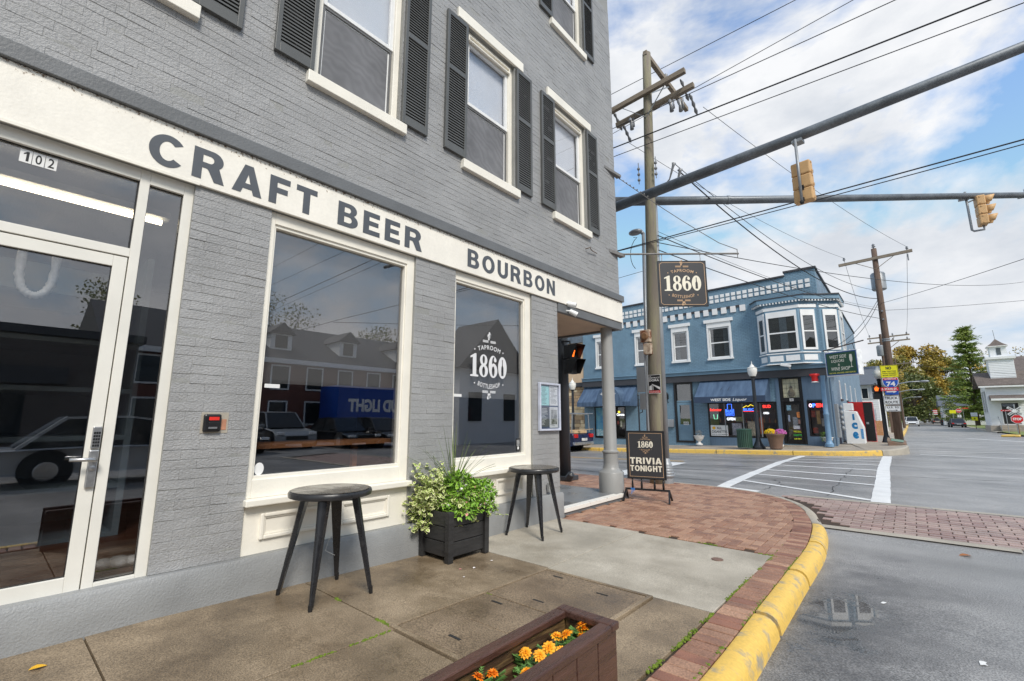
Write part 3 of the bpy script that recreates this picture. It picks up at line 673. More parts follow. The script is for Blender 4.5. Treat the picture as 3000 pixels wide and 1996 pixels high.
# ================================================================== grey brick taproom building
TB = root('taproom_building', 'three storey grey painted brick corner taproom with cream storefront windows', 'building', (0, 3.5, 0), world=True)
WC = [.19, 2.13, 4.07, 5.995]                       # upper window centres
OPEN = [(-.45, .855, .30, 3.09), (1.405, 2.905, .33, 3.09), (3.48, 4.915, .33, 3.09)]
for c in WC:
    OPEN += [(c - .48, c + .48, 4.52, 6.48), (c - .48, c + .48, 7.99, 9.95)]
def wall_cells(a0, a1, b0, b1, ops):
    As = sorted({a0, a1} | {v for o in ops for v in o[:2] if a0 < v < a1}); Bs = sorted({b0, b1} | {v for o in ops for v in o[2:] if b0 < v < b1})
    for i in range(len(Bs) - 1):
        run = None
        for j in range(len(As) - 1):
            ca, cb = (As[j] + As[j + 1]) / 2, (Bs[i] + Bs[i + 1]) / 2
            free = not any(o[0] < ca < o[1] and o[2] < cb < o[3] for o in ops)
            if free: run = (run[0], As[j + 1]) if run else (As[j], As[j + 1])
            if (not free or j == len(As) - 2) and run:
                yield run[0], run[1], Bs[i], Bs[i + 1]; run = None
            if not free: run = None
m = MB()
for a0, a1, b0, b1 in wall_cells(-4.0, 5.53, 0, 3.3, OPEN): m.box(-.32, -.0026, a0, a1, b0, b1)
for a0, a1, b0, b1 in wall_cells(-4.0, 7.535, 3.3, 11.2, OPEN): m.box(-.32, -.0026, a0, a1, b0, b1)
m.box(-9, -.321, 7.2, 7.535, 3.1, 11.2); m.box(-9, -8.7, -4, 7.2, 0, 11.2); m.box(-8.7, -.33, -4, -3.7, 0, 11.2); m.box(-9, -2.2, 7.2, 7.535, 0, 3.1)
m.box(-8.7, -.325, -3.7, 7.2, 10.7, 10.8); m.box(-8.7, -.325, -3.7, 7.2, 3.32, 3.44)
wall = m.build('wall', M_MORTG, TB)
# bricks
var = []
for k in range(9):
    mm = MB(); j = lambda s=.0025: random.gauss(0, s)
    zt, zb = .0325 + j(.0008), -.0325 + abs(j(.0014)); y = .5
    back = [(-.012, -y, -.0325), (-.012, y, -.0325), (-.012, y, .0325), (-.012, -y, .0325)]
    ring = [(-.0012, -y + .002, zb + j(.0012)), (-.0012, y - .002, zb + j(.0012)), (-.0012, y - .002, zt), (-.0012, -y + .002, zt)]
    fr_ = [(j(.0007), -y + .012, ring[0][2] + .0016), (j(.0007), y - .012, ring[1][2] + .0016), (j(.0007), y - .012, zt - .0014), (j(.0007), -y + .012, zt - .0014)]
    md = [(j(.0012), j(.15), zb + .0016 + j(.0018)), (j(.001), j(.15), zt - .0014)]
    mm.add(back + ring + fr_ + md, [(8, 12, 13, 11), (12, 9, 10, 13), (4, 5, 9, 12, 8), (5, 6, 10, 9), (6, 7, 11, 13, 10), (7, 4, 8, 11), (0, 1, 5, 4), (1, 2, 6, 5), (2, 3, 7, 6), (3, 0, 4, 7)])
    me = mm.mesh('brick'); me.materials.append(M_BRICKG); var.append(me)
spots = []
PIT = .0668
def free(a, b, z): return not any(o[0] < b and o[1] > a and o[2] < z + .034 and o[3] > z - .034 for o in OPEN)
row = 0
z = .33 + PIT / 2
while z < 9.7:
    if not (3.05 < z < 3.63):
        y1 = 5.53 if z < 3.1 else 7.54
        y = -.62 - random.uniform(0, .2); k = 0
        cuts = sorted({v for o in OPEN if o[2] < z + .034 and o[3] > z - .034 for v in o[:2]} | {y1})
        header = row % 7 == 6; starts = {round(o[1], 3) for o in OPEN}
        while y < y1 - .02:
            ln = (.108 if header else .217) * random.uniform(.95, 1.05)
            if round(y, 3) in starts: ln *= .5 if row % 2 else random.uniform(.85, 1.0)
            e = y + ln
            nx = [c for c in cuts if c > y + .01]
            if nx and e > nx[0] - .045: e = nx[0]
            if e - y < .012: y = e; continue
            if free(y + .004, e - .004, z) and (z < 3.1 or z < 8.2 or y > 3.0): spots.append(((y + e) / 2, z + random.gauss(0, .0006), e - y, random.randrange(9), random.gauss(0, .0011) + (.002 if random.random() < .03 else 0)))
            y = e
    z += PIT; row += 1
def scr(s): return (s[0] - 0) ** 2 + (s[1] - 1.35) ** 2 + 15.2 + (400 if s[0] < .3 and s[1] > 3.4 and s[0] < (.1 if s[1] < 5 else .6) else 0)
spots.sort(key=scr)
for s in spots[:300]:
    o = share(var[s[3]], 'brick', wall, (s[4], s[0], s[1])); o.scale = (1, s[2], 1)
    o.rotation_euler = (random.gauss(0, .003), random.gauss(0, .018), random.gauss(0, .003))
mm = MB()
for s in spots[300:]:
    mt = Matrix.Translation((s[4], s[0], s[1])) @ Matrix.Rotation(random.gauss(0, .006), 4, 'X') @ Matrix.Rotation(random.gauss(0, .004), 4, 'Z') @ Matrix.Diagonal((1, s[2], 1, 1))
    me = var[s[3]]; mm.add([mt @ v.co for v in me.vertices], [tuple(p.vertices) for p in me.polygons])
o = mm.build('brick_field', M_BRICKG, wall); o['kind'] = 'stuff'
# return wall of the corner seen as a toothed brick edge
mm = MB(); z = 3.63
while z < 10.6:
    mm.box(-.2, -.009, 7.5, 7.538 + random.uniform(0, .012), z, z + .067); z += PIT
mm.build('corner_bricks', M_BRICKG, wall)
# plinth, fascia board, dark band, porch soffit
m = MB(); xs = rng(-4, 5.535, .3)
prof = [(-.2, -.1), (.065, -.1), (.06, .16), (.055, .30), (.04, .328), (-.2, .334)]
vs_ = [(px_ + random.gauss(0, .0025), y, z_ + (random.gauss(0, .002) if z_ > 0 else 0)) for y in xs for px_, z_ in prof]; n = len(prof)
m.add(vs_, [(a * n + k, a * n + (k + 1) % n, (a + 1) * n + (k + 1) % n, (a + 1) * n + k)[::-1] for a in range(len(xs) - 1) for k in range(n)] + [tuple(range(n)), tuple(range((len(xs)) * n - 1, (len(xs) - 1) * n - 1, -1))])
m.build('plinth', M_PLINTH, TB, auto=True)
m = B(.0, .028, -4, 7.585, 3.087, 3.476).box(-5, -.001, 7.545, 7.585, 3.087, 3.476); m.build('fascia', M_CREAMW, TB, bev=.004)
B(.0285, .034, -4, .87, 3.08, 3.10).build('fascia_trim', M_CREAM, TB)
m = B(.0, .06, -4, 7.61, 3.478, 3.592).box(-5, -.001, 7.55, 7.61, 3.478, 3.592); m.build('dark_band', M_DGREY, TB, bev=.005)
m = B(-.06, .012, 5.545, 7.575, 2.95, 3.084).box(-5, -.061, 7.50, 7.575, 2.95, 3.084); m.build('porch_beam', M_DGREY, TB, bev=.004)
M_SOFF = pm('soffit_boards', srgb(200, 178, 152), .55, vs=2, var=.08)
sof = MB().prism([(-.02, 5.6, 2.995), (-.02, 7.52, 2.995), (-2.1, 7.52, 2.995)], (0, 0, .04)).build('soffit', pm('soffit_backing', srgb(120, 104, 88), .7), TB)  # darker brown backing sheet above the soffit boards
for k in range(19):
    y = 5.62 + k * .1
    MB().box(-.025 - (y - 5.55), -.065, y, y + .096, 2.982, 2.994).build('soffit_board', M_SOFF, sof)
# chamfered entrance behind the porch
m = MB(); m.prism([(0, 5.531, .0), (-2.05, 7.53, .0), (-2.2, 7.4, .0), (-.25, 5.531, .0)], (0, 0, 3.08)); m.build('entrance_wall', M_MORTG, TB)
dv = Vector((-2.05, 2.0, 0)).normalized(); nv = Vector((2.0, 2.05, 0)).normalized()
m = MB(); c = Vector((-1.0, 6.53, 1.2)) + nv * .02; m.obox(c, (.95, .05, 2.2), Matrix((dv, -nv, (0, 0, 1))).transposed()); m.build('entrance_door', M_DGREY, TB, bev=.01)
# porch floor with white nosing
m = MB().prism([(0.0, 5.54, -.06), (.02, 7.52, -.06), (-2.1, 7.52, -.06), (-.05, 5.54, -.06)], (0, 0, .155))
m.build('porch_floor', pm('porch_grey_floor', srgb(122, 124, 126), .3, vs=1.5, var=.12, rvar=.12), TB)
m = B(.0, .06, 5.545, 7.3, .045, .103).box(-.06, 0.0, 5.56, 7.15, .0955, .1035); m.build('porch_nosing', pm('chipped_white_nosing', srgb(232, 228, 220), .5, vs=9, col2=srgb(150, 140, 128), c2pos=(.6, .72)), TB, bev=.012)
B(-.02, .04, 5.545, 7.3, -.05, .044).build('porch_riser', M_DGREY, TB)
# corner column
m = MB(); m.lathe([(.215, .0), (.215, .33), (.205, .345), (.16, .37), (.135, .42), (.125, .5), (.13, .66), (.145, .67), (.145, .69), (.125, .70), (.115, .72), (.105, 2.6), (.104, 2.9)], (-.20, 7.36, .095), 28)
m.build('column', pm('grey_column_paint', srgb(150, 150, 148), .4, vs=2, var=.06, bump=.15, bs=30), TB, auto=True)
# lettering on the fascia
for t, y0, y1, z0, z1 in (('CRAFT', .546, 1.764, 3.137, 3.382), ('BEER', 1.968, 2.951, 3.142, 3.378), ('BOURBON', 3.637, 5.442, 3.158, 3.39)):
    lay(bold_text(t, .22), 'lettering', M_LETTER, TB, (.0305, y0, z0), (0, 1, 0), (0, 0, 1), y1 - y0, z1 - z0)
# ---- storefront windows
def plate(name, mat, par, x, y0, y1, z0, z1, th=.006): return B(x - th, x, y0, y1, z0, z1).build(name, mat, par)
M_SHADE = pm('charcoal_roller_shade', (.25, .247, .245), .85, vs=2, var=.08)
M_PLANK = pm('oak_counter', srgb(150, 98, 62), .5, vs=2, col2=srgb(178, 124, 84), stretch=(6, 1, 6))
for (y0, y1, gl, gr, shz, pans) in ((1.405, 2.905, 1.452, 2.782, 1.675, ((1.53, 2.05), (2.19, 2.70))), (3.48, 4.915, 3.515, 4.767, 1.63, ((3.60, 4.05), (4.205, 4.72)))):
    sw = B(-.07, -.03, y0, gl, .742, 3.087).box(-.07, -.03, gr + .03, y1, .742, 3.087).box(-.07, -.03, gl, gr + .03, 2.985, 3.087).box(-.07, -.03, gl, gr + .03, .742, .88).build('storefront_window', M_CREAM, TB, bev=.004)
    frame('x', None, gl - .002, gr + .032, .878, 2.987, .018, -.105, -.045, .03, .03).build('inner_stop', M_CREAM, sw, bev=.003)
    plate('pane', M_GLASS, sw, -.085, gl + .012, gr + .02, .90, 2.965)
    B(-.13, .055, y0 - .012, y1 + .012, .69, .741).build('sill', M_CREAM, sw, bev=.008)
    B(-.1, -.02, y0, y1, .331, .689).build('apron', M_CREAM, sw)
    for pa, pb_ in pans:
        frame('x', None, pa, pb_, .43, .625, .03, -.0195, .004, .03, .03).build('panel_moulding', M_CREAM, sw, bev=.008)
        frame('x', None, pa + .03, pb_ - .03, .46, .595, .012, -.0195, -.008, .012, .012).build('panel_bead', M_CREAM, sw, bev=.003)
    sh_ = B(-.19, -.184, gl - .02, gr + .04, shz, 3.02).build('roller_shade', M_SHADE, sw)
    B(-.195, -.18, gl - .02, gr + .04, shz - .03, shz).build('hem_bar', pm('shade_hem', (.2, .2, .2), .5), sh_)
    for k in range(7): plate('sticker', M_WHITE, sw, -.0835, gl + .05 + k * .0, gl + .17, 1.60, 1.632) if k == 0 else None
logo_1860(TB, (-.0838, 4.15, 1.995), (0, 1, 0), (0, 0, 1), .66, pm('white_vinyl', (.72, .72, .73), .5, var=.03), lift=0)
plate('sticker', M_BLACK, TB, -.0835, 4.67, 4.75, .93, 1.09); plate('sticker', M_WHITE, TB, -.0825, 4.695, 4.725, .95, .985)
for k in range(5): plate('sticker_line', M_WHITE, TB, -.0825, 4.68, 4.74, 1.0 + k * .016, 1.005 + k * .016)
m = MB().lathe([(.045, 0), (.045, .003)], (0, 0, 0), 14); me = m.mesh('sticker'); me.materials.append(M_WHITE)
o = share(me, 'sticker', TB); o.location = (-.0835, 1.515, .955); o.rotation_euler = (0, R(90), 0); o.scale = (1.1, .8, 1)
# ---- entrance door, sidelight and transom
DF = B(-.10, -.03, .537, .592, .31, 3.09).box(-.10, -.03, .795, .856, .31, 3.09).box(-.10, -.03, -.45, .537, 3.005, 3.09).box(-.10, -.03, .592, .795, 2.995, 3.09).box(-.10, -.03, -.45, .537, 2.44, 2.50).box(-.10, -.03, .592, .795, .31, .352).build('door_surround', M_ALUW, TB, bev=.003)
plate('pane', M_GLASS, DF, -.065, -.45, .537, 2.50, 3.005); plate('pane', M_GLASS, DF, -.065, .592, .795, .352, 2.995)
frame('x', None, -.40, .537, 2.498, 3.007, .008, -.062, -.055).build('gasket', M_BLACK, DF); frame('x', None, .590, .797, .350, 2.997, .007, -.062, -.055).build('gasket', M_BLACK, DF)
DR = frame('x', None, -.42, .531, .318, 2.432, .072, -.085, -.035, .095, .075).build('door', M_ALUW, TB, bev=.003)
plate('pane', M_GLASS, DR, -.062, -.348, .459, .413, 2.357); frame('x', None, -.35, .461, .411, 2.359, .006, -.06, -.052).build('gasket', M_BLACK, DR)
B(-.07, .02, -.45, .537, .295, .317).build('threshold', M_STEEL, DR)
kp = B(-.035, -.012, .484, .527, 1.165, 1.30).build('keypad', M_STEEL, DR, bev=.004)
me = B(0, .004, -.0045, .0045, -.0065, .0065).mesh('key_button'); me.materials.append(M_BLACK)
for r_ in range(5):
    for c_ in range(3): share(me, 'key_button', kp, (-.0125, .4945 + c_ * .0115, 1.183 + r_ * .0195))
m = B(-.035, -.012, .482, .529, .925, 1.155).build('lock_plate', M_STEEL, DR, bev=.006)
MB().tube([(-.012, .508, 1.098), (.035, .508, 1.098), (.04, .49, 1.1), (.04, .39, 1.104)], [.014, .014, .012, .011], 10).build('lever_handle', M_STEEL, m, smooth=True)
me = MB().lathe([(.017, 0), (.017, .006), (.006, .008)], n=14).build('lock_cylinder', M_STEEL, m); me.location = (-.012, .506, 1.045); me.rotation_euler = (0, R(90), 0)
for k, ch in enumerate('102'):
    y = -.038 + k * .056
    pl_ = B(-.0648, -.062, y, y + .052, 2.905, 2.988).build('number_plate', M_WHITE, DF)
    lay(text_raw(ch, .012) if ch != '1' else poly_raw([[(.25, 0), (.5, 0), (.5, 1), (.3, 1), (0, .8), (0, .66), (.25, .78)]]), 'digit', M_BLACK, pl_, (-.0612, y + (.012 if ch != '1' else .016), 2.915), (0, 1, 0), (0, 0, 1), .028 if ch != '1' else .024, .062)
# ---- upper sash windows and shutters
M_BLIND = pm('white_blind', (.74, .74, .77), .7, vs=1.5, var=.04)
M_SCREEN = pm('insect_screen', (.16, .16, .168), .6, vs=2.2, var=.16, detail=2)
_t = M_SCREEN.node_tree; _w = _t.nodes.new('ShaderNodeTexWave'); _w.wave_type = 'RINGS'; _w.inputs['Scale'].default_value = 3.2; _w.inputs['Distortion'].default_value = 12.0; _w.inputs['Detail'].default_value = 2.0; _w.inputs['Detail Scale'].default_value = 1.2
_g = _t.nodes.new('ShaderNodeNewGeometry'); _t.links.new(_g.outputs['Position'], _w.inputs['Vector']); _r = _t.nodes.new('ShaderNodeMapRange'); _r.inputs[3].default_value = .92; _r.inputs[4].default_value = 1.09; _t.links.new(_w.outputs['Fac'], _r.inputs[0])
_m = _t.nodes.new('ShaderNodeMix'); _m.data_type = 'RGBA'; _m.blend_type = 'MULTIPLY'; _m.inputs['Factor'].default_value = 1; _b = _t.nodes['Principled BSDF']; _t.links.new(_b.inputs['Base Color'].links[0].from_socket, _m.inputs[6]); _t.links.new(_r.outputs[0], _m.inputs[7]); _t.links.new(_m.outputs[2], _b.inputs['Base Color'])   # moire of the mesh
SLATM = MB().prism([(.010, 0, -.0155), (.014, 0, -.0135), (.001, 0, .0165), (-.004, 0, .0165)], (0, .268, 0)).mesh('slat'); SLATM.materials.append(M_SHUT)
def shutter(y0, z0, h, each):
    s = frame('x', None, y0, y0 + .35, z0, z0 + h, .04, .004, .042, .09, .06).box(.004, .042, y0 + .04, y0 + .31, z0 + h * .57, z0 + h * .57 + .06).build('shutter', M_SHUT, TB, bev=.003)
    zs = []
    for a, b in ((z0 + .09, z0 + h * .57), (z0 + h * .57 + .06, z0 + h - .06)):
        k = int((b - a) / .0345); zs += [a + (q + .5) * (b - a) / k for q in range(k)]
    if each:
        for q in zs: share(SLATM, 'slat', s, (.022, y0 + .041, q))
    else:
        m = MB()
        for q in zs: m.add([Vector(v.co) + Vector((.022, y0 + .041, q)) for v in SLATM.vertices], [tuple(p.vertices) for p in SLATM.polygons])
        m.build('slats', M_SHUT, s)['kind'] = 'stuff'
    B(.0005, .0025, y0 + .04, y0 + .31, z0 + .08, z0 + h - .05).build('shutter_back', M_DARK, s)
def upper_window(c, z0, idx):
    w_ = MB()
    w_.box(-.13, -.055, c - .48, c - .41, z0, z0 + 1.96).box(-.13, -.055, c + .41, c + .48, z0, z0 + 1.96).box(-.13, -.055, c - .41, c + .41, z0 + 1.83, z0 + 1.96).box(-.13, -.055, c - .41, c + .41, z0, z0 + .05)
    s = w_.build('upper_window', M_CREAM, TB, bev=.006)
    frame('x', None, c - .415, c + .415, z0 + 1.815, z0 + 1.90, .02, -.06, -.03).build('head_bead', M_CREAM, s, bev=.004)
    frame('x', None, c - .41, c + .41, z0 + .90, z0 + 1.83, .05, -.12, -.08, .045, .05).build('upper_sash', M_WHITE, s, bev=.004)
    frame('x', None, c - .41, c + .41, z0 + .05, z0 + .90, .05, -.15, -.105, .06, .045).build('lower_sash', M_WHITE, s, bev=.004)
    plate('pane', M_GLASS2, s, -.10, c - .36, c + .36, z0 + .945, z0 + 1.78); plate('pane', M_GLASS2, s, -.128, c - .36, c + .36, z0 + .11, z0 + .855)
    frame('x', None, c - .40, c + .40, z0 + .055, z0 + .895, .025, -.10, -.09).build('screen_frame', pm('screen_frame_grey', (.12, .12, .12), .5), s)
    plate('insect_screen', M_SCREEN, s, -.106, c - .376, c + .376, z0 + .08, z0 + .87, .001)
    plate('blind', M_BLIND, s, -.16, c - .40, c + .40, z0 + .9, z0 + 1.82)
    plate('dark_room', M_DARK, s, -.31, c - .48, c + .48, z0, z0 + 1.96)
    B(-.06, .06, c - .545, c + .545, z0 - .115, z0).build('sill', M_CREAM, s, bev=.006)
    B(-.05, .03, c - .655, c + .655, z0 + 1.962, z0 + 2.11).build('lintel', M_CREAM, s, bev=.006)
    shutter(c - .84, z0 + .02, 1.91, idx in ('b1', 'b2', 'b3')); shutter(c + .49, z0 + .02, 1.91, idx in ('b1', 'b2', 'b3'))
for i_, c in enumerate(WC): upper_window(c, 4.52, 'b%d' % i_)
for i_, c in enumerate(WC): upper_window(c, 7.99, 't%d' % i_)
B(-.36, .05, -4, 7.6, 11.2, 11.3).build('roof_coping', M_DGREY, TB)
# ---- interior seen through the glass
M_FLOOR = pm('dark_plank_floor', srgb(74, 46, 34), .45, vs=3, col2=srgb(104, 68, 50), stretch=(8, 1.2, 1), rvar=.1)
fl = B(-8.6, -.33, -3.6, 5.2, .25, .318).build('interior_floor', M_FLOOR, TB)
for k in range(16):
    B(-.34 - k * .14 - .136, -.34 - k * .14, -1.2, 2.4, .3185, .325).build('floor_plank', M_FLOOR, fl)
B(-5.0, -4.9, -3.6, 5.4, .32, 3.3).build('interior_wall', pm('dark_blue_interior', srgb(96, 112, 126), .7, vs=1, var=.2), TB)
B(-4.9, -.33, 5.2, 5.3, .32, 3.3).build('interior_wall', pm('dark_interior', srgb(56, 52, 50), .7, vs=1, var=.2), TB)
m = MB()
for k in range(6): m.box(-2.6, -1.6, -3, .9, .32 + k * .42, .36 + k * .42)
m.box(-2.65, -2.6, -3, .95, .32, 2.9).box(-2.6, -1.6, .9, .95, .32, 2.9); m.build('display_shelves', pm('shelf_blue_grey', srgb(112, 130, 142), .6, vs=2, var=.15), TB)
m = B(-.75, -.4, 1.35, 3.0, 1.09, 1.135).box(-.6, -.55, 1.6, 1.65, .32, 1.09).box(-.6, -.55, 2.6, 2.65, .32, 1.09); m.build('window_counter', M_PLANK, TB)
lt = root('fluorescent_light', 'long lit fluorescent tube on the ceiling behind the transom', 'light', (-1.25, -.2, 3.2), world=True)
B(-1.32, -1.18, -2.2, .95, 3.2, 3.26).build('fixture', pm('fixture_grey', (.4, .4, .38), .5), lt); MB().tube([(-1.25, -2.15, 3.165), (-1.25, .9, 3.165)], .024, 10).build('tube', glow('warm_tube', (1, .86, .62), 9.0), lt)
pts = []
for k in range(33):
    a = math.pi * (1 - k / 32); t = k / 32
    pts.append((-.6, .14 - .085 * math.cos(math.pi * t), 2.5 - .31 * math.sin(math.pi * t) ** .45))
rs = [.024 + .005 * math.sin(k * 2.6) for k in range(33)]
tag(MB().tube(pts, rs, 10).build('flexible_duct', pm('white_foil_duct', (.75, .76, .76), .35, vs=30, var=.15, bump=.6, bs=60), smooth=True), 'white crinkled duct hanging in a loop behind the glass door', 'duct')
m = MB()
for k in range(5): m.ball((-.46 + .02 * k, .70 + .075 * k, .36), .05 + .012 * (k % 2), 8, 5, (1.5, 1.1, .6))
tag(m.build('plastic_package', pm('white_plastic', (.7, .72, .74), .25, vs=20, var=.1, bump=.8, bs=50), smooth=True), 'crumpled white plastic package on the floor behind the sidelight', 'package')
# ---- small things fixed to the wall
kb = root('key_box', 'black metal key lock box with red label on the brick pier', 'lock box', (.02, 1.125, 1.25), world=True)
B(-.005, .0045, 1.058, 1.235, 1.245, 1.395).build('cut_patch', pm('bare_patch', srgb(168, 160, 146), .8, vs=14, var=.08), kb); B(.005, .008, 1.19, 1.222, 1.268, 1.345).build('bare_brick', pm('bare_brick', srgb(186, 132, 104), .8, vs=20, var=.12), kb)
B(.0, .035, 1.070, 1.182, 1.255, 1.382).build('body', M_BLACK, kb, bev=.012); B(.035, .037, 1.10, 1.165, 1.338, 1.362).build('red_label', pm('red_label', (.7, .03, .02), .4), kb)
B(.035, .039, 1.098, 1.165, 1.275, 1.325).build('door', pm('black_gloss', (.02, .02, .022), .2), kb, bev=.004); B(.039, .041, 1.10, 1.155, 1.277, 1.29).build('maker_plate', M_STEEL, kb)
mb_ = root('menu_board', 'white framed outdoor menu case with four paper sheets', 'notice board', (0, 5.27, 1.18), world=True)
frame('x', None, 5.025, 5.515, 1.18, 1.845, .028, .005, .05).build('frame', pm('silver_blue_frame', srgb(196, 200, 214), .35), mb_, bev=.006)
B(.005, .02, 5.05, 5.49, 1.2, 1.82).build('backing', pm('navy_felt', srgb(60, 74, 110), .8), mb_)
for y0, y1, z0, z1, c_ in ((5.06, 5.265, 1.53, 1.80, srgb(170, 222, 224)), (5.275, 5.475, 1.53, 1.81, srgb(222, 222, 224)), (5.06, 5.265, 1.24, 1.51, srgb(84, 86, 96)), (5.275, 5.475, 1.22, 1.51, srgb(214, 214, 216))):
    p_ = B(.0205, .0225, y0, y1, z0, z1).build('paper_sheet', pm('paper_%d' % int(c_[0] * 1000 + y0), c_, .7, var=.02), mb_)
    m = MB(); q = z1 - .03
    while q > z0 + .02:
        a = y0 + random.uniform(.015, .05); m.box(.0228, .0232, a, min(y1 - .015, a + random.uniform(.06, .15)), q, q + .005); q -= .018
    m.build('print', pm('print_ink', (.12, .12, .14), .7) if c_[0] > .3 else M_WHITE, p_)
B(.0228, .0234, 5.30, 5.45, 1.27, 1.47).build('photo_print', pm('bw_photo', (.02, .02, .02), .6, vs=14, col2=(.5, .5, .5)), mb_)
plate('pane', M_GLASS2, mb_, .034, 5.05, 5.49, 1.2, 1.82, .003)
for nm, lb, y, z, d in (('security_camera', 'white bullet security camera at the fascia end, upper one', 5.80, 3.10, (.9, .55, -.25)), ('security_camera', 'small white dome camera with black lens below the bullet camera', 5.84, 2.985, (.7, .6, -.5))):
    t = root(nm, lb, 'camera', (.03, y, z), world=True); d = Vector(d).normalized(); a = Vector((.05, y, z))
    MB().tube([(.0, y - .08, z + .01), (.05, y - .02, z + .01), a], .014, 8).build('bracket', M_WHITE, t, smooth=True)
    MB().tube([a - d * .03, a - d * .028, a + d * .1, a + d * .102], [.01, .038, .042, .036], 14).build('body', M_WHITE, t, auto=True)
    MB().tube([a + d * .1, a + d * .106], [.03, .028], 12).build('lens', M_BLACK, t)
for y, z, lb in ((6.40, 4.19, 'short rusty eye hook in the brick beneath the last window'), (5.0, .50, 'small grey outlet box low on the corner pier')):
    if z < 1: tag(B(.03, .07, 5.18, 5.25, .37, .49).build('outlet_box', M_PLINTH, bev=.006), lb, 'outlet')
    else:
        tag(MB().tube([(0, y, z), (.05, y, z), (.08, y + .02, z + .01), (.06, y + .06, z), (.04, y + .16, z - .005), (.03, y + .32, z)], .008, 6).build('eye_hook', pm('rusty_iron', srgb(110, 96, 84), .7, vs=30, var=.3)), lb, 'hook')
# ================================================================== things on our sidewalk
M_TABLE = pm('black_metal_table', (.022, .022, .024), .32, vs=6, var=.35, bump=.1, bs=80, rvar=.12)
M_TTOP = pm('wet_table_top', srgb(70, 64, 56), .22, vs=5, col2=srgb(96, 88, 76), rvar=.14)
M_SCUFF = pm('scuffed_leg_metal', (.016, .016, .018), .25, vs=18, col2=(.05, .05, .05), c2pos=(.6, .85), rvar=.1)
def bistro(label, loc, rz_, lean=0):
    t = root('bistro_table', label, 'table', loc, rz_, 'round black metal tables outside the windows')
    MB().lathe([(.05, .715), (.285, .715), (.302, .722), (.305, .735), (.305, .752), (.298, .762), (.285, .7635)], n=40).build('rim', M_TABLE, t, auto=True)
    MB().lathe([(.01, .7645), (.286, .7645), (.288, .766), (.05, .7665)], n=40).build('table_top', M_TTOP, t)
    for k in range(4):
        a = R(45 + 90 * k); dx, dy = math.cos(a), math.sin(a); tx, ty = -dy, dx; m = MB(); vs_ = []
        # channel-section leg: wide and folded at the top, narrow at the foot
        for tt in (0, .25, .5, .75, 1):
            r_ = lerp(.205, .335, tt); z_ = lerp(.716, .03, tt); wd = lerp(.047, .016, tt); dp = lerp(.04, .016, tt)
            for u_, v_ in ((-wd, -dp), (-wd * .72, .002), (-wd * .25, .012), (wd * .25, .012), (wd * .72, .002), (wd, -dp)):
                vs_.append((dx * (r_ + v_) + tx * u_, dy * (r_ + v_) + ty * u_, z_))
        fs = [(a_ * 6 + q, a_ * 6 + (q + 1) % 6, (a_ + 1) * 6 + (q + 1) % 6, (a_ + 1) * 6 + q)[::-1] for a_ in range(4) for q in range(6)]
        lg = m.add(vs_, fs + [tuple(range(6)), tuple(range(29, 23, -1))]).build('leg', M_SCUFF, t, auto=True)
        MB().tube([(dx * .333, dy * .333, .05), (dx * .338, dy * .338, 0)], [.0165, .014], 8).build('foot', M_BLACK, lg)
    m = MB()
    for a in (45, 135): m.beam((math.cos(R(a)) * .2, math.sin(R(a)) * .2, .69), (-math.cos(R(a)) * .2, -math.sin(R(a)) * .2, .69), .03, .03)
    m.build('brace', M_TABLE, t)
    return t
bistro('round black metal table nearest the door, under the large window', (.415, 1.87, .048), R(2))
bistro('round black metal table beyond the planter, beside the menu board', (.36, 4.48, .007), R(9))
# wires tying the table legs
M_WIREC = pm('clear_plastic_tie', (.6, .6, .58), .3)
tag(MB().tube([(.18, 2.06, .42), (.13, 2.03, .36), (.16, 1.99, .29), (.2, 2.05, .25), (.17, 2.11, .33), (.16, 2.09, .41)], .0025, 5).build('cable_tie', M_WIREC), 'thin pale cable looped round the back leg of the nearer table', 'cable')

# ---- black box planter
PB = root('planter_box', 'square black slatted planter box standing against the wall', 'planter', (.285, 3.28, .02))
M_PBOX = pm('black_resin_planter', (.028, .027, .027), .5, vs=5, var=.25, bump=.3, bs=14, stretch=(1, 1, 5))
me = {}
for axis in (0, 1):
    for sg in (-1, 1):
        for k in range(3):
            z0 = .045 + k * .135; hx = .172; hy = .225
            (B(-hx, hx, sg * (hy + .012) - .008, sg * (hy + .012) + .008, z0, z0 + .128) if axis == 0 else B(sg * (hx + .02) - .008, sg * (hx + .02) + .008, -hy, hy, z0, z0 + .128)).build('slat', M_PBOX, PB, bev=.004)
for sx in (-1, 1):
    for sy in (-1, 1): B(sx * .195 - .03, sx * .195 + .03, sy * .24 - .03, sy * .24 + .03, 0, .455).build('post', M_PBOX, PB, bev=.004)
B(-.17, .17, -.215, .215, .03, .40).build('soil', pm('potting_soil', (.02, .014, .01), .9, vs=30, var=.4), PB)
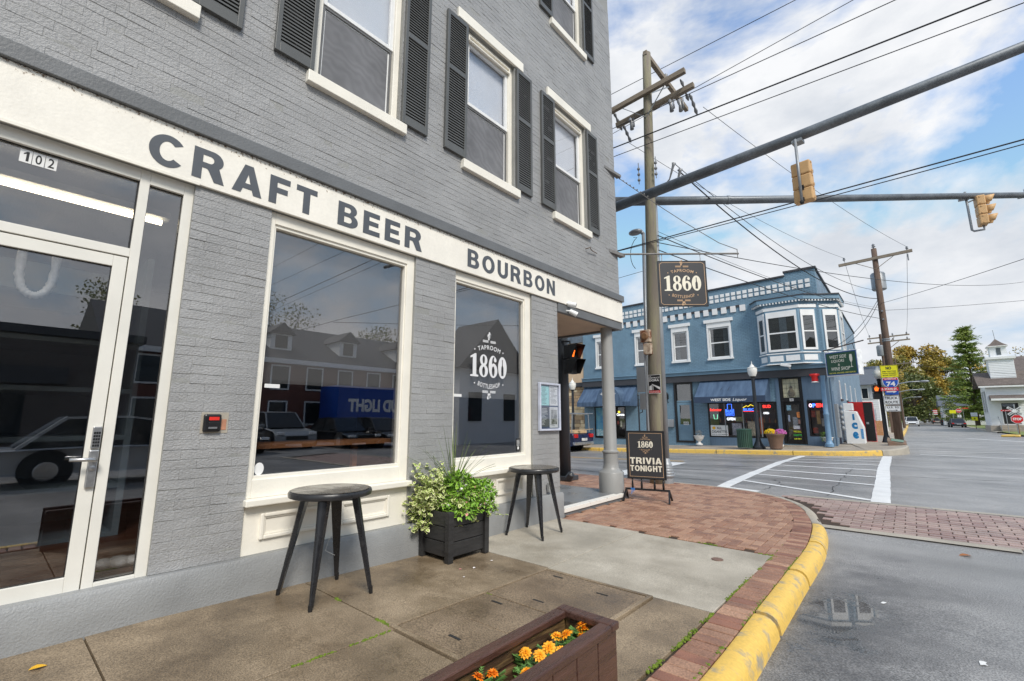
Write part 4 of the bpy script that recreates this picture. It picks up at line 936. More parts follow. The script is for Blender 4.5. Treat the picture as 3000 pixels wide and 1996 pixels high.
# leaves -----------------------------------------------------------
def leaf(m, p, d, up, ln, wd, curl=.2, two=False, idx=None):
    d = d.normalized(); s = d.cross(up)
    if s.length < 1e-3: s = d.cross(Vector((1, 0, 0)))
    s.normalize(); n = s.cross(d).normalized(); o = []
    prof = ((0, .08), (.22, .72), (.5, 1.0), (.78, .68), (1, .05))
    def ring(sc):
        L_, R_ = [], []
        for t, w_ in prof:
            t2 = .5 + (t - .5) * sc
            c = p + d * ln * t2 - n * (curl * ln * t2 * t2) ; L_.append(c + s * wd * w_ * .5 * sc + n * wd * .14 * w_); R_.append(c - s * wd * w_ * .5 * sc + n * wd * .14 * w_)
        return L_, R_, [p + d * ln * (.5 + (t - .5) * sc) - n * (curl * ln * (.5 + (t - .5) * sc) ** 2) for t, w_ in prof]
    n0 = len(m.f)
    Lr, Rr, Cr = ring(1.0)
    if not two:
        m.add(Lr + Cr + Rr, [(k, k + 1, 6 + k, 5 + k) for k in range(4)] + [(5 + k, 6 + k, 11 + k, 10 + k) for k in range(4)])
        if idx is not None: idx.extend([0] * 8)
    else:
        Li, Ri, Ci = ring(.66)
        m.add(Li + Ci + Ri, [(k, k + 1, 6 + k, 5 + k) for k in range(4)] + [(5 + k, 6 + k, 11 + k, 10 + k) for k in range(4)]); idx.extend([0] * 8)
        m.add(Lr + Li, [(k, k + 1, 6 + k, 5 + k) for k in range(4)]); m.add(Ri + Rr, [(k, k + 1, 6 + k, 5 + k) for k in range(4)]); idx.extend([1] * 8)
def rv(): 
    while True:
        v = Vector((random.uniform(-1, 1), random.uniform(-1, 1), random.uniform(-1, 1)))
        if .05 < v.length < 1: return v.normalized()
def leafmat(name, a, b, vs=14): 
    m_ = pm(name, a, .5, vs=vs, col2=b)
    m_.node_tree.nodes['Principled BSDF'].inputs['Subsurface Weight'].default_value = 0.0
    return m_
ML1 = leafmat('vinca_green', srgb(126, 158, 58), srgb(164, 186, 88)); ML2 = leafmat('vinca_cream', srgb(214, 216, 150), srgb(236, 232, 188)); ML3 = leafmat('deep_green_leaf', srgb(96, 144, 40), srgb(156, 194, 74))
vt = root('variegated_vinca', 'trailing cream and green variegated vine spilling over the planter', 'plant', (.18, 3.2, .42), world=True)
m = MB(); idx = []; stems = MB()
for k in range(104):
    a = random.uniform(0, 6.28); sp0 = Vector((.2 + .12 * math.cos(a), 3.2 + .15 * math.sin(a), .43)); 
    side = k % 4
    if side == 0: tgt = Vector((random.uniform(-.02, .24), random.uniform(2.86, 2.96), random.uniform(.22, .6)))          # over the near-left side
    elif side == 1: tgt = Vector((random.uniform(-.0, .30), random.uniform(2.88, 3.3), random.uniform(.55, .92)))
    elif side == 2: tgt = Vector((random.uniform(.05, .2), random.uniform(2.92, 3.12), random.uniform(.45, .80)))
    else: tgt = Vector((random.uniform(.34, .60), random.uniform(3.1, 3.72), random.uniform(.32, .66)))
    P = []
    for q in range(11):
        t = q / 10; p = sp0.lerp(tgt, t) + Vector((0, 0, .16 * math.sin(math.pi * min(1, t * 1.2)) * (1 if tgt.z < .5 else .35))); P.append(p)
    stems.tube(P, .002, 4)
    for q in range(2, 11):
        for w_ in range(3):
            d = rv(); d.z = d.z * .5 + .1; leaf(m, P[q] + rv() * .012, d, Vector((0, 0, 1)) + rv() * .5, random.uniform(.035, .058), random.uniform(.026, .04), .25, True, idx)
o = m.build('leaves', ML1, vt); o.data.materials.append(ML2); o.data.polygons.foreach_set('material_index', idx); o['kind'] = 'stuff'
stems.build('stems', ML1, vt)['kind'] = 'stuff'
ft = root('flowering_vinca', 'mound of glossy green leaves with small pink and white flowers', 'plant', (.38, 3.35, .42), world=True)
m = MB(); surf = []; LOB = [(.30, 3.22, .52, .16), (.42, 3.30, .55, .19), (.36, 3.48, .56, .20), (.45, 3.48, .46, .16), (.46, 3.22, .44, .14), (.30, 3.36, .62, .19), (.32, 3.30, .70, .15), (.44, 3.50, .60, .15)]
for k in range(2300):
    v = rv(); v.z = abs(v.z) * .9 - .15; r_ = random.uniform(.55, 1.0) ** .5
    lx, ly, lz, lr = LOB[k % len(LOB)]; p = Vector((lx + v.x * lr * r_, ly + v.y * lr * r_, lz + v.z * lr * 1.05 * r_))
    if r_ > .9: surf.append((p, v))
    d = (v + rv() * .8); leaf(m, p, d, Vector((0, 0, 1)) + rv() * .4, random.uniform(.028, .062), random.uniform(.015, .028), .3)
m.build('leaves', ML3, ft)['kind'] = 'stuff'
M_PET = [pm('pale_petal', (.85, .78, .76), .6, var=.06), pm('pink_petal', srgb(226, 150, 150), .6, var=.1)]
fme = []
for mt in M_PET:
    q = MB()
    for k in range(5):
        a = 2 * math.pi * k / 5; leaf(q, Vector((0, 0, 0)), Vector((math.cos(a), math.sin(a), .25)), Vector((0, 0, 1)), .014, .013, .1)
    me_ = q.mesh('flower'); me_.materials.append(mt); fme.append(me_)
random.shuffle(surf); nf = 0
for p, v in surf:
    if v.x - v.y * .7 < .1 or nf > 30: continue
    o = share(fme[nf % 3 == 0], 'flower', ft, p + v * .02); o.rotation_euler = v.to_track_quat('Z', 'Y').to_euler(); nf += 1
st = root('spike_grass', 'spiky dracaena fountain rising from the middle of the planter', 'plant', (.26, 3.28, .45), world=True)
MLS = leafmat('spike_leaf', srgb(70, 92, 48), srgb(122, 136, 78), 6)
for k in range(30):
    a = k * 2.4 + random.uniform(-.2, .2); up = random.uniform(.2, 1.0); ln = random.uniform(.52, .72); m = MB(); b0 = Vector((.26, 3.28, .62)); d = Vector((math.cos(a) * (1 - up * .75), math.sin(a) * (1 - up * .75), .35 + up)).normalized()
    s = d.cross(Vector((0, 0, 1))).normalized(); P = []
    for q in range(6):
        t = q / 5; c = b0 + d * ln * t + Vector((0, 0, -.22 * (1 - up) * t * t)); w_ = .007 * (1 - t) ** .7 + .0006; P += [c - s * w_, c + Vector((0, 0, -.003)), c + s * w_]
    m.add(P, [(q * 3 + e, q * 3 + e + 1, q * 3 + e + 4, q * 3 + e + 3) for q in range(5) for e in (0, 1)]).build('blade', MLS, st)
# fallen petals and leaves
M_LEAFY = pm('fallen_yellow_leaf', srgb(220, 170, 40), .6, var=.15); M_LEAFB = pm('fallen_brown_leaf', srgb(150, 96, 54), .7, var=.2)
for x, y, s_, mt, lb, cat in ((.75, 3.12, .025, M_PET[0], 'largest pale fallen petal on the concrete in front of the planter', 'petal'), (.70, 3.0, .018, M_PET[1], 'small pinkish fallen petal nearest the planter corner', 'petal'), (.88, 2.86, .018, M_PET[0], 'pale fallen petal farthest from the planter', 'petal'), (.72, 3.35, .02, M_PET[0], 'cream fallen petal beside the pale slab joint', 'petal'),
                          (.35, .33, .05, M_LEAFY, 'bright yellow fallen leaf on the near sidewalk', 'leaf'), (4.55, 5.0, .09, M_LEAFB, 'tan fallen leaf on the wet asphalt far from the kerb', 'leaf'), (3.58, 3.15, .07, M_LEAFB, 'orange brown fallen leaf on the asphalt at the bottom edge', 'leaf'), (4.2, 7.2, .08, M_LEAFB, 'small pale brown leaf in the lane near the brick crossing', 'leaf')):
    m = MB(); leaf(m, Vector((x, y, (gz(y) if x < 3 else rz(x, y)) + .006)), Vector((random.uniform(-1, 1), random.uniform(-1, 1), .05)), Vector((0, 0, 1)), s_ * 1.4, s_, .1)
    tag(m.build('fallen_' + cat, mt), lb, cat)
for x, y, s_, lb in ((3.55, 4.95, .05, 'white paint fleck on the wet asphalt by the puddle'), (4.05, 4.15, .06, 'larger smeared white paint fleck in the middle of the lane')):
    s_ *= .5; m = MB(); pts = [(x + s_ * math.cos(k * .7) * random.uniform(.25, 1), y + 1.6 * s_ * math.sin(k * .7) * random.uniform(.5, 1), rz(x, y) + .005) for k in range(9)]
    tag(m.add(pts, [tuple(range(9))]).build('paint_fleck', M_WLINE), lb, 'paint mark')

# ---- brown wooden trough with marigolds
WT = root('wooden_trough', 'weathered dark brown wooden trough planter at the picture bottom', 'planter', (2.65, 1.3, .06), world=True)
M_WOODB = pm('brown_stained_wood', srgb(66, 44, 38), .3, vs=3, col2=srgb(92, 64, 54), stretch=(10, 1.2, 10), bump=.4, bs=20, rvar=.14)
M_WOODW = pm('weathered_inner_wood', srgb(70, 50, 34), .5, vs=2.5, col2=srgb(158, 130, 84), stretch=(12, 1.5, 12), bump=.5, bs=25, c2pos=(.45, .75))
ZT = .455
for a, nm in (((2.498, 2.556), 'rim_board'), ((2.738, 2.80), 'rim_board')): B(a[0], a[1], .55, 1.935, ZT - .032, ZT).build(nm, M_WOODB, WT, bev=.006)
B(2.498, 2.80, 1.937, 2.0, ZT - .031, ZT + .001).build('rim_board', M_WOODB, WT, bev=.006)
for k in range(9):
    y = .55 + k * .16; B(2.772, 2.792, y, y + .154, .06, ZT - .033).build('side_board', M_WOODB, WT, bev=.003); B(2.506, 2.524, y, y + .154, .06, ZT - .033).build('side_board', M_WOODB, WT, bev=.003)
for k in range(2): B(2.53 + k * .12, 2.645 + k * .12, 1.968, 1.99, .06, ZT - .033).build('end_board', M_WOODB, WT, bev=.003)
for z_ in (.16, .27, .36): B(2.5245, 2.536, .56, 1.965, z_, z_ + .075).build('inner_board', M_WOODW, WT, bev=.003)
for z_ in (.16, .27, .36): B(2.54, 2.77, 1.955, 1.967, z_, z_ + .075).build('inner_board', M_WOODW, WT, bev=.003)
m = MB().prism([(2.795, 1.2, .08), (2.803, 1.2, .08), (2.803, 1.2, .40), (2.795, 1.2, .40)], (0, .05, 0)); m.build('batten', M_WOODB, WT)
B(2.537, 2.771, .56, 1.953, .08, .24).build('soil', pm('trough_soil', (.022, .014, .01), .9, vs=25, var=.5, bump=1, bs=60), WT)
M_MGF = [pm('marigold_orange', srgb(250, 160, 20), .6, vs=60, col2=srgb(255, 186, 40)), pm('marigold_deep', srgb(226, 110, 12), .6, vs=60, col2=srgb(250, 150, 20))]
M_MGL = leafmat('marigold_leaf', srgb(60, 98, 38), srgb(110, 150, 76), 30)
heads = []
for mt in M_MGF:
    q = MB()
    for ring_, (nr, ln, el, zz) in enumerate(((11, .024, .05, 0), (9, .019, .45, .003), (7, .014, .9, .006), (5, .009, 1.6, .008))):
        for k in range(nr):
            a = 2 * math.pi * (k + .5 * ring_) / nr; leaf(q, Vector((math.cos(a) * .003, math.sin(a) * .003, zz)), Vector((math.cos(a), math.sin(a), el)), Vector((0, 0, 1)), ln * random.uniform(.85, 1.1), ln * .62, .25)
    me_ = q.mesh('marigold_head'); me_.materials.append(mt); heads.append(me_)
hp = [(2.73, 1.91), (2.70, 1.84), (2.76, 1.75), (2.68, 1.69), (2.71, 1.59), (2.72, 1.52), (2.66, 1.50), (2.77, 1.60), (2.76, 1.39), (2.65, 1.26), (2.67, 1.31), (2.73, 1.84), (2.70, 1.73)]
where = ['deepest in the far corner of the trough', 'beside the far inner wall, second from the corner', 'lowest bloom of the far cluster', 'small bloom left of the far cluster', 'upright bloom in the middle of the trough', 'big bloom in front of the middle one', 'tall bloom at the left of the middle cluster', 'low bloom near the right board', 'single bloom near the bottom edge', 'leftmost bloom at the very bottom edge', 'faded bloom next to the leftmost one', 'bloom tucked against its neighbour in the far cluster', 'half open bloom between the two clusters']
for k, ((x, y), wh) in enumerate(zip(hp, where)):
    zt = random.uniform(.385, .43); f_ = (1.352 - zt) / .892; x = 3.9 + (x - 3.9) * f_; y *= f_; x = min(2.725, max(2.57, x)); y = min(1.92, y)
    t = root('marigold', 'orange marigold, ' + wh, 'flower', (x, y, .24), world=True, group='marigolds in the wooden trough')
    o = share(heads[0 if k not in (9, 10) else 1], 'flower_head', t, (x, y, zt)); s_ = random.uniform(.95, 1.2); o.scale = (s_, s_, s_); o.rotation_euler = (random.uniform(-.5, .1), random.uniform(-.1, .6), random.uniform(0, 6))
    MB().tube([(x, y, .2), (x + .004, y, (zt + .2) / 2), (x, y, zt)], .0022, 5).build('stem', M_MGL, t)
    m = MB()
    for q in range(42):
        a = random.uniform(0, 6.28); zz = random.uniform(.25, zt - .02); d = Vector((math.cos(a), math.sin(a), random.uniform(-.1, .7)))
        b0 = Vector((x, y, zz)); ln = random.uniform(.035, .06); st_ = b0 + d.normalized() * ln
        for w_ in range(5):
            c = b0.lerp(st_, .3 + .17 * w_)
            for sg in (-1, 1): leaf(m, c, d + d.cross(Vector((0, 0, 1))).normalized() * sg * .9, Vector((0, 0, 1)), .016, .0055, .1)
        leaf(m, st_ - d.normalized() * .006, d, Vector((0, 0, 1)), .016, .006, .1)
    m.build('foliage', M_MGL, t)['kind'] = 'stuff'

# ---- trivia sign
AF = root('sidewalk_sign', 'black springy sidewalk sign reading 1860 trivia tonight', 'sign', (.41, 7.46, 0), R(15.5))
M_SIGN = pm('charcoal_sign_panel', srgb(52, 52, 55), .4, vs=4, var=.08); M_TAN = pm('tan_print', srgb(196, 162, 128), .6, var=.05); M_CRM = pm('cream_print', srgb(232, 226, 208), .6, var=.03)
bd = B(-.31, .31, -.012, .012, .355, 1.135).build('panel', M_SIGN, AF); frame('y', None, -.318, .318, .347, 1.143, .022, -.022, .022).build('panel_frame', M_BLACK, bd, bev=.004)
frame('y', None, -.275, .275, .385, 1.105, .006, -.0145, -.0125).build('border_line', M_TAN, bd)
logo_1860(bd, (0, -.0135, .915), (1, 0, 0), (0, 0, 1), .25, M_CRM, lift=0, mat2=M_TAN)
lay(bold_text('TRIVIA', .12), 'lettering', M_CRM, bd, (-.265, -.0138, .595), (1, 0, 0), (0, 0, 1), .52, .105); lay(bold_text('TONIGHT', .12), 'lettering', M_CRM, bd, (-.265, -.0138, .475), (1, 0, 0), (0, 0, 1), .52, .095)
B(-.36, .36, -.018, .018, .165, .195).build('base_rail', M_BLACK, AF)
for x in (-.24, -.09, .12, .26):
    MB().tube([(x, 0, .195), (x, 0, .25), (x, 0, .30), (x, 0, .36)], [.016, .019, .013, .01], 8).build('spring', M_BLACK, AF, smooth=True)
for sx in (-1, 1):
    for sy in (-1, 1): MB().beam((sx * .345, sy * .0, .18), (sx * .365, sy * .19, .0), .028, .028).build('leg', M_BLACK, AF)
m = MB()
for k in range(4): m.tube([(-.27 + .02 * k, -.02, .20), (-.25 + .015 * k, -.035, .17), (-.26 + .02 * k, -.03, .10 + .02 * k)], .005, 5)
tag(m.build('ribbon', pm('blue_ribbon', srgb(70, 140, 220), .5), AF), 'knotted blue ribbon')

# ---- hanging sign on its iron bar
r40 = Vector((math.cos(R(40)), math.sin(R(40)), 0)); HS = root('hanging_sign', 'square charcoal 1860 taproom bottleshop sign hanging at the corner', 'sign', (.9, 8.3, 3.39), world=True)
c = Vector((.905, 8.30, 3.83)); n40 = Vector((math.sin(R(40)), -math.cos(R(40)), 0)); mt3 = Matrix((r40, -n40, (0, 0, 1))).transposed()
pn = MB().obox(c, (.90, .035, .88), mt3).build('panel', M_SIGN, HS, bev=.004)
for dx, dz, wx, wz in ((0, .43, .90, .016), (0, -.43, .90, .016), (.443, 0, .014, .85), (-.443, 0, .014, .85)): MB().obox(c + r40 * dx + Vector((0, 0, dz)), (wx, .042, wz), mt3).build('edge_strip', M_BLACK, pn)
m = MB()
for dx, dz, wx, wz in ((0, .405, .74, .008), (0, -.405, .74, .008), (.415, 0, .008, .74), (-.415, 0, .008, .74)): m.obox(c + n40 * .0185 + r40 * dx + Vector((0, 0, dz)), (wx, .002, wz), mt3)
for sx in (-1, 1):
    for sz_ in (-1, 1): m.beam(c + n40 * .0185 + r40 * sx * .37 + Vector((0, 0, sz_ * .405)), c + n40 * .0185 + r40 * sx * .415 + Vector((0, 0, sz_ * .37)), .002, .008)
m.build('border_line', M_TAN, pn)
logo_1860(pn, c + n40 * .0185, r40, (0, 0, 1), .68, M_CRM, lift=.0015, mat2=M_TAN)
for s_ in (-.36, .36): MB().tube([c + r40 * s_ + Vector((0, 0, .43)), c + r40 * s_ + Vector((.004, 0, .49)), c + r40 * s_ + Vector((0, 0, .585))], .008, 6).build('hanger', M_STEEL, HS)
SB = root('sign_bar', 'thin grey iron bar jutting diagonally from the taproom corner', 'bracket', (0, 7.5, 4.4), world=True)
M_IRON = pm('grey_iron', srgb(120, 118, 116), .5, vs=20, var=.2)
MB().tube([(-.02, 7.50, 4.405), tuple(Vector((-.02, 7.5, 4.405)) + r40 * 2.3)], .019, 8).build('bar', M_IRON, SB); e_ = Vector((-.02, 7.5, 4.405)) + r40 * 2.28
MB().tube([e_ + Vector((0, 0, -.08)), e_ + Vector((0, 0, .09))], .007, 6).build('tip', M_IRON, SB)
MB().prism([(0.002, 7.2, 4.37), (.002, 7.62, 4.35), (.11, 7.62, 4.35)], (0, 0, .06)).build('wall_plate', M_IRON, SB)
MB().tube([(.03, 7.60, 6.0)] + [tuple(Vector((.03, 7.6, 6.0)).lerp(e_, t) + Vector((0, 0, -.05 * math.sin(math.pi * t)))) for t in (.1, .25, .4, .55, .7, .85)] + [tuple(e_ + Vector((0, 0, .08)))], .007, 5).build('stay_wire', M_IRON, SB)
for k in range(9):
    p = Vector((.03, 7.6, 6.0)).lerp(e_, .02 + k * .03); MB().ball(p, .016, 6, 4).build('turnbuckle_link', M_IRON, SB)
MB().prism([(0.002, 7.14, 6.02), (.002, 7.62, 5.98), (.10, 7.62, 5.98)], (0, 0, .05)).build('wall_plate', M_IRON, SB)

# ================================================================== mast arms, poles and signals
M_GALV = pm('weathered_galvanised', srgb(92, 97, 102), .45, vs=2.5, col2=srgb(120, 126, 132), metal=.25, speck=.12, ss=40, rvar=.1)
M_GALVL = pm('light_galvanised', srgb(150, 154, 158), .45, vs=3, var=.1, metal=.3)
MP = root('mast_arm_pole', 'dark grey traffic mast pole with two long arms over the intersection', 'traffic pole', (-2.14, 8.76, 0), world=True)
MB().tube([(-2.14, 8.76, 0), (-2.14, 8.76, 3), (-2.14, 8.76, 7.1)], [.14, .125, .11], 16).build('pole', pm('charcoal_pole', srgb(60, 64, 70), .4, vs=2, var=.1), MP, smooth=True)
MB().box(-2.36, -1.92, 8.54, 8.98, 0, .10).tube([(-1.98, 8.62, .02), (-1.85, 8.58, .16), (-1.84, 8.58, .2)], [.09, .08, .03], 10).build('base_casting', MATS['charcoal_pole'], MP, bev=.02)
a1 = [(-2.1, 8.75, 5.93), (2.9, 8.75, 6.20), (9.5, 8.75, 6.62)]; d40 = Vector((math.cos(R(40)), math.sin(R(40)), 0))
MB().tube(a1, [.118, .092, .055], 16).build('mast_arm', M_GALV, MP, smooth=True)
p0 = Vector((-2.14, 8.76, 6.62)); MB().tube([p0, p0 + d40 * 5 + Vector((0, 0, .03)), p0 + d40 * 14 + Vector((0, 0, .12))], [.118, .092, .06], 16).build('mast_arm', M_GALV, MP, smooth=True)
MB().tube([p0 + d40 * 4.1 + Vector((0, 0, .025)), p0 + d40 * 4.16 + Vector((0, 0, .025))], .107, 16).build('arm_collar', M_GALV, MP)
M_SIG = pm('tan_signal_housing', srgb(206, 166, 116), .55, vs=6, var=.08, col2=None); M_SIGI = pm('dark_visor_inside', (.02, .02, .02), .6)
def signal(label, loc, rz_, top, lit=None):
    """three section head, local +Y is where it faces; hung from z=top on a steel drop pipe"""
    t = root('traffic_signal', label, 'traffic light', loc, rz_, 'traffic signals on the mast arms')
    for k, colr in enumerate((srgb(120, 24, 20), srgb(150, 110, 20), srgb(20, 90, 60))):
        z_ = .27 - k * .27
        s = B(-.165, .165, -.09, .09, z_ - .132, z_ + .132).build('section', M_SIG, t, bev=.025)
        m = MB(); vs_ = []
        for r_, y_ in ((.13, .085), (.128, .30)):
            for q in range(11):
                a = R(-35 + 250 * q / 10); dr = .06 * (1 - math.sin(a)) * (1 if y_ > .2 else 0); vs_.append((r_ * math.cos(a), y_ - dr, z_ + r_ * math.sin(a)))
        m.add(vs_, [(q, q + 1, 12 + q, 11 + q) for q in range(10)]); v = m.build('visor', M_SIG, s, smooth=True)
        so = v.modifiers.new('thick', 'SOLIDIFY'); so.thickness = .008
        MB().lathe([(.11, 0), (.1, .012), (.05, .022)], n=16).build('lens', pm('lens_%d' % k, colr, .25, var=.1), s).matrix_local = Matrix.Translation((0, .092, z_)) @ Matrix.Rotation(R(-90), 4, 'X')
        for q in (-.09, .09):
            for xq in (-.178, .163): B(xq, xq + .015, -.03, 0, z_ + q - .014, z_ + q + .014).build('hinge', M_SIG, s)
    t.scale = (.88, .88, .9)
    return t
def drop(t, off, z0, z1, pts=None):
    for q in (pts or [[(off[0], off[1], z0), (off[0], off[1], z1)]]): MB().tube(q, .026, 10).build('drop_pipe', M_GALVL, t, smooth=True)
s1 = signal('tan traffic signal seen from behind, hanging on the nearer mast arm', (2.9, 8.78, 5.34), R(-8), 6.2)
drop(s1, (-.02, -.13), -.42, .86); MB().box(-.09, .09, -.13, .05, .80, .86).build('arm_clamp', M_GALVL, s1); MB().ball((-.02, -.13, -.43), .04, 8, 6).build('pipe_end', M_BLACK, s1)
B(-.04, .02, -.13, -.08, -.40, -.34).build('bracket', M_BLACK, s1); B(-.06, .03, -.096, -.0915, -.18, -.08).build('backplate_hole', M_BLACK, s1)
s2 = signal('tan traffic signal in profile on the farther mast arm', (5.66, 15.2, 6.27), R(-84), 6.7)
s3 = signal('tan traffic signal at the right edge on the farther mast arm', (6.76, 16.05, 6.3), R(-84), 6.7)
for s_ in (s2, s3):
    MB().tube([(0, -.25, .62), (0, -.24, -.48), (0, -.20, -.52), (0, .0, -.52), (0, .0, -.40)], .028, 10).build('drop_pipe', M_GALVL, s_, smooth=True); MB().tube([(0, -.25, .3), (0, -.08, .36)], .02, 8).build('top_strut', M_GALVL, s_); MB().box(-.07, .07, -.40, -.18, .40, .52).build('arm_clamp', M_GALVL, s_)
# pedestrian signal on the mast pole
def ped(label, loc, rz_, col1, col2, sc=1.0):
    t = root('pedestrian_signal', label, 'pedestrian signal', loc, rz_, 'pedestrian signals'); M_PB = pm('black_signal', (.016, .016, .017), .4, var=.2)
    for k, cl in ((.165, col1), (-.165, col2)):
        s = B(-.16, .16, .0, .13, k - .155, k + .155).build('section', M_PB, t, bev=.012)
        m = MB(); f_, bk = -.26, .0
        m.add([(-.15, bk, k - .15), (.15, bk, k - .15), (.15, bk, k + .15), (-.15, bk, k + .15), (-.15, -.10, k - .15), (.15, -.10, k - .15), (.155, f_, k + .155), (-.155, f_, k + .155)], [(3, 2, 6, 7), (0, 3, 7, 4), (2, 1, 5, 6)])
        v = m.build('visor', M_PB, s); so = v.modifiers.new('thick', 'SOLIDIFY'); so.thickness = .006
        fc = B(-.135, .135, -.004, -.001, k - .135, k + .135).build('face', pm('signal_face', (.03, .03, .032), .3), s)
        if cl: 
            hand = [(-.06, -.10), (.05, -.10), (.07, -.02), (.10, .05), (.075, .06), (.05, .01), (.045, .10), (.025, .10), (.02, .02), (.012, .12), (-.01, .12), (-.012, .02), (-.03, .10), (-.05, .10), (-.045, .01), (-.065, .06), (-.085, .05), (-.075, -.03)]
            MB().add([(x, -.0055, k + z) for x, z in hand], [tuple(range(len(hand)))]).build('hand_symbol', cl, fc)
    MB().tube([(0, .06, .36), (0, .06, .42), (.0, .3, .45)], .022, 8).build('bracket', M_PB, t)
    return t
M_HAND = glow('lit_orange_hand', (1.0, .16, .015), 1.7)
ped('black pedestrian signal with lit orange hand beneath the taproom porch', (-1.78, 8.62, 2.66), R(84), M_HAND, None)
# small blank sign backs on the slim light pole
LPp = root('light_pole', 'slim grey steel light pole behind the wooden utility pole', 'light pole', (-.78, 10.2, 0), world=True)
MB().tube([(-.80, 10.2, -.03), (-.74, 10.2, 2.5), (-.66, 10.2, 5.85)], [.05, .045, .04], 10).build('pole', M_GALVL, LPp, smooth=True)
MB().ball((-.84, 10.15, 5.92), .14, 12, 8, (1.3, .8, .55)).tube([(-.66, 10.2, 5.84), (-.72, 10.18, 5.93)], .045, 8).build('lamp_head', M_GALVL, LPp, smooth=True)
MB().tube([(-.9, 10.15, 5.8)] + [(-.72 - .28 * math.sin(R(k * 18)), 10.15, 5.35 + .45 * math.cos(R(k * 18))) for k in range(1, 9)], .008, 5).build('cable', M_BLACK, LPp)
B(-.97, -.70, 10.12, 10.13, 1.95, 2.55).build('sign_back', pm('bare_aluminium', srgb(186, 190, 192), .5, vs=3, var=.06), LPp); B(-.92, -.72, 10.115, 10.125, 1.55, 1.93).build('sign_back', MATS['bare_aluminium'], LPp)
SPp = root('steel_pole', 'grey steel pole with ribbed flared base behind the trivia sign', 'pole', (-.2, 9.76, 0), world=True)
MB().tube([(-.21, 9.76, .4), (-.15, 9.76, 6.25)], [.072, .06], 14).build('pole', M_GALVL, SPp, smooth=True)
pr = [(.16, .0), (.16, .12)]
for k in range(5): pr += [(.19 - .012 * k, .13 + k * .055), (.20 - .014 * k, .16 + k * .055), (.185 - .014 * k, .182 + k * .055)]
pr += [(.11, .43), (.085, .52), (.075, .54)]
MB().lathe([(r_ * .82, z_) for r_, z_ in pr], (-.21, 9.76, 0), 22).build('ribbed_base', M_GALVL, SPp, auto=True)
# wooden utility pole
UP = root('utility_pole', 'tall mossy wooden utility pole with double crossarms at the taproom corner', 'utility pole', (-.36, 9.6, 0), world=True)
M_POLE = pm('mossy_pole_wood', srgb(126, 117, 106), .85, vs=2.2, col2=srgb(138, 133, 110), stretch=(5, 5, .6), bump=.6, bs=16, bd=.02, c2pos=(.42, .6))
M_ARMW = pm('weathered_crossarm', srgb(122, 110, 96), .85, vs=3, col2=srgb(150, 138, 122), stretch=(1, 6, 6), bump=.4, bs=20)
def px_(z): return -.36 + .028 * z
MB().tube([(px_(z), 9.6, z) for z in (-.1, 1.5, 3, 5, 7, 9, 10.15)], [.155, .147, .138, .126, .112, .10, .096], 16).build('pole', M_POLE, UP, smooth=True)
M_INS = pm('grey_porcelain', srgb(134, 136, 140), .3, vs=6, var=.15)
for z_, xa, xb, yy in ((9.02, -1.13, .85, 9.47), (8.76, -1.02, .94, 9.73)):
    MB().beam((xa, yy, z_ - .06), (xb, yy, z_ + .08), .10, .12).build('crossarm', M_ARMW, UP, bev=.006)
    for x in (xa + .12, xb - .15):
        MB().tube([(x, yy + .08, z_ - .02)] + [(x + .02, yy + .15 + .07 * k, z_ - .08 - .05 * k) for k in range(6)], [.012, .04, .02, .045, .02, .045, .015], 8).build('insulator', M_INS, UP, smooth=True)
MB().beam((px_(10.1), 9.5, 10.12), (px_(10.1) + .05, 12.1, 10.0), .10, .12).build('crossarm', M_ARMW, UP, bev=.006)
MB().beam((px_(9.2), 9.65, 9.1), (px_(10.1) + .03, 10.9, 10.02), .03, .03).build('brace', M_GALVL, UP)
for a, b in (((px_(8.4), 9.5, 8.4), (-.75, 9.5, 8.95)), ((px_(8.4), 9.5, 8.4), (.35, 9.5, 9.0))): MB().beam(a, b, .03, .008).build('brace', M_GALVL, UP)
for y_, z_ in ((10.7, 10.1), (11.8, 10.06)): MB().lathe([(.02, 0), (.03, .05), (.06, .07), (.03, .1), (.055, .13), (.02, .18)], (px_(10.1) + .03, y_, z_), 10).build('insulator', M_INS, UP, smooth=True)
for x, y_, z_ in ((.42, 9.6, 8.5), (.62, 9.62, 8.42), (-.55, 9.55, 8.45)):
    MB().tube([(x, y_, z_ + .16), (x, y_, z_ + .1), (x + .02, y_, z_), (x + .03, y_, z_ - .16)], [.02, .05, .035, .05], 8).beam((x + .08, y_, z_ + .12), (x + .09, y_, z_ - .12), .02, .03).build('fuse_cutout', M_INS, UP, smooth=True)
for dx in (-.22, .2):
    for k in range(3): MB().lathe([(.015, 0), (.035, .02), (.035, .05), (.015, .07)], (px_(7) + dx, 9.5, 6.85 + k * .14), 8).build('spool_insulator', M_INS, UP)
    MB().beam((px_(7) + dx, 9.5, 6.78), (px_(7) + dx, 9.5, 7.32), .015, .015).build('rack', M_GALVL, UP)
for k in range(2):
    x = .40 + k * .14; z_ = 7.05 - k * .2; MB().tube([(px_(6.5) + .1, 9.62, 6.4), (x - .1, 9.6, z_ - .35), (x, 9.6, z_ - .06), (x + .02, 9.6, z_)], [.016, .016, .03, .05], 8).build('weather_head', M_INS, UP, smooth=True)
bx_ = root('meter_box', 'rusty cream electric box with round dial on the wooden pole', 'meter', (px_(3) - .13, 9.42, 2.72), world=True)
xx = px_(3) - .09
MB().box(xx - .12, xx + .10, 9.36, 9.50, 3.0, 3.27).build('upper_box', pm('rusty_cream', srgb(208, 190, 168), .6, vs=6, col2=srgb(120, 70, 44), c2pos=(.42, .6)), bx_, bev=.01)
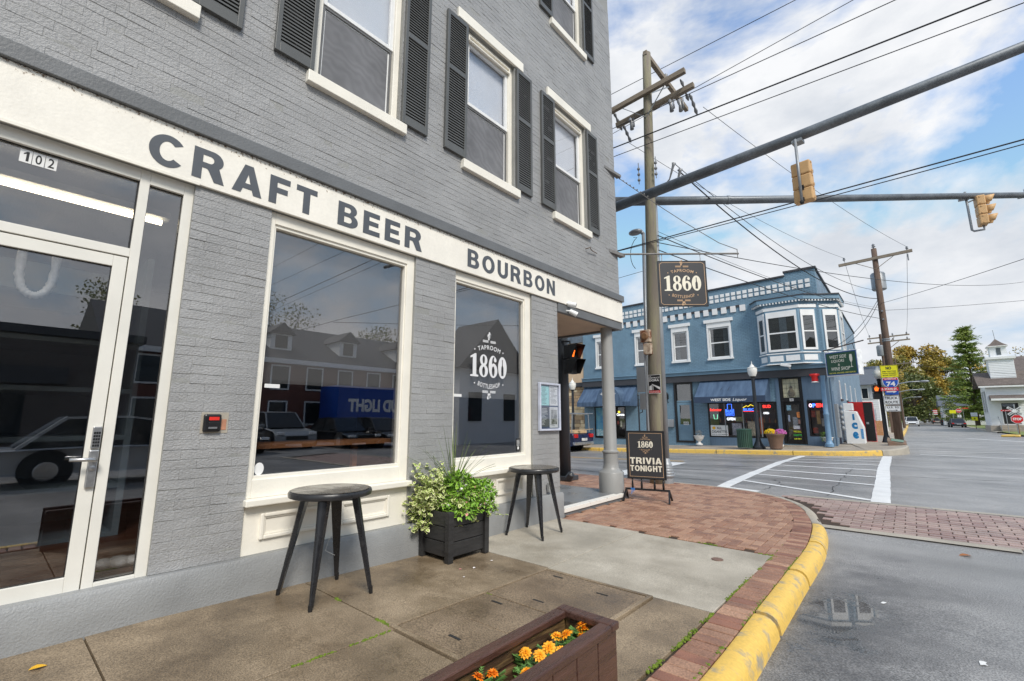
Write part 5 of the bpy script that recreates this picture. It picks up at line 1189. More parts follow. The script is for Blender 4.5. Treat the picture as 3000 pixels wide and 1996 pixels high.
MB().tube([(xx - .01, 9.362, 3.13), (xx - .01, 9.34, 3.13), (xx - .01, 9.325, 3.13)], [.085, .085, .06], 18).build('dial', pm('brown_dial', srgb(134, 100, 70), .5, vs=8, var=.2), bx_)
MB().box(xx - .06, xx + .11, 9.37, 9.50, 2.73, 2.97).build('lower_box', MATS['rusty_cream'], bx_, bev=.01)
MB().tube([(xx - .05, 9.45, 2.73), (xx - .07, 9.45, 2.6), (xx - .06, 9.45, .1)], .022, 8).build('conduit', M_GALVL, bx_)
DS = root('district_sign', 'small black district dora sign with red strip on the wooden pole', 'sign', (-.24, 9.44, 1.88), world=True)
B(-.375, -.105, 9.44, 9.446, 1.88, 2.275).build('panel', pm('sign_black', (.015, .015, .016), .35), DS, bev=.0)
frame('y', None, -.378, -.102, 1.877, 2.278, .008, 9.4375, 9.4395).build('white_edge', M_WHITE, DS)
B(-.365, -.115, 9.4375, 9.4395, 1.888, 1.94).build('red_strip', pm('sign_red', (.62, .03, .03), .4), DS)
lay(text_raw('DISTRICT', .03), 'lettering', M_WHITE, DS, (-.36, 9.4372, 2.195), (1, 0, 0), (0, 0, 1), .24, .032); lay(text_raw('DORA', .05), 'lettering', M_WHITE, DS, (-.36, 9.4372, 2.135), (1, 0, 0), (0, 0, 1), .23, .048); lay(text_raw('THE', .02), 'lettering', M_WHITE, DS, (-.36, 9.4372, 2.236), (1, 0, 0), (0, 0, 1), .05, .018)
lay(text_raw('NO ALCOHOL', .03), 'lettering', M_WHITE, DS, (-.345, 9.4365, 1.915), (1, 0, 0), (0, 0, 1), .21, .016); lay(text_raw('BEYOND THIS POINT', .02), 'lettering', M_WHITE, DS, (-.345, 9.4365, 1.894), (1, 0, 0), (0, 0, 1), .21, .012)
MB().add([(-.36, 9.4372, 1.95), (-.30, 9.4372, 1.95), (-.30, 9.4372, 2.06), (-.36, 9.4372, 2.03)], [(0, 1, 2, 3)]).add([(-.285, 9.4372, 1.95), (-.27, 9.4372, 1.95), (-.27, 9.4372, 2.06), (-.285, 9.4372, 2.065)], [(0, 1, 2, 3)]).add([(-.25, 9.4372, 1.95), (-.12, 9.4372, 1.95), (-.12, 9.4372, 2.01), (-.30, 9.4372, 2.085), (-.36, 9.4372, 2.05), (-.36, 9.4372, 2.04), (-.30, 9.4372, 2.07)], [(0, 1, 2, 3, 6, 5, 4)][:0] + [(1, 2, 3, 6)]).build('building_print', M_WHITE, DS)
# ================================================================== blue painted brick building across the side street
def brickmat(name, col, mortar, bw=.21, bh=.075, bump=.5):
    m = pm(name, col, .55, vs=.9, var=.15, speck=.07, ss=12); t = m.node_tree; nn = t.nodes.new; lk = t.links.new; b = t.nodes['Principled BSDF']
    g = nn('ShaderNodeNewGeometry'); se = nn('ShaderNodeSeparateXYZ'); lk(g.outputs['Position'], se.inputs[0]); ad = nn('ShaderNodeMath'); ad.operation = 'ADD'; lk(se.outputs[0], ad.inputs[0]); lk(se.outputs[1], ad.inputs[1])
    cm = nn('ShaderNodeCombineXYZ'); lk(ad.outputs[0], cm.inputs[0]); lk(se.outputs[2], cm.inputs[1])
    br = nn('ShaderNodeTexBrick'); br.inputs['Scale'].default_value = 1.0; br.inputs['Brick Width'].default_value = bw; br.inputs['Row Height'].default_value = bh; br.inputs['Mortar Size'].default_value = .006; br.inputs['Mortar Smooth'].default_value = .3
    lk(cm.outputs[0], br.inputs['Vector']); old = b.inputs['Base Color'].links[0].from_socket
    mu = nn('ShaderNodeMix'); mu.data_type = 'RGBA'; lk(br.outputs['Fac'], mu.inputs['Factor']); lk(old, mu.inputs[6]); mu.inputs[7].default_value = (*mortar, 1); lk(mu.outputs[2], b.inputs['Base Color'])
    iv = nn('ShaderNodeMath'); iv.operation = 'SUBTRACT'; iv.inputs[0].default_value = 1; lk(br.outputs['Fac'], iv.inputs[1])
    bp = nn('ShaderNodeBump'); bp.inputs['Strength'].default_value = bump; bp.inputs['Distance'].default_value = .01; lk(iv.outputs[0], bp.inputs['Height']); lk(bp.outputs[0], b.inputs['Normal'])
    return m
BC = srgb(114, 144, 164)
M_BLUE = brickmat('blue_painted_brick', BC, [c * .6 for c in BC], bump=1.0); M_BLUEP = pm('blue_smooth_paint', srgb(112, 142, 162), .5, vs=1.2, var=.12); M_BLUED = pm('slate_blue_panel', srgb(92, 114, 136), .5, vs=1.2, var=.08, stretch=(14, 14, 1))
M_BWHITE = pm('white_trim', (.80, .80, .79), .5, vs=2, var=.05); M_CHAR = pm('charcoal_cornice', srgb(62, 62, 66), .5, vs=1.5, var=.12); M_DGLASS = glass('dark_sash_glass', (.6, .63, .64), .14); M_ROOM = pm('dim_room', srgb(120, 112, 102), .9, vs=.8, var=.35)
BB = root('liquor_store_building', 'two storey blue painted brick corner building with white trim and bay windows', 'building', (-5, 25, 0), world=True)
Y = 25.0
def zo(x): return .019 * (x + 9)
UW = [(-10.93, -9.85, -10.72, -10.05), (-8.27, -7.13, -8.06, -7.32), (-6.05, -4.86, -5.84, -5.06), (-4.11, -2.66, -3.9, -2.87)]
ops = [(a, b, 4.47, 6.08) for _, _, a, b in UW] + [(-11.0, -8.95, .2, 2.05), (-5.95, -4.97, .1, 3.28), (-4.2, -1.05, .42, 2.13), (-.80, .07, .2, 3.24), (.24, .88, .56, 2.14)]
m = MB()
for a0, a1, b0, b1 in wall_cells(-11.75, 1.1, -.5, 3.3, ops): m.box(a0, a1, Y, Y + .3, b0, b1)
m.build('ground_floor_wall', M_BLUE, BB)
m = MB()
for a0, a1, b0, b1 in wall_cells(-11.75, 1.1, 3.3, 7.2, ops): m.box(a0, a1, Y, Y + .3, b0, b1)
m.prism([(-11.75, Y, 7.2), (-.15, Y, 7.2), (-.15, Y, 8.17), (-11.75, Y, 7.95)], (0, .3, 0)); m.box(-.15, 1.1, Y, Y + .3, 7.2, 8.36)
m.build('upper_wall', M_BLUE, BB)
SW = [(29.5, 30.1), (32.2, 32.8), (35, 35.6), (38, 38.6)]; sops = [(a, b, 2.35, 3.35) for a, b in SW] + [(a - .1, b + .2, 4.5, 6.0) for a, b in SW]
m = MB()
for a0, a1, b0, b1 in wall_cells(25.3, 43, -.5, 7.2, sops): m.box(.8, 1.1, a0, a1, b0, b1)
m.prism([(.8, 25.3, 7.2), (.8, 43, 7.2), (.8, 43, 7.7), (.8, 25.3, 8.3)], (.3, 0, 0)); m.box(-11.75, .8, 42.7, 43, -.5, 7.6); m.box(-11.75, -11.45, 25.3, 42.7, -.5, 7.6); m.box(-11.45, .8, 25.3, 42.7, 6.9, 7.0)
m.build('side_wall', brickmat('pale_blue_side_brick', srgb(118, 140, 160), srgb(92, 112, 132)), BB)
MB().prism([(-11.8, Y - .06, 7.96), (-.16, Y - .06, 8.18), (-.16, Y - .06, 8.26), (-11.8, Y - .06, 8.04)], (0, .42, 0)).box(-.2, 1.16, Y - .06, Y + .36, 8.36, 8.45).prism([(.75, 25.36, 8.3), (.75, 43, 7.7), (.75, 43, 7.78), (.75, 25.36, 8.39)], (.42, 0, 0)).build('parapet_coping', M_CHAR, BB)
q = MB().box(-.095, .095, -.03, 0, -.085, .085).mesh('white_square'); q.materials.append(M_BWHITE)
for k in range(45):
    x = .765 - k * .275
    for r_ in (0, 1): share(q, 'white_square', BB, (x, Y - .002, 7.65 + zo(x) - r_ * .235 - .02))
q = MB().box(-.13, .13, -.05, 0, -.16, .16).mesh('corbel_block'); q.materials.append(pm('corbel_white', (.78, .77, .76), .6, vs=40, var=.08, stretch=(.1, .1, 1)))
q2 = MB().box(-.10, .10, -.03, 0, -.06, .06).mesh('corbel_gap'); q2.materials.append(M_CHAR)
for k in range(21):
    x = -2.14 - k * .455; share(q, 'corbel_block', BB, (x, Y - .002, 6.87 + .3 * zo(x) + .03)); share(q2, 'corbel_gap', BB, (x - .227, Y - .002, 7.0 + .3 * zo(x) + .03))
# sash windows
def sash(par, x0, x1, z0, z1, y, mat=M_DGLASS, cur=None, depth=.25):
    w_ = frame('y', None, x0, x1, z0, z1, .07, y, y + .08, .07, .06).build('window', M_BWHITE, par); zm = (z0 + z1) / 2
    B(x0 + .07, x1 - .07, y + .01, y + .06, zm - .03, zm + .03).build('meeting_rail', M_BWHITE, w_)
    for a, b in ((z0 + .07, zm - .03), (zm + .03, z1 - .06)): B(x0 + .07, x1 - .07, y + .03, y + .034, a, b).build('pane', mat, w_)
    B(x0, x1, y + depth, y + depth + .01, z0, z1).build('room', M_ROOM, w_)
    if cur:
        vs_ = []; n = 24
        for k in range(n + 1):
            x = lerp(cur[0], cur[1], k / n); yy = y + .12 + .02 * math.sin(k * 1.9); vs_ += [(x, yy, z0 + .07), (x, yy, z1 - .07)]
        MB().add(vs_, [(2 * k, 2 * k + 2, 2 * k + 3, 2 * k + 1) for k in range(n)]).build('curtain', pm('lace_curtain', (.55, .58, .6), .8, var=.08), w_)
    return w_
for k, (l0, l1, a, b) in enumerate(UW):
    w_ = sash(BB, a, b, 4.47, 6.08, Y + .03, cur=[None, None, (a + .1, a + .3), (b - .35, b - .1)][k])
    frame('y', None, a - .10, b + .10, 4.46, 6.09, .10, Y - .03, Y + .03, .001, .001).build('casing', M_BWHITE, w_)
    B(l0 + .12, l1 - .12, Y - .035, Y + .02, 6.09, 6.36).build('head_board', M_BWHITE, w_); B(l0, l1, Y - .09, Y, 6.36, 6.53).build('head_cap', M_BWHITE, w_); B(l0 + .08, l1 - .08, Y - .09, Y, 4.37, 4.46).build('sill', M_BWHITE, w_)
# bay window on the front, narrower one round the corner
def bay(pts, par, z0, z1, zc, name):
    """pts: plan outline from wall to wall (outer). returns the part"""
    m = MB(); n = len(pts)
    m.prism([(p[0], p[1], z0) for p in pts], (0, 0, z1 - z0)); b_ = m.build(name, M_BLUEP, par)
    def off(d):
        c = Vector((sum(p[0] for p in pts) / n, sum(p[1] for p in pts) / n)); return [tuple(Vector(p) + (Vector(p) - c).normalized() * d) for p in pts]
    for d, za, zb, mt, nm in ((.06, z1 - .28, z1 - .13, M_BWHITE, 'white_band'), (.12, z1, z1 + .09, M_BLUEP, 'cornice_bed'), (.30, z1 + .09, z1 + .28, M_BLUEP, 'cornice'), (.36, z1 + .28, z1 + .33, M_CHAR, 'cornice_cap'), (.07, 4.34, 4.39, M_BWHITE, 'sill_band'), (.07, z0 + .0, z0 + .05, M_BWHITE, 'base_band')):
        MB().prism([(p[0], p[1], za) for p in off(d)], (0, 0, zb - za)).build(nm, mt, b_)
    o1 = off(.2)
    for (xa, ya), (xb, yb) in zip(o1[:-1], o1[1:]):
        L_ = math.hypot(xb - xa, yb - ya); k = max(2, int(L_ / .13)); 
        for j in range(k):
            t = (j + .5) / k; MB().obox((lerp(xa, xb, t), lerp(ya, yb, t), z1 + .045), (.055, .1, .075), Matrix.Rotation(math.atan2(yb - ya, xb - xa), 3, 'Z')).build('dentil', M_BWHITE, b_)
    return b_
def face_window(par, p, q, t0, t1, z0, z1, cur=False):
    """white framed sash on the plan line p-q between fractions t0..t1, standing proud of the bay"""
    p, q = Vector(p), Vector(q); d = (q - p); L_ = d.length; ang = math.atan2(d.y, d.x); mt = Matrix.Translation((p.x, p.y, 0)) @ Matrix.Rotation(ang, 4, 'Z')
    x0, x1 = t0 * L_, t1 * L_; zm = (z0 + z1 - .15) / 2
    def mk_(mb, nm, mat, pr):
        mb.v = [tuple(mt @ Vector(v)) for v in mb.v]; return mb.build(nm, mat, pr)
    w_ = mk_(frame('y', None, x0, x1, z0, z1, .09, -.05, .0, .10, .28), 'window', M_BWHITE, par)
    mk_(B(x0 + .09, x1 - .09, -.045, -.002, zm - .03, zm + .03), 'meeting_rail', M_BWHITE, w_)
    mk_(B(x0 + .09, x1 - .09, -.018, -.012, z0 + .1, z1 - .28), 'pane', M_DGLASS, w_)
    mk_(B(x0 + .09, x1 - .09, -.008, -.002, z0 + .1, z1 - .28), 'dark_room', M_ROOM, w_)
    if cur: mk_(B(lerp(x0, x1, .42), lerp(x0, x1, .66), -.012, -.009, z0 + .1, z1 - .28), 'curtain', pm('lace_curtain2', (.42, .46, .5), .8, vs=20, var=.2, stretch=(3, 1, .3)), w_)
    return w_
bp = [(-1.52, 25.0), (-1.07, 24.5), (.32, 24.5), (.95, 25.0)]
b1_ = bay(bp, BB, 3.85, 6.75, 0, 'bay_window')
face_window(b1_, bp[0], bp[1], .12, .92, 4.44, 6.37); face_window(b1_, bp[1], bp[2], .03, .95, 4.46, 6.38, True); face_window(b1_, bp[2], bp[3], .1, .9, 4.48, 6.37)
for a, b, t0, t1 in ((0, 1, .15, .85), (1, 2, .05, .45), (1, 2, .53, .93), (2, 3, .1, .85)):
    p, q = Vector(bp[a]), Vector(bp[b]); c = p.lerp(q, (t0 + t1) / 2); d = q - p
    MB().obox((c.x, c.y, 4.13), (d.length * (t1 - t0), .05, .26), Matrix.Rotation(math.atan2(d.y, d.x), 3, 'Z')).build('apron_panel', M_BWHITE, b1_)
sp_ = [(1.1, 25.15), (1.75, 25.65), (1.75, 27.1), (1.1, 27.6)]
b2_ = bay(sp_, BB, 3.85, 6.75, 0, 'bay_window')
face_window(b2_, sp_[0], sp_[1], .12, .9, 4.46, 6.37); face_window(b2_, sp_[1], sp_[2], .1, .9, 4.46, 6.37)
for k, (a, b) in enumerate(SW):
    w_ = frame('x', None, a, b, 2.35, 3.35, .08, 1.02, 1.09).build('side_window', M_BWHITE, BB); B(.95, .96, a, b, 2.35, 3.35).build('dark_glass', pm('black_glass', (.02, .02, .025), .1), w_); B(1.0, 1.16, a - .05, b + .05, 2.27, 2.35).build('sill', pm('maroon_sill', srgb(70, 52, 54), .6), w_)
    w_ = frame('x', None, a - .1, b + .2, 4.5, 6.0, .1, 1.02, 1.09).build('side_window', M_BWHITE, BB); B(.95, .96, a - .1, b + .2, 4.5, 6).build('dark_glass', MATS['black_glass'], w_)
# intermediate cornice
m = B(-11.75, 1.3, Y - .22, Y - .001, 3.62, 3.78).build('ledge', M_BLUEP, BB); B(-11.75, 1.3, Y - .30, Y - .001, 3.78, 3.83).build('ledge_cap', M_BLUEP, BB)
B(-11.75, 1.3, Y - .18, Y - .001, 3.28, 3.615).build('dark_fascia', M_CHAR, BB)  # charcoal painted fascia below the ledge
# right shop window with display
def room(par, x0, x1, z0, z1, depth=1.2):
    m = MB(); y0, y1 = Y + .301, Y + .3 + depth; m.add([(x0, y0, z0), (x1, y0, z0), (x1, y1, z0), (x0, y1, z0), (x0, y0, z1), (x1, y0, z1), (x1, y1, z1), (x0, y1, z1)], [(0, 1, 2, 3), (7, 6, 5, 4), (2, 6, 7, 3), (0, 3, 7, 4), (1, 5, 6, 2)]); return m.build('display_room', M_ROOM, par)
SHP = frame('y', None, -4.22, -1.03, .40, 2.15, .06, Y - .03, Y + .05).build('shop_window', M_BLACK, BB)
for x in (-3.40, -2.55, -1.74): B(x - .02, x + .02, Y - .02, Y + .04, .46, 2.09).build('mullion', M_GALVL, SHP)
xs_ = (-4.16, -3.42, -2.57, -1.76, -1.09)
for a, b in zip(xs_, xs_[1:]): B(a + .02, b, Y + .01, Y + .014, .46, 2.09).build('pane', M_GLASS2, SHP)
room(SHP, -4.2, -1.05, .42, 2.13)
B(-4.2, -1.05, Y - .035, Y - .001, -.2, .395).build('stall_riser', M_BLUED, BB)
M_BOT = [pm('bottle_%d' % k, c_, .3, var=.2) for k, c_ in enumerate((srgb(150, 60, 40), srgb(60, 90, 50), srgb(190, 150, 90), srgb(70, 60, 90), srgb(200, 190, 180), srgb(180, 90, 50)))]
random.seed(11)
for k in range(34):
    x = -4.1 + k * .088; z_ = .46 + (k % 3) * .34; h = random.uniform(.18, .3); dp = random.uniform(.35, .9)
    MB().lathe([(.035, 0), (.037, h * .6), (.014, h * .78), (.014, h)], (x, Y + .3 + dp, z_), 8).build('bottle', M_BOT[k % 6], SHP)
for k in range(3): B(-4.15, -1.1, Y + .75, Y + 1.4, .44 + .34 * k, .455 + .34 * k).build('display_shelf', pm('shelf_wood', srgb(130, 92, 62), .6), SHP)
for x0, x1, z0, z1, c_ in ((-3.2, -2.75, .5, 1.1, srgb(212, 204, 206)), (-2.45, -2.1, .5, 1.2, srgb(200, 184, 156)), (-1.9, -1.75, .6, 1.4, srgb(196, 96, 50)), (-3.0, -2.6, 1.2, 1.42, srgb(150, 148, 90))):
    B(x0, x1, Y + .35, Y + .37, z0, z1).build('poster', pm('poster_%d' % int(-x0 * 100), c_, .6, vs=16, var=.35), SHP)
def neon(par, txt, x, z, w_, h, mat, bold=.0): return lay(text_raw(txt, bold, space=1.05), 'neon_lettering', mat, par, (x, Y + .0, z), (1, 0, 0), (0, 0, 1), w_, h, lift=.0)
NR, NB_, NW_, NY = glow('neon_red', (1, .04, .03), 2.4), glow('neon_blue', (.05, .18, 1), 2.6), glow('neon_white', (.9, .95, 1), 1.6), glow('neon_yellow', (1, .75, .05), 1.8)
neon(SHP, 'Budweiser', -4.11, 1.72, .56, .13, NR, .02); neon(SHP, 'BUD', -3.34, 1.66, .36, .12, NB_, .02); neon(SHP, 'LIGHT', -3.34, 1.52, .36, .12, NB_, .02); neon(SHP, 'OPEN', -3.32, 1.25, .40, .14, NW_, .03); neon(SHP, 'BUSCH', -2.5, 1.72, .62, .12, NB_, .02); neon(SHP, 'BUD', -1.62, 1.85, .34, .14, NR, .02); neon(SHP, 'OPEN', -1.62, 1.55, .24, .10, NW_, .02)
MB().tube([(-2.52, Y, 1.87), (-2.36, Y, 1.97), (-2.28, Y, 1.93), (-2.16, Y, 2.02), (-2.02, Y, 1.94), (-1.96, Y, 1.97), (-1.88, Y, 1.86)], .012, 6).build('neon_mountain', NY, SHP); MB().tube([(-2.52, Y, 1.69), (-1.86, Y, 1.69)], .01, 6).build('neon_line', NR, SHP)
MB().tube([(-3.25, Y, 2.06), (-3.05, Y, 2.06), (-3.05, Y, 1.82), (-2.96, Y, 1.8), (-2.96, Y, 1.48), (-3.34, Y, 1.48), (-3.34, Y, 1.8), (-3.25, Y, 1.82), (-3.25, Y, 2.06)], .01, 6).build('neon_outline', NB_, SHP); MB().tube([(-3.95, Y, 1.55), (-3.93, Y, 1.32), (-3.78, Y, 1.32), (-3.76, Y, 1.55)], .012, 6).build('neon_glass', glow('neon_green', (.3, 1, .6), 1.2), SHP)
p_ = B(-4.14, -3.30, Y - .008, Y - .004, .47, 1.0).build('cigarette_poster', M_WHITE, SHP); M_INK = pm('black_ink', (.015, .015, .015), .6)
lay(text_raw('ALL', .02), 'lettering', M_INK, p_, (-3.84, Y - .0095, .80), (1, 0, 0), (0, 0, 1), .24, .12); lay(text_raw('CIGARETTES', .02), 'lettering', M_INK, p_, (-4.1, Y - .0095, .62), (1, 0, 0), (0, 0, 1), .76, .12); lay(text_raw('SOLD AT STATE MINIMUM', .02), 'lettering', M_INK, p_, (-4.1, Y - .0095, .52), (1, 0, 0), (0, 0, 1), .76, .04)
MB().tube([(-3.98, Y - .0085, .86), (-3.98, Y - .0105, .86)], .08, 16).build('sun_print', pm('sun_yellow', srgb(240, 180, 40), .6), p_)
# awnings
M_CANV = pm('blue_awning_canvas', srgb(58, 78, 104), .7, vs=1.5, col2=srgb(84, 106, 132), stretch=(3, .6, .6), bump=.2, bs=12)
AW = MB().prism([(-4.5, Y, 3.33), (-4.55, Y - .95, 2.40), (-4.55, Y - .95, 2.14), (-4.5, Y, 2.14)], (3.26, 0, 0)).build('awning', M_CANV, BB)
B(-4.57, -1.27, Y - .965, Y - .952, 2.12, 2.42).build('valance', pm('navy_valance', srgb(50, 66, 90), .7, vs=3, var=.1), AW)
lay(text_raw('WEST SIDE', .03), 'lettering', M_BWHITE, AW, (-3.75, Y - .968, 2.19), (1, 0, 0), (0, 0, 1), .95, .13); lay(text_raw('Liquor', .01), 'lettering', M_BWHITE, AW, (-2.72, Y - .968, 2.15), (1, 0, 0), (0, 0, 1), .62, .17, shear=.3)
for x in (-3.35, -3.0): MB().add([(x, Y - .71, 2.68), (x + .04, Y - .62, 2.77), (x + .1, Y - .42, 2.97), (x + .03, Y - .58, 2.81)], [(0, 1, 2, 3)]).build('tear', M_DARK, AW)
AL = MB().prism([(-11.7, Y, 3.25), (-11.72, Y - .9, 2.30), (-11.72, Y - .9, 2.05), (-11.7, Y, 2.05)], (3.55, 0, 0)).build('awning', M_CANV, BB)
m = MB(); arc_ = [(-9.43 + .78 * math.cos(R(a)), 2.28 + .92 * math.sin(R(a))) for a in range(0, 181, 12)]
m.prism([(x, Y - 1.15, z) for x, z in [(-8.65, 2.05)] + arc_ + [(-10.21, 2.05)]], (0, 1.1, 0)); d_ = m.build('awning_dome', M_CANV, AL)
lay(text_raw('WEST SIDE', .03), 'lettering', M_BWHITE, d_, (-9.88, Y - 1.153, 2.80), (1, 0, 0), (0, 0, 1), .9, .15, arc=(.62, 1)); lay(text_raw('Liquor', .01), 'lettering', M_BWHITE, d_, (-9.78, Y - 1.153, 2.45), (1, 0, 0), (0, 0, 1), .75, .22, shear=.3); lay(text_raw('105', .03), 'lettering', M_BWHITE, d_, (-9.3, Y - 1.153, 2.15), (1, 0, 0), (0, 0, 1), .34, .17)
# left shopfront
LS = frame('y', None, -11.02, -8.93, .18, 2.07, .07, Y - .03, Y + .05).build('shop_window', M_BLACK, BB); room(LS, -11.0, -8.95, .2, 2.05, .8)
B(-10.95, -10.25, Y + .012, Y + .016, .3, 2.0).build('beach_poster', pm('beach_poster', srgb(120, 180, 190), .6, vs=3, col2=srgb(70, 140, 190)), LS); B(-10.95, -10.25, Y + .006, Y + .01, .3, .7).build('surf_print', pm('surf', srgb(60, 170, 190), .5, vs=8, col2=srgb(220, 230, 230)), LS)
B(-10.2, -10.1, Y - .02, Y + .04, .25, 2.0).build('door_stile', M_BLACK, LS); B(-10.95, -9.0, Y + .02, Y + .024, .25, 2.0).build('pane', M_GLASS2, LS)
lay(text_raw('Corona', .03), 'neon_lettering', NW_, LS, (-9.52, Y - .001, 1.50), (1, 0, 0), (0, 0, 1), .5, .15); MB().tube([(-9.36, Y - .003, 1.72), (-9.36, Y - .001, 1.72)], .07, 12).build('neon_crown', NY, LS)
for k in range(4): B(-9.9 + k * .2, -9.78 + k * .2, Y - .004, Y - .001, 1.0 - .15 * (k % 2), 1.2).build('flyer', pm('flyer_%d' % k, [srgb(170, 150, 130), srgb(110, 120, 140), srgb(150, 80, 70), srgb(180, 180, 160)][k], .7, vs=20, var=.3), LS)
# street door number 103
D3 = frame('y', None, -5.97, -4.95, .08, 3.29, .10, Y - .04, Y + .1).build('street_door', M_BLACK, BB)
B(-5.86, -5.05, Y + .05, Y + .10, 2.22, 2.30).build('transom_bar', M_BLUEP, D3); B(-5.85, -5.06, Y + .08, Y + .085, 2.30, 3.18).build('transom_pane', M_DGLASS, D3); B(-5.85, -5.06, Y + .25, Y + .26, 2.2, 3.2).build('blind', pm('tan_blind', srgb(150, 138, 118), .8), D3)
dl = frame('y', None, -5.86, -5.05, .13, 2.2, .13, Y + .04, Y + .09, .9, .14).build('door_leaf', M_BLUEP, D3); B(-5.74, -5.17, Y + .06, Y + .065, 1.03, 2.06).build('pane', M_DGLASS, dl); B(-5.8, -5.1, Y + .3, Y + .31, .9, 2.1).build('dark_hall', M_ROOM, dl)
for k in range(5): B(-5.80, -5.11, Y + .033, Y + .039, .22 + k * .155, .355 + k * .155).build('door_slat', M_BLUEP, dl, bev=.01)
pl_ = B(-5.55, -5.28, Y + .028, Y + .034, 1.0, 1.17).build('number_plate', M_WHITE, dl); lay(text_raw('103', .03), 'digits', M_INK, pl_, (-5.53, Y + .0265, 1.025), (1, 0, 0), (0, 0, 1), .23, .12)
m = B(-6.45, -6.05, Y - .16, Y - .001, .88, 1.3).build('letter_box', M_GALVL, BB, bev=.02)
wl = MB().tube([(-6.30, Y, 2.25), (-6.30, Y - .12, 2.2), (-6.30, Y - .2, 2.35)], .02, 6).lathe([(.05, 0), (.10, .05), (.10, .28), (.06, .36), (.01, .42)], (-6.30, Y - .2, 2.36), 8).build('wall_lantern', M_BLACK, BB)
# corner entrance
ED = frame('y', None, -.84, .10, .18, 3.26, .12, Y - .02, Y + .12, .06, .05).box(-.72, -.02, Y - .02, Y + .12, 2.12, 2.30).build('entrance', M_BLACK, BB)
dr = frame('y', None, -.70, -.04, .24, 2.1, .07, Y + .04, Y + .09, .14, .1).build('shop_door', M_BLACK, ED); B(-.63, -.11, Y + .06, Y + .064, .38, 2.0).build('pane', M_GLASS2, dr); B(-.72, -.02, Y + .3, Y + .31, .2, 2.1).build('dark_hall', M_ROOM, dr)
for x, z_, w_, h, c_ in ((-.62, 1.72, .18, .24, srgb(130, 170, 190)), (-.24, 1.38, .13, .26, srgb(210, 130, 70)), (-.6, 1.2, .08, .3, srgb(150, 160, 180)), (-.42, 1.05, .2, .36, srgb(120, 124, 130)), (-.42, .86, .26, .16, srgb(190, 190, 196)), (-.2, 1.1, .08, .2, srgb(160, 120, 110))): B(x, x + w_, Y + .054, Y + .058, z_, z_ + h).build('flyer', pm('door_flyer_%d' % int((x + 1) * 1000 + z_ * 10), c_, .6, vs=18, var=.35), dr)
YS = pm('yellow_print', srgb(226, 230, 40), .6)
for t, z_, mt in (('WE SELL', .70, YS), ('E-CIGARETTES', .54, pm('green_print', srgb(70, 200, 90), .6)), ('WE SELL', .36, YS)): lay(text_raw(t, .03), 'lettering', mt, dr, (-.44, Y + .052, z_), (1, 0, 0), (0, 0, 1), .32, .085)
pl_ = B(-.45, -.29, Y - .03, Y - .021, 2.15, 2.27).build('number_plate', M_WHITE, ED); lay(text_raw('101', .03), 'digits', M_INK, pl_, (-.43, Y - .032, 2.17), (1, 0, 0), (0, 0, 1), .12, .08)
B(-.70, -.04, Y + .05, Y + .055, 2.32, 3.19).build('leaded_pane', pm('leaded_glass', srgb(150, 150, 130), .3, vs=3, col2=srgb(206, 200, 170)), ED)
m = MB(); m.lathe([(.10, 0), (.15, .12), (.11, .3), (.06, .36), (.075, .44), (.03, .5)], (-.36, Y + .03, 2.36), 10); m.v = [(v[0], Y + .03 + (v[1] - Y - .03) * .1, v[2]) for v in m.v]; m.build('figure_print', pm('figure_grey', srgb(60, 62, 66), .5, vs=12, col2=srgb(130, 120, 96)), ED)
for k in range(4): B(-.70 + k * .165 + .155, -.70 + k * .165 + .162, Y + .044, Y + .0495, 2.32, 3.19).build('lead_bar', M_BLACK, ED)
for k in range(3): B(-.70, -.04, Y + .043, Y + .0485, 2.53 + .22 * k, 2.537 + .22 * k).build('lead_bar', M_BLACK, ED)
B(-1.0, -.845, Y - .03, Y - .001, .0, 3.27).build('pilaster', M_BLUED, BB); B(.105, .235, Y - .03, Y - .001, 0, 3.27).build('pilaster', M_BLUED, BB); B(.236, .9, Y - .028, Y - .001, 2.2, 3.27).build('panel', M_BLUED, BB); B(.236, .9, Y - .028, Y - .001, -.1, .55).build('panel', M_BLUED, BB); B(.9, 1.12, Y - .05, Y - .001, -.1, 3.27).build('corner_board', M_BLUED, BB)
RW = frame('y', None, .22, .90, .54, 2.16, .06, Y - .032, Y + .05).build('shop_window', M_BLACK, BB); room(RW, .24, .88, .56, 2.14, .5); B(.28, .84, Y + .012, Y + .016, .6, 2.1).build('pane', M_GLASS2, RW)
for k, (ch, mt) in enumerate(zip('OPEN', (NW_, NB_, NR, NR))): lay(text_raw(ch, .06), 'neon_lettering', mt if k else glow('neon_pink', (1, .6, .8), 1.8), RW, (.29 + k * .14, Y - .003, 1.85), (1, 0, 0), (0, 0, 1), .125, .17)
for k, (x, z_, w_, h) in enumerate(((.32, 1.4, .16, .3), (.52, 1.1, .14, .6), (.7, 1.0, .13, .35), (.33, .68, .2, .25))): B(x, x + w_, Y + .2, Y + .21, z_, z_ + h).build('display_item', M_BOT[(k * 2) % 6], RW)
m = MB().lathe([(.17, 0), (.17, .12), (.13, .16), (.105, .3), (.10, 1.35), (.115, 1.37), (.115, 1.43), (.095, 1.46), (.09, 2.9), (.12, 3.0), (.13, 3.1)], (.98, 24.45, .13), 16).build('porch_post', pm('pale_blue_post', srgb(112, 146, 176), .45, var=.06), BB, auto=True)
B(-1.0, 1.25, 24.4, 25.0, .02, .125).build('entry_step', M_CONC3, BB)
for x, z0, z1 in ((1.13, .1, 3.2), (1.13, .5, 2.6)): MB().tube([(x + .03, 25.3 + z0, z0), (x + .03, 25.3 + z0, z1)], .04, 8).build('downpipe', M_BLUED, BB)
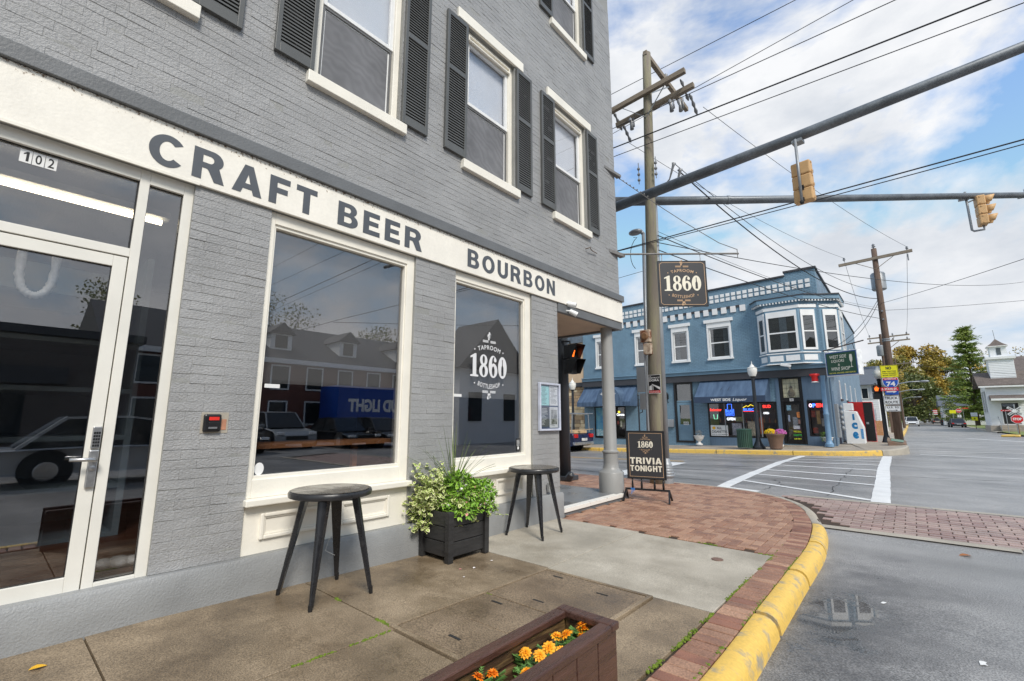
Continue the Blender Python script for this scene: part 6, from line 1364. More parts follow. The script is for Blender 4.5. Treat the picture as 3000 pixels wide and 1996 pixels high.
MB().box(1.1, 1.3, 25.6, 26.1, .5, 2.0).build('meter_cabinet', M_GALVL, BB)
for k in range(5): MB().ball((1.36, 26.3, .9 + k * .24), .10, 10, 6, (.8, 1, 1)).build('electric_meter', M_GALVL, BB)
# things hung on the blue building
t = root('fire_bell', 'bright red bell shaped lamp under the cornice of the blue building', 'alarm bell', (.72, 24.35, 2.95)); M_REDB = pm('bright_red', (.75, .02, .02), .35, var=.1)
MB().lathe([(.10, .0), (.13, .04), (.12, .24), (.2, .30), (.2, .36)], n=14).build('bell', M_REDB, t, smooth=True); MB().lathe([(.145, -.02), (.15, 0), (.12, .03)], n=14).build('rim', M_WHITE, t); MB().box(-.02, .02, 0, .5, .36, .40).build('arm', M_BLACK, t)
t = root('security_camera', 'white box camera on the bay of the blue building', 'camera', (-.35, 24.3, 3.72)); MB().obox((0, 0, .06), (.42, .14, .12), Matrix.Rotation(R(14), 3, 'Y')).build('body', M_WHITE, t, bev=.02); MB().tube([(.1, 0, 0), (.12, .15, -.08), (.12, .5, -.08)], .02, 6).build('bracket', M_WHITE, t)
t = root('liquor_sign', 'green West Side liquors and wine shop box sign on a bar', 'sign', (1.8, 23.7, 3.1), world=True)
a, b = Vector((1.22, 24.0, 0)), Vector((2.40, 23.45, 0)); r_ = (b - a).normalized(); n_ = Vector((r_.y, -r_.x, 0)); c = (a + b) / 2 + Vector((0, 0, 3.66)); L_ = (b - a).length; mt3 = Matrix((r_, -n_, (0, 0, 1))).transposed()
bx = MB().obox(c - n_ * .16, (L_, .32, 1.05), mt3).build('box', pm('white_sign_box', (.75, .76, .77), .4), t, bev=.01)
M_SGN = pm('sign_green', srgb(26, 72, 46), .4, var=.06); MB().obox(c + n_ * .003, (L_ - .06, .004, .99), mt3).build('blue_edge', pm('sign_blue', srgb(40, 74, 130), .4), bx); MB().obox(c + n_ * .007, (L_ - .14, .004, .90), mt3).build('face', M_SGN, bx)
for s_, w_, h, dx, dz in (('WEST SIDE', .68, .14, -.46, .22), ('LIQUORS', .52, .14, -.40, .03), ('&', .08, .09, -.14, -.10), ('WINE SHOP', .76, .15, -.44, -.30)): lay(text_raw(s_, .01), 'lettering', M_CRM, bx, c + r_ * dx + Vector((0, 0, dz)) + n_ * .0105, r_, (0, 0, 1), w_, h, shear=.12)
lay(text_raw('FINE WINE - COLD BEER - PARTY SUPPLIES', .03), 'lettering', pm('sign_yellow', srgb(210, 196, 90), .5), bx, c - r_ * .52 + Vector((0, 0, -.43)) + n_ * .0105, r_, (0, 0, 1), 1.04, .055)
g_ = c + r_ * .40 + n_ * .012; m = MB()
prof_ = [(.0, -.20), (.07, -.20), (.012, -.17), (.01, .0), (.05, .08), (.06, .2), (.045, .34)]
m.add([g_ + r_ * x + Vector((0, 0, z)) for x, z in prof_] + [g_ - r_ * x + Vector((0, 0, z)) for x, z in prof_], [(k, k + 1, 8 + k, 7 + k) for k in range(6)]); m.build('champagne_glass', M_CRM, bx)
MB().tube([a + Vector((-.05, .05, 4.27)), b + r_ * .3 + Vector((0, 0, 4.5))], .025, 8).build('bar', pm('rusty_bar', srgb(74, 60, 52), .6), t)
for s_ in (.1, .9): MB().tube([a.lerp(b, s_) - n_ * .1 + Vector((0, 0, 4.18)), a.lerp(b, s_) + Vector((0, 0, 4.29 + .17 * s_))], .012, 6).build('hanger', M_BLACK, t)

# ---- street furniture on the far pavement
M_LBLK = pm('black_lamp_iron', srgb(36, 40, 46), .4, var=.12); M_GLOBE = pm('milk_glass', (.75, .74, .70), .35, var=.04)
def lamp_post(label, x, y, z, h=3.75, rz_=0):
    t = root('lamp_post', label, 'street lamp', (x, y, z), rz_, 'black lamp posts with white globes')
    MB().lathe([(.27, 0), (.27, .06), (.2, .14), (.13, .3), (.10, .42), (.085, .5), (.072, h - .62), (.09, h - .6), (.05, h - .58)], n=14).build('post', M_LBLK, t, auto=True)
    MB().lathe([(.07, 0), (.12, .05), (.13, .08)], (0, 0, h - .62), 14).build('lamp_base', M_LBLK, t); MB().lathe([(.13, 0), (.19, .14), (.21, .30), (.19, .36), (.21, .38), (.1, .44), (.085, .5), (.03, .54), (.02, .60), (.005, .70)], (0, 0, h - .54), 14).build('globe', M_GLOBE, t, auto=True)
    return t
lamp_post('black lamp post with white globe before the blue shop window', -1.46, 22.9, .03); lamp_post('black lamp post with white globe beside the blue pickup truck', -10.9, 22.4, -.22)
def urn(label, x, y, z, s=1.0):
    t = root('stone_urn', label, 'urn', (x, y, z), group='white urns before the blue building'); t.scale = (s, s, s)
    MB().lathe([(.17, 0), (.17, .05), (.10, .09), (.06, .14), (.06, .18), (.13, .23), (.21, .33), (.23, .42), (.26, .44), (.26, .47), (.2, .47)], n=18).build('bowl', pm('white_cast_stone', (.68, .67, .65), .6, vs=6, var=.08), t, auto=True)
    return t
def bush(par, name, c, r_, n, ls, mat, sc=(1, 1, .8)):
    m = MB()
    for k in range(n):
        v = rv(); p = Vector(c) + Vector((v.x * sc[0], v.y * sc[1], v.z * sc[2])) * r_ * random.uniform(.5, 1); leaf(m, p, v + rv() * .6, Vector((0, 0, 1)), ls, ls * .55, .2)
    o = m.build(name, mat, par); o['kind'] = 'stuff'; return o
u1 = urn('small white urn with grey dried plants left of the shop window', -4.58, 24.45, sz(-4.58, 24.45)); bush(u1, 'dried_plant', (0, 0, .58), .16, 90, .08, pm('grey_plant', srgb(150, 150, 146), .8, vs=20, var=.25))
u2 = urn('large white urn behind the brown flower pot by the entrance', -.98, 24.2, sz(-1., 24.2), 1.5)
u3 = urn('white urn with green plants half hidden by the porch post', .90, 24.76, .125, .85); bush(u3, 'trailing_plant', (-.1, -.05, .5), .22, 120, .08, ML3, (1, 1, 1.1))
t = root('trash_bin', 'dark green slatted trash bin on the far pavement', 'bin', (-1.98, 22.75, sz(-1.98, 22.7))); M_GRN = pm('bin_green', srgb(52, 82, 70), .5, var=.1)
q = MB().box(-.028, .028, -.01, .01, 0, .80).mesh('slat'); q.materials.append(M_GRN)
for k in range(24):
    a = 2 * math.pi * k / 24; o = share(q, 'slat', t, (.30 * math.cos(a), .30 * math.sin(a), .04)); o.rotation_euler = (0, 0, a + math.pi / 2)
MB().lathe([(.27, .06), (.27, .80)], n=20).build('liner', M_DARK, t); MB().lathe([(.32, .80), (.33, .84), (.28, .86), (.25, .875), (.2, .88)], n=20).build('lid', M_GRN, t, auto=True)
t = root('flower_pot', 'bronze brown urn pot with yellow and pink mums', 'planter', (-.74, 22.75, sz(-.74, 22.7)))
MB().lathe([(.20, 0), (.24, .03), (.24, .08), (.25, .16), (.30, .42), (.36, .58), (.38, .60), (.38, .66), (.3, .66)], n=20).build('pot', pm('bronze_pot', srgb(112, 88, 74), .45, var=.12, vs=4), t, auto=True)
for nm, lb, dx, c1, c2 in (('yellow_mums', 'round mound of yellow mums in the bronze pot', -.17, srgb(240, 206, 30), srgb(200, 160, 20)), ('pink_mums', 'round mound of pink mums in the bronze pot', .2, srgb(206, 110, 180), srgb(170, 80, 150))):
    t2 = root(nm, lb, 'flowers', (-.74 + dx, 22.72, sz(-.7, 22.7) + .62)); bush(t2, 'leaves', (0, 0, .05), .2, 120, .06, ML3, (1.1, .9, .7)); m = MB()
    for k in range(150):
        v = rv(); v.z = abs(v.z); m.ball((v.x * .23, v.y * .2, .04 + v.z * .18), .026, 5, 3)
    m.build('blooms', pm(nm, c1, .6, vs=40, col2=c2), t2)['kind'] = 'stuff'
t = root('hook_post', 'slender black shepherd hook post on the far pavement', 'post', (-6.9, 22.5, sz(-6.9, 22.4))); MB().lathe([(.09, 0), (.09, .08), (.045, .2), (.04, 2.1), (.06, 2.15), (.03, 2.6), (.05, 2.68), (.005, 2.85)], n=10).build('post', M_LBLK, t); MB().tube([(.03, 0, 2.45), (.18, 0, 2.4), (.24, 0, 2.1), (.2, 0, 1.8), (.06, 0, 1.75)], .025, 6).build('hook', M_LBLK, t)
# ice freezer, drink machine, stone marker
t = root('ice_freezer', 'white slant front ice freezer beside the blue building', 'freezer', (1.74, 27.1, .17)); M_ICE = pm('freezer_white', (.78, .79, .80), .35, var=.04)
MB().prism([(-.36, -.3, 0), (.36, -.3, 0), (.36, -.3, .75), (.14, -.3, 1.5), (-.36, -.3, 1.55)], (0, .6, 0)).build('cabinet', M_ICE, t, bev=.03); B(-.35, .02, -.25, .28, 1.55, 1.88).build('top_unit', M_ICE, t, bev=.02)
for ch, z_, h in (('I', 1.13, .28), ('C', .72, .30), ('E', .28, .32)): lay(text_raw(ch.lower() if ch != 'I' else 'I', .06), 'lettering', pm('ice_blue', srgb(20, 120, 180), .4), t, (-.09 if ch != 'I' else -.03, -.303, z_ - .03), (1, 0, 0), (0, 0, 1), .22 if ch != 'I' else .08, h)
B(.22, .32, -.304, -.301, .25, .7).build('notice', pm('notice_blue', srgb(90, 150, 200), .5, vs=20, var=.3), t)
t = root('drink_machine', 'red and black drink vending machine behind the ice freezer', 'vending machine', (1.95, 28.9, .17)); B(-.5, .45, -.4, .4, 0, 1.98).build('body', M_REDB, t, bev=.02); B(.1, .46, -.41, -.401, .1, 1.95).build('black_panel', M_BLACK, t); B(.4515, .46, -.4, .4, .1, 1.9).build('side_print', pm('machine_print', srgb(170, 30, 36), .4, vs=6, col2=srgb(220, 210, 210), c2pos=(.55, .65)), t); MB().box(.15, .25, -.418, -.411, .9, 1.0).build('coin_panel', M_STEEL, t)
t = root('stone_marker', 'low brown stone marker block with bronze plaque at the corner', 'stone marker', (3.25, 25.45, .05)); MB().prism([(-.30, -.18, 0), (.28, -.18, 0), (.26, -.16, .26), (-.28, -.14, .36), (-.34, -.14, .40)], (.02, .55, .12)).build('stone', pm('red_brown_stone', srgb(132, 100, 82), .8, vs=5, col2=srgb(110, 104, 92), bump=.6, bs=12), t, bev=.03); MB().add([(-.20, -.10, .375), (.2, -.10, .315), (.2, .25, .395), (-.2, .25, .455)], [(0, 1, 2, 3)]).build('plaque', pm('green_bronze', srgb(110, 136, 120), .5), t)
# tan stone building next door
t = root('stone_building', 'tan stone and brick building left of the blue one', 'building', (-17, 25, 0), world=True)
M_TAN = pm('tan_stucco', srgb(206, 178, 146), .7, vs=1, var=.08); MB().box(-24, -11.76, 25.05, 40, 3.45, 6.9).build('upper_wall', M_TAN, t); B(-24, -11.76, 24.95, 25.05, 6.2, 7.0).build('grey_cornice', pm('grey_metal', srgb(96, 106, 116), .5), t)
B(-24, -11.76, 24.9, 25.2, 3.35, 3.6).build('belt', M_CHAR, t); sw_ = B(-24, -11.76, 25.1, 40, -.6, 3.34).build('ground_wall', pm('stone_mortar', srgb(150, 130, 104), .9), t)
random.seed(5); z_ = -.3; MST = [pm('stone_%d' % k, c_, .8, vs=6, var=.12) for k, c_ in enumerate((srgb(206, 180, 140), srgb(178, 150, 116), srgb(222, 202, 166), srgb(160, 138, 112)))]
while z_ < 3.2:
    h = random.choice((.16, .22, .28)); x = -14.6
    while x < -11.8:
        l_ = min(random.uniform(.25, .6), -11.78 - x); B(x + .008, x + l_ - .008, 25.05, 25.1, z_ + .008, min(z_ + h, 3.34) - .008).build('stone', random.choice(MST), sw_, bev=.012); x += l_
    z_ += h
# ================================================================== far corner: poles and road signs
random.seed(21)
M_PDARK = pm('dark_brown_pole', srgb(84, 66, 56), .85, vs=3, col2=srgb(110, 92, 80), stretch=(5, 5, .5), bump=.4, bs=14)
def ins(m, x, y, z, s=1.0): m.lathe([(.02 * s, 0), (.03 * s, .06 * s), (.07 * s, .08 * s), (.03 * s, .12 * s), (.055 * s, .15 * s), (.02 * s, .2 * s)], (x, y, z), 8); return m
t = root('utility_pole', 'dark brown utility pole with transformer behind the truck route signs', 'utility pole', (3.28, 27.6, .05), world=True)
MB().tube([(3.27, 27.6, 0), (3.29, 27.6, 5), (3.30, 27.6, 9.5)], [.17, .145, .11], 14).build('pole', M_PDARK, t, smooth=True)
MB().beam((1.85, 27.48, 8.93), (4.68, 27.48, 9.05), .10, .13).build('crossarm', M_ARMW, t)
for a, b in (((3.29, 27.5, 8.45), (2.5, 27.5, 8.92)), ((3.29, 27.5, 8.45), (4.0, 27.5, 8.96))): MB().beam(a, b, .04, .02).build('brace', M_ARMW, t)
for x in (2.1, 4.5): ins(MB(), x, 27.48, 9.1).build('insulator', M_INS, t)
ins(MB(), 3.3, 27.6, 9.5, 1.3).build('insulator', M_INS, t); MB().tube([(4.5, 27.45, 8.92), (4.5, 27.45, 8.6)], .03, 6).build('arrester', M_INS, t)
MB().lathe([(.25, 0), (.29, .04), (.29, .80), (.25, .86), (.1, .92)], (3.30, 27.98, 7.5), 18).build('transformer', M_GALVL, t, auto=True)
for z in (6.35, 5.95): MB().tube([(3.3, 27.5, z), (3.3, 27.3, z)], .04, 8).build('knob', M_INS, t)
for z in (5.0, 4.92): MB().tube([(3.29, 27.6, z), (3.29, 27.6, z + .05)], .16, 14).build('band', M_GALVL, t)
t = root('corner_light_pole', 'black corner pole with frosted globe carrying a walk signal', 'street lamp', (2.82, 27.8, .1), world=True)
MB().lathe([(.25, 0), (.25, .06), (.17, .2), (.12, .4), (.085, .5), (.075, 3.0), (.11, 3.05), (.06, 3.1)], (2.82, 27.8, .1), 14).build('post', M_LBLK, t, auto=True); MB().lathe([(.12, 0), (.19, .14), (.21, .3), (.1, .44), (.02, .6)], (2.82, 27.8, 3.2), 14).build('globe', M_GLOBE, t, smooth=True)
ped('pedestrian signal with lit orange hand on the far corner pole', (2.70, 27.55, 2.55), R(12), M_HAND, None)
def sgn(name, label, x0, x1, z0, z1, y, mat, edge=None, pole=True):
    t = root(name, label, 'road sign', ((x0 + x1) / 2, y, z0), world=True); p = B(x0, x1, y, y + .006, z0, z1).build('panel', mat, t)
    if edge: frame('y', None, x0 + .012, x1 - .012, z0 + .012, z1 - .012, .012, y - .002, y - .0005).build('border', edge, p)
    return t, p
M_SYEL = pm('sign_yellow_sheet', srgb(232, 224, 30), .4, var=.04); M_SWHI = pm('sign_white_sheet', (.78, .79, .80), .4, var=.03); M_SRED = pm('sign_red_sheet', srgb(206, 26, 36), .4, var=.04); M_SBLU = pm('sign_blue_sheet', srgb(24, 84, 180), .4, var=.04)
def put(txt, mat, par, x0, x1, z0, h, y, bold=.03): lay(text_raw(txt, bold), 'lettering', mat, par, (x0, y, z0), (1, 0, 0), (0, 0, 1), x1 - x0, h)
t, p = sgn('truck_ban_sign', 'yellow no semi tractors sign, topmost on the far pole', 2.93, 3.57, 3.2, 3.77, 27.3, M_SYEL, M_INK)
put('NO', M_INK, p, 3.14, 3.34, 3.57, .14, 27.298, .05)
for k, s_ in enumerate(('SEMI TRACTORS', 'WITH TRAILERS', 'BEYOND THIS POINT')): put(s_, M_INK, p, 3.0, 3.5, 3.46 - k * .09, .055, 27.298)
t = root('interstate_shield', 'interstate 74 shield sign under the yellow sign', 'road sign', (3.25, 27.3, 2.7), world=True)
def shield(s, cx, cz):
    o = []
    for x, z in ((-1, .82), (-.55, .9), (0, .82), (.55, .9), (1, .82), (1.08, .3), (1.0, -.2), (.75, -.6), (.4, -.85), (0, -1.0), (-.4, -.85), (-.75, -.6), (-1.0, -.2), (-1.08, .3)): o.append((cx + x * s * .27, cz + z * s * .27))
    return o
MB().prism([(x, 27.3, z) for x, z in shield(1, 3.25, 2.97)], (0, .005, 0)).build('white_edge', M_SWHI, t); bl = MB().prism([(x, 27.2975, z) for x, z in shield(.93, 3.25, 2.97)], (0, .002, 0)).build('blue_field', M_SBLU, t)
MB().prism([(x, 27.295, min(max(z, 3.09), 9)) for x, z in shield(.93, 3.25, 2.97) if z > 2.95], (0, .002, 0)).build('red_band', M_SRED, t); put('INTERSTATE', M_SWHI, bl, 3.05, 3.45, 3.11, .055, 27.293); put('74', M_SWHI, bl, 3.09, 3.41, 2.80, .22, 27.295, .04)
t, p = sgn('street_name_sign', 'red S State St street name blade in front of the shield', 2.87, 3.5, 2.585, 2.745, 27.1, M_SRED); put('S. STATE ST.', M_SWHI, p, 2.91, 3.46, 2.62, .09, 27.098, .04)
t, p = sgn('arrow_sign', 'blue arrow plate below the interstate shield', 3.0, 3.48, 2.42, 2.70, 27.3, M_SBLU); MB().prism([(3.06, 27.2985, 2.53), (3.30, 27.2985, 2.53), (3.30, 27.2985, 2.49), (3.43, 27.2985, 2.56), (3.30, 27.2985, 2.63), (3.30, 27.2985, 2.59), (3.06, 27.2985, 2.59)], (0, .001, 0)).build('arrow', M_SWHI, p)
t, p = sgn('truck_route_sign', 'white truck route sign on the far pole', 2.91, 3.48, 1.97, 2.38, 27.3, M_SWHI, M_INK); put('TRUCK', M_INK, p, 2.96, 3.43, 2.205, .12, 27.298); put('ROUTE', M_INK, p, 2.97, 3.42, 2.02, .12, 27.298)
t, p = sgn('route_number_sign', 'white U.S. 52 sign with arrow, lowest on the far pole', 2.93, 3.48, 1.66, 1.92, 27.3, M_SWHI, M_INK); put('U.S. 52', M_INK, p, 3.0, 3.42, 1.80, .08, 27.298); MB().prism([(3.04, 27.2985, 1.705), (3.30, 27.2985, 1.705), (3.30, 27.2985, 1.685), (3.39, 27.2985, 1.715), (3.30, 27.2985, 1.745), (3.30, 27.2985, 1.725), (3.04, 27.2985, 1.725)], (0, .001, 0)).build('arrow', M_INK, p)
for k, (x, y, zt, lb) in enumerate(((2.30, 55, 9.2, 'second distant utility pole with twin arms behind the dark brown one'), (2.75, 82, 9.5, 'third most distant utility pole above the far street'))):
    t = root('utility_pole', lb, 'utility pole', (x, y, 0), world=True); MB().tube([(x, y, 0), (x, y, zt)], [.16, .10], 10).build('pole', M_PDARK, t)
    for z in (8.85, 8.4) if k == 0 else (8.7,):
        MB().beam((x - 1.0, y, z), (x + 2.1, y, z + .1), .1, .12).build('crossarm', M_ARMW, t)
        for dx in (-.8, .9, 1.9): ins(MB(), x + dx, y, z + .1, 1.3).build('insulator', M_INS, t)
    MB().beam((x, y - .1, 7.3), (x + 1.3, y - .1, 8.4), .05, .05).build('brace', M_ARMW, t); MB().beam((x, y - .1, 7.6), (x + 1.0, y - .1, 8.8), .05, .05).build('brace', M_ARMW, t)
    if k == 0: MB().lathe([(.27, 0), (.3, .05), (.3, .9), (.2, 1.0)], (x - .1, y - .4, 7.1), 14).build('transformer', M_GALVL, t, auto=True)
for y, x, z in ((48, 3.1, 4.2), (66, 3.1, 4.4), (95, 3.1, 4.6)):
    t = root('cobra_lamp', 'arched grey cobra street lamp, %s along the far street' % {48: 'nearest', 66: 'second', 95: 'farthest'}[y], 'street lamp', (x - .4, y, 0), world=True)
    MB().tube([(x - .4, y, 0), (x - .4, y, z - .8), (x - .2, y, z - .2), (x + .8, y, z), (x + 1.5, y, z)], .045, 8).build('pole', M_GALVL, t, smooth=True); MB().ball((x + 1.7, y, z), .22, 10, 6, (1.4, .6, .4)).build('head', M_GALVL, t, smooth=True)

# ================================================================== overhead wires
M_WIRE = pm('black_wire', (.03, .03, .032), .6, var=.2)
def wire(label, a, b, r_=.010, sag=0.0, n=24, twist=0):
    r_ *= .72
    a, b = Vector(a), Vector(b); P = []
    for k in range(n + 1):
        q = k / n; p = a.lerp(b, q) + Vector((0, 0, -sag * 4 * q * (1 - q))); P.append(p)
    tag(MB().tube(P, r_, 5).build('overhead_wire', M_WIRE), label, 'wire', 'overhead wires')
wire('topmost overhead wire crossing the pole top', (-25, 10.7, 10.46), (28, 10.7, 10.52), .012)
wire('second overhead wire crossing at the upper crossarm end', (-12, 11.7, 8.97), (22, 11.7, 12.5), .012)
wire('third overhead wire meeting the pole at the lower crossarm', (-25, 9.5, 8.52), (28, 9.5, 8.48), .012)
wire('heavy black overhead cable fixed below the crossarms', (-25, 9.47, 8.7), (28, 9.47, 7.05), .021)
wire('thinner cable running just under the heavy overhead cable', (-25, 9.46, 8.55), (28, 9.46, 6.7), .012)
wire('low slack cable sweeping up right from behind the hanging sign', (-25, 9.45, 5.0), (28, 9.45, 5.6), .017, .0); wire('second strand of the low slack cable, sagging beneath it', (-2, 9.44, 5.27), (9, 9.44, 5.36), .012, .07)
wire('thin wire from the crossarm string to the far crossarm tip', (.98, 10.15, 8.5), (4.5, 27.48, 9.28), .009, .25); wire('thin wire from the left crossarm string to the far pole', (-.92, 10.1, 8.4), (2.1, 27.48, 9.28), .009, .3)
wire('thick service cable drooping from the weather heads to the far pole', (.5, 9.6, 6.85), (3.2, 27.5, 7.0), .022, .75); wire('paired service cable drooping a little higher to the far pole', (.42, 9.6, 7.05), (3.25, 27.5, 7.4), .012, .65)
wire('spiral bundle cable passing before the blue parapet to the far pole', (-.05, 9.6, 5.45), (3.28, 27.35, 6.37), .016, .25); wire('lower bundle cable passing before the blue parapet to the far pole', (-.05, 9.6, 5.1), (3.28, 27.35, 5.97), .016, .2); wire('thin wire looped along the spiral bundle cable', (-.05, 9.62, 5.55), (3.28, 27.37, 6.5), .007, .3)
wire('long sagging wire passing left of the far pole and beyond it', (-.1, 9.6, 5.3), (9.74, 40, 9.4), .014, .55); wire('wire rising right from the far pole over the intersection', (3.3, 27.5, 6.75), (9.5, 7.0, 4.35), .012, .15)
wire('wire from the far pole level with its transformer to the right', (3.3, 27.5, 6.4), (16, 34, 7.4), .012, .25)
wire('drop wire from the far pole to the liquor sign bar, left strand', (3.2, 27.5, 6.95), (1.75, 24.1, 4.5), .016, .25); wire('drop wire from the far pole to the liquor sign bar, right strand', (3.22, 27.5, 6.85), (1.95, 24.0, 4.45), .016, .3)
wire('thin wire from the far crossarm to the second distant pole, left', (2.1, 27.5, 9.2), (1.5, 55, 9.05), .012, .4); wire('thin wire from the far crossarm to the second distant pole, right', (4.5, 27.5, 9.2), (4.2, 55, 9.05), .012, .4)
wire('wire across the far street toward the church', (2.4, 55, 6.6), (16, 66, 5.2), .014, .3)
wire('thin telephone wire left of the light pole behind the taproom', (-6, 10.3, 4.6), (-.7, 10.2, 4.9), .008)

# ================================================================== vehicles
M_TYRE = pm('tyre_rubber', (.018, .018, .019), .8, var=.3); M_RIM = pm('wheel_rim', (.45, .46, .47), .35, metal=.7); M_CGL = pm('car_glass', (.02, .024, .028), .06, var=.2); M_TAIL = pm('tail_light_red', (.5, .015, .012), .2); M_HEADL = pm('headlight_clear', (.7, .72, .74), .15); M_CHROME = pm('chrome_bumper', (.6, .6, .62), .2, metal=.9); M_PLATE = pm('number_plate_white', (.7, .7, .7), .5)
def wheel(par, x, y, r_=.33, sd=1):
    w_ = MB().tube([(x, y - .11, r_), (x, y - .10, r_), (x, y + .10, r_), (x, y + .11, r_)], [r_ - .03, r_, r_, r_ - .03], 20).build('wheel', M_TYRE, par, auto=True)
    MB().tube([(x, y + sd * .105, r_), (x, y + sd * .118, r_)], [r_ * .62, r_ * .5], 14).build('rim', M_RIM, w_)
def car(label, loc, rz_, col, kind='sedan', cat='car', group=None, name='parked_car'):
    """local +X is the nose, origin on the ground under the middle"""
    t = root(name, label, cat, loc, rz_, group); pc = pm('paint_%d_%d_%d' % tuple(int(c * 999) for c in col), col, .22, vs=1, var=.05, rvar=.05)
    L_, H_, W_ = {'sedan': (2.3, 1.44, .9), 'suv': (2.35, 1.72, .95), 'van': (2.4, 1.75, .97), 'pickup': (2.8, 1.85, .98)}[kind]
    bz = .78 if kind == 'sedan' else .98
    lo = [(-L_, .38), (-L_ - .02, bz * .75), (-L_ + .06, bz), (-L_ * .4, bz + .04), (L_ * .42, bz + .02), (L_ * .86, bz - .12), (L_ - .02, bz * .68), (L_, .40), (L_ * .85, .24), (-L_ * .88, .26)]
    m = MB(); n = len(lo); vs_ = []
    for s_, k in ((-W_, .92), (-W_ * .99, 1), (W_ * .99, 1), (W_, .92)):
        for x, z in lo: vs_.append((x * (k if abs(s_) == W_ else 1) * 1.0, s_ * (1 if abs(s_) == W_ else .9), z if abs(s_) != W_ else .3 + (z - .3) * .93))
    ordr = [1, 0, 3, 2]
    # cross sections: sides bulge, top and bottom tucked in
    secs = [(-W_ * .86, 1.0), (-W_, .96), (W_, .96), (W_ * .86, 1.0)]; vs_ = []
    for s_, k in secs:
        for x, z in lo: vs_.append((x * (1.0 if k == 1 else .985), s_, .32 + (z - .32) * (1.0 if k == 1 else .9)))
    fs = [(a * n + i, a * n + (i + 1) % n, (a + 1) * n + (i + 1) % n, (a + 1) * n + i) for a in range(3) for i in range(n)] + [tuple(range(n - 1, -1, -1)), tuple(range(3 * n, 4 * n))]
    body = m.add(vs_, fs).build('body', pc, t, bev=.05)
    if kind == 'sedan': cab = [(-L_ * .80, bz), (-L_ * .50, H_ - .03), (-L_ * .05, H_), (L_ * .14, H_ - .06), (L_ * .45, bz)]
    elif kind == 'pickup': cab = [(-L_ * .12, bz), (-L_ * .08, H_ - .05), (L_ * .06, H_), (L_ * .26, H_ - .05), (L_ * .48, bz)]
    else: cab = [(-L_ * .98, bz), (-L_ * .88, H_ - .06), (-L_ * .1, H_), (L_ * .16, H_ - .05), (L_ * .46, bz)]
    m = MB(); n = len(cab); vs_ = [(x, -W_ * (.88 if z < bz + .1 else .70), z) for x, z in cab] + [(x, W_ * (.88 if z < bz + .1 else .70), z) for x, z in cab]
    m.add(vs_, [(i, i + 1, n + i + 1, n + i) for i in range(n - 1)] + [tuple(range(n - 1, -1, -1)), tuple(range(n, 2 * n))]); g_ = m.build('greenhouse', M_CGL, t)
    m = MB(); top = [c for c in cab if c[1] > H_ - .1]; q = [(x, -W_ * .72, z + .012) for x, z in top] + [(x, W_ * .72, z + .012) for x, z in top]; k = len(top); m.add(q + [(x, y, z - .05) for x, y, z in q], [(i, i + 1, k + i + 1, k + i) for i in range(k - 1)] + [(i, 2 * k + i, 2 * k + i + 1, i + 1) for i in range(k - 1)] + [(k + i, k + i + 1, 3 * k + i + 1, 3 * k + i) for i in range(k - 1)] + [(0, k, 3 * k, 2 * k), (k - 1, 3 * k - 1, 4 * k - 1, 2 * k - 1)]); m.build('roof', pc, t)
    for s_ in (-1, 1):
        for (xa, za), (xb, zb) in ((cab[0], cab[1]), (cab[-2], cab[-1]), ((lerp(cab[0][0], cab[-1][0], .48), bz), (lerp(cab[1][0], cab[-2][0], .5), H_ - .02))): MB().beam((xa, s_ * W_ * (.885 if za < bz + .1 else .71), za), (xb, s_ * W_ * (.885 if zb < bz + .1 else .71), zb), .06, .06).build('pillar', pc, t)
    for x in (-L_ * .60, L_ * .62):
        for s_ in (-1, 1):
            wheel(t, x, s_ * (W_ - .10), .33 if kind == 'sedan' else .38, s_)
            MB().tube([(x, s_ * (W_ - .13), .35), (x, s_ * (W_ + .004), .35)], .41 if kind == 'sedan' else .47, 20).build('wheel_arch', M_DARK, t)
    for s_ in (-1, 1):
        MB().box(-L_ - .03, -L_ + .1, s_ * W_ * .60, s_ * W_ * .93, bz * .74, bz * .93).build('tail_light', M_TAIL, t, bev=.02); MB().box(L_ - .12, L_ + .0, s_ * W_ * .58, s_ * W_ * .93, bz * .68, bz * .82).build('headlight', M_HEADL, t, bev=.02); MB().box(L_ * .33, L_ * .40, s_ * W_ * .93, s_ * (W_ + .16), bz + .03, bz + .16).build('mirror', pc, t, bev=.02)
    MB().box(L_ - .03, L_ + .015, -W_ * .5, W_ * .5, .45, .62).build('grille', M_BLACK, t); B(-L_ - .035, -L_ - .02, -.26, .26, bz * .58, bz * .72).build('number_plate', M_PLATE, t); B(-L_ - .04, -L_ + .1, -W_ * .94, W_ * .94, .36, .52).build('rear_bumper', M_BLACK if kind != 'pickup' else M_CHROME, t, bev=.02)
    return t
CG = 'cars parked along the far street'
car('white SUV driving toward the viewer on the far street', (3.5, 114, -.10), R(-90), (.72, .73, .74), 'suv', 'car', None, 'moving_car'); car('second white SUV close behind the first on the far street', (3.0, 135, -.10), R(-90), (.7, .7, .7), 'suv', 'car', None, 'moving_car')
car('dark grey sedan parked nearest on the right of the far street', (8.95, 104, -.10), R(94), srgb(84, 88, 96), 'sedan', group=CG); car('black pickup parked just beyond the grey sedan', (9.1, 136, -.10), R(92), (.015, .015, .017), 'suv', group=CG); car('tan sedan parked beyond the black vehicle', (8.4, 172, -.10), R(92), srgb(150, 138, 126), 'sedan', group=CG); car('white van parked behind the tan sedan', (8.9, 205, -.10), R(92), (.66, .66, .65), 'van', group=CG); car('white sedan far down the street', (7.4, 235, -.10), R(92), (.6, .6, .6), 'sedan', group=CG); car('smallest dark car at the street end', (7.4, 285, -.10), R(92), (.05, .05, .06), 'suv', group=CG)
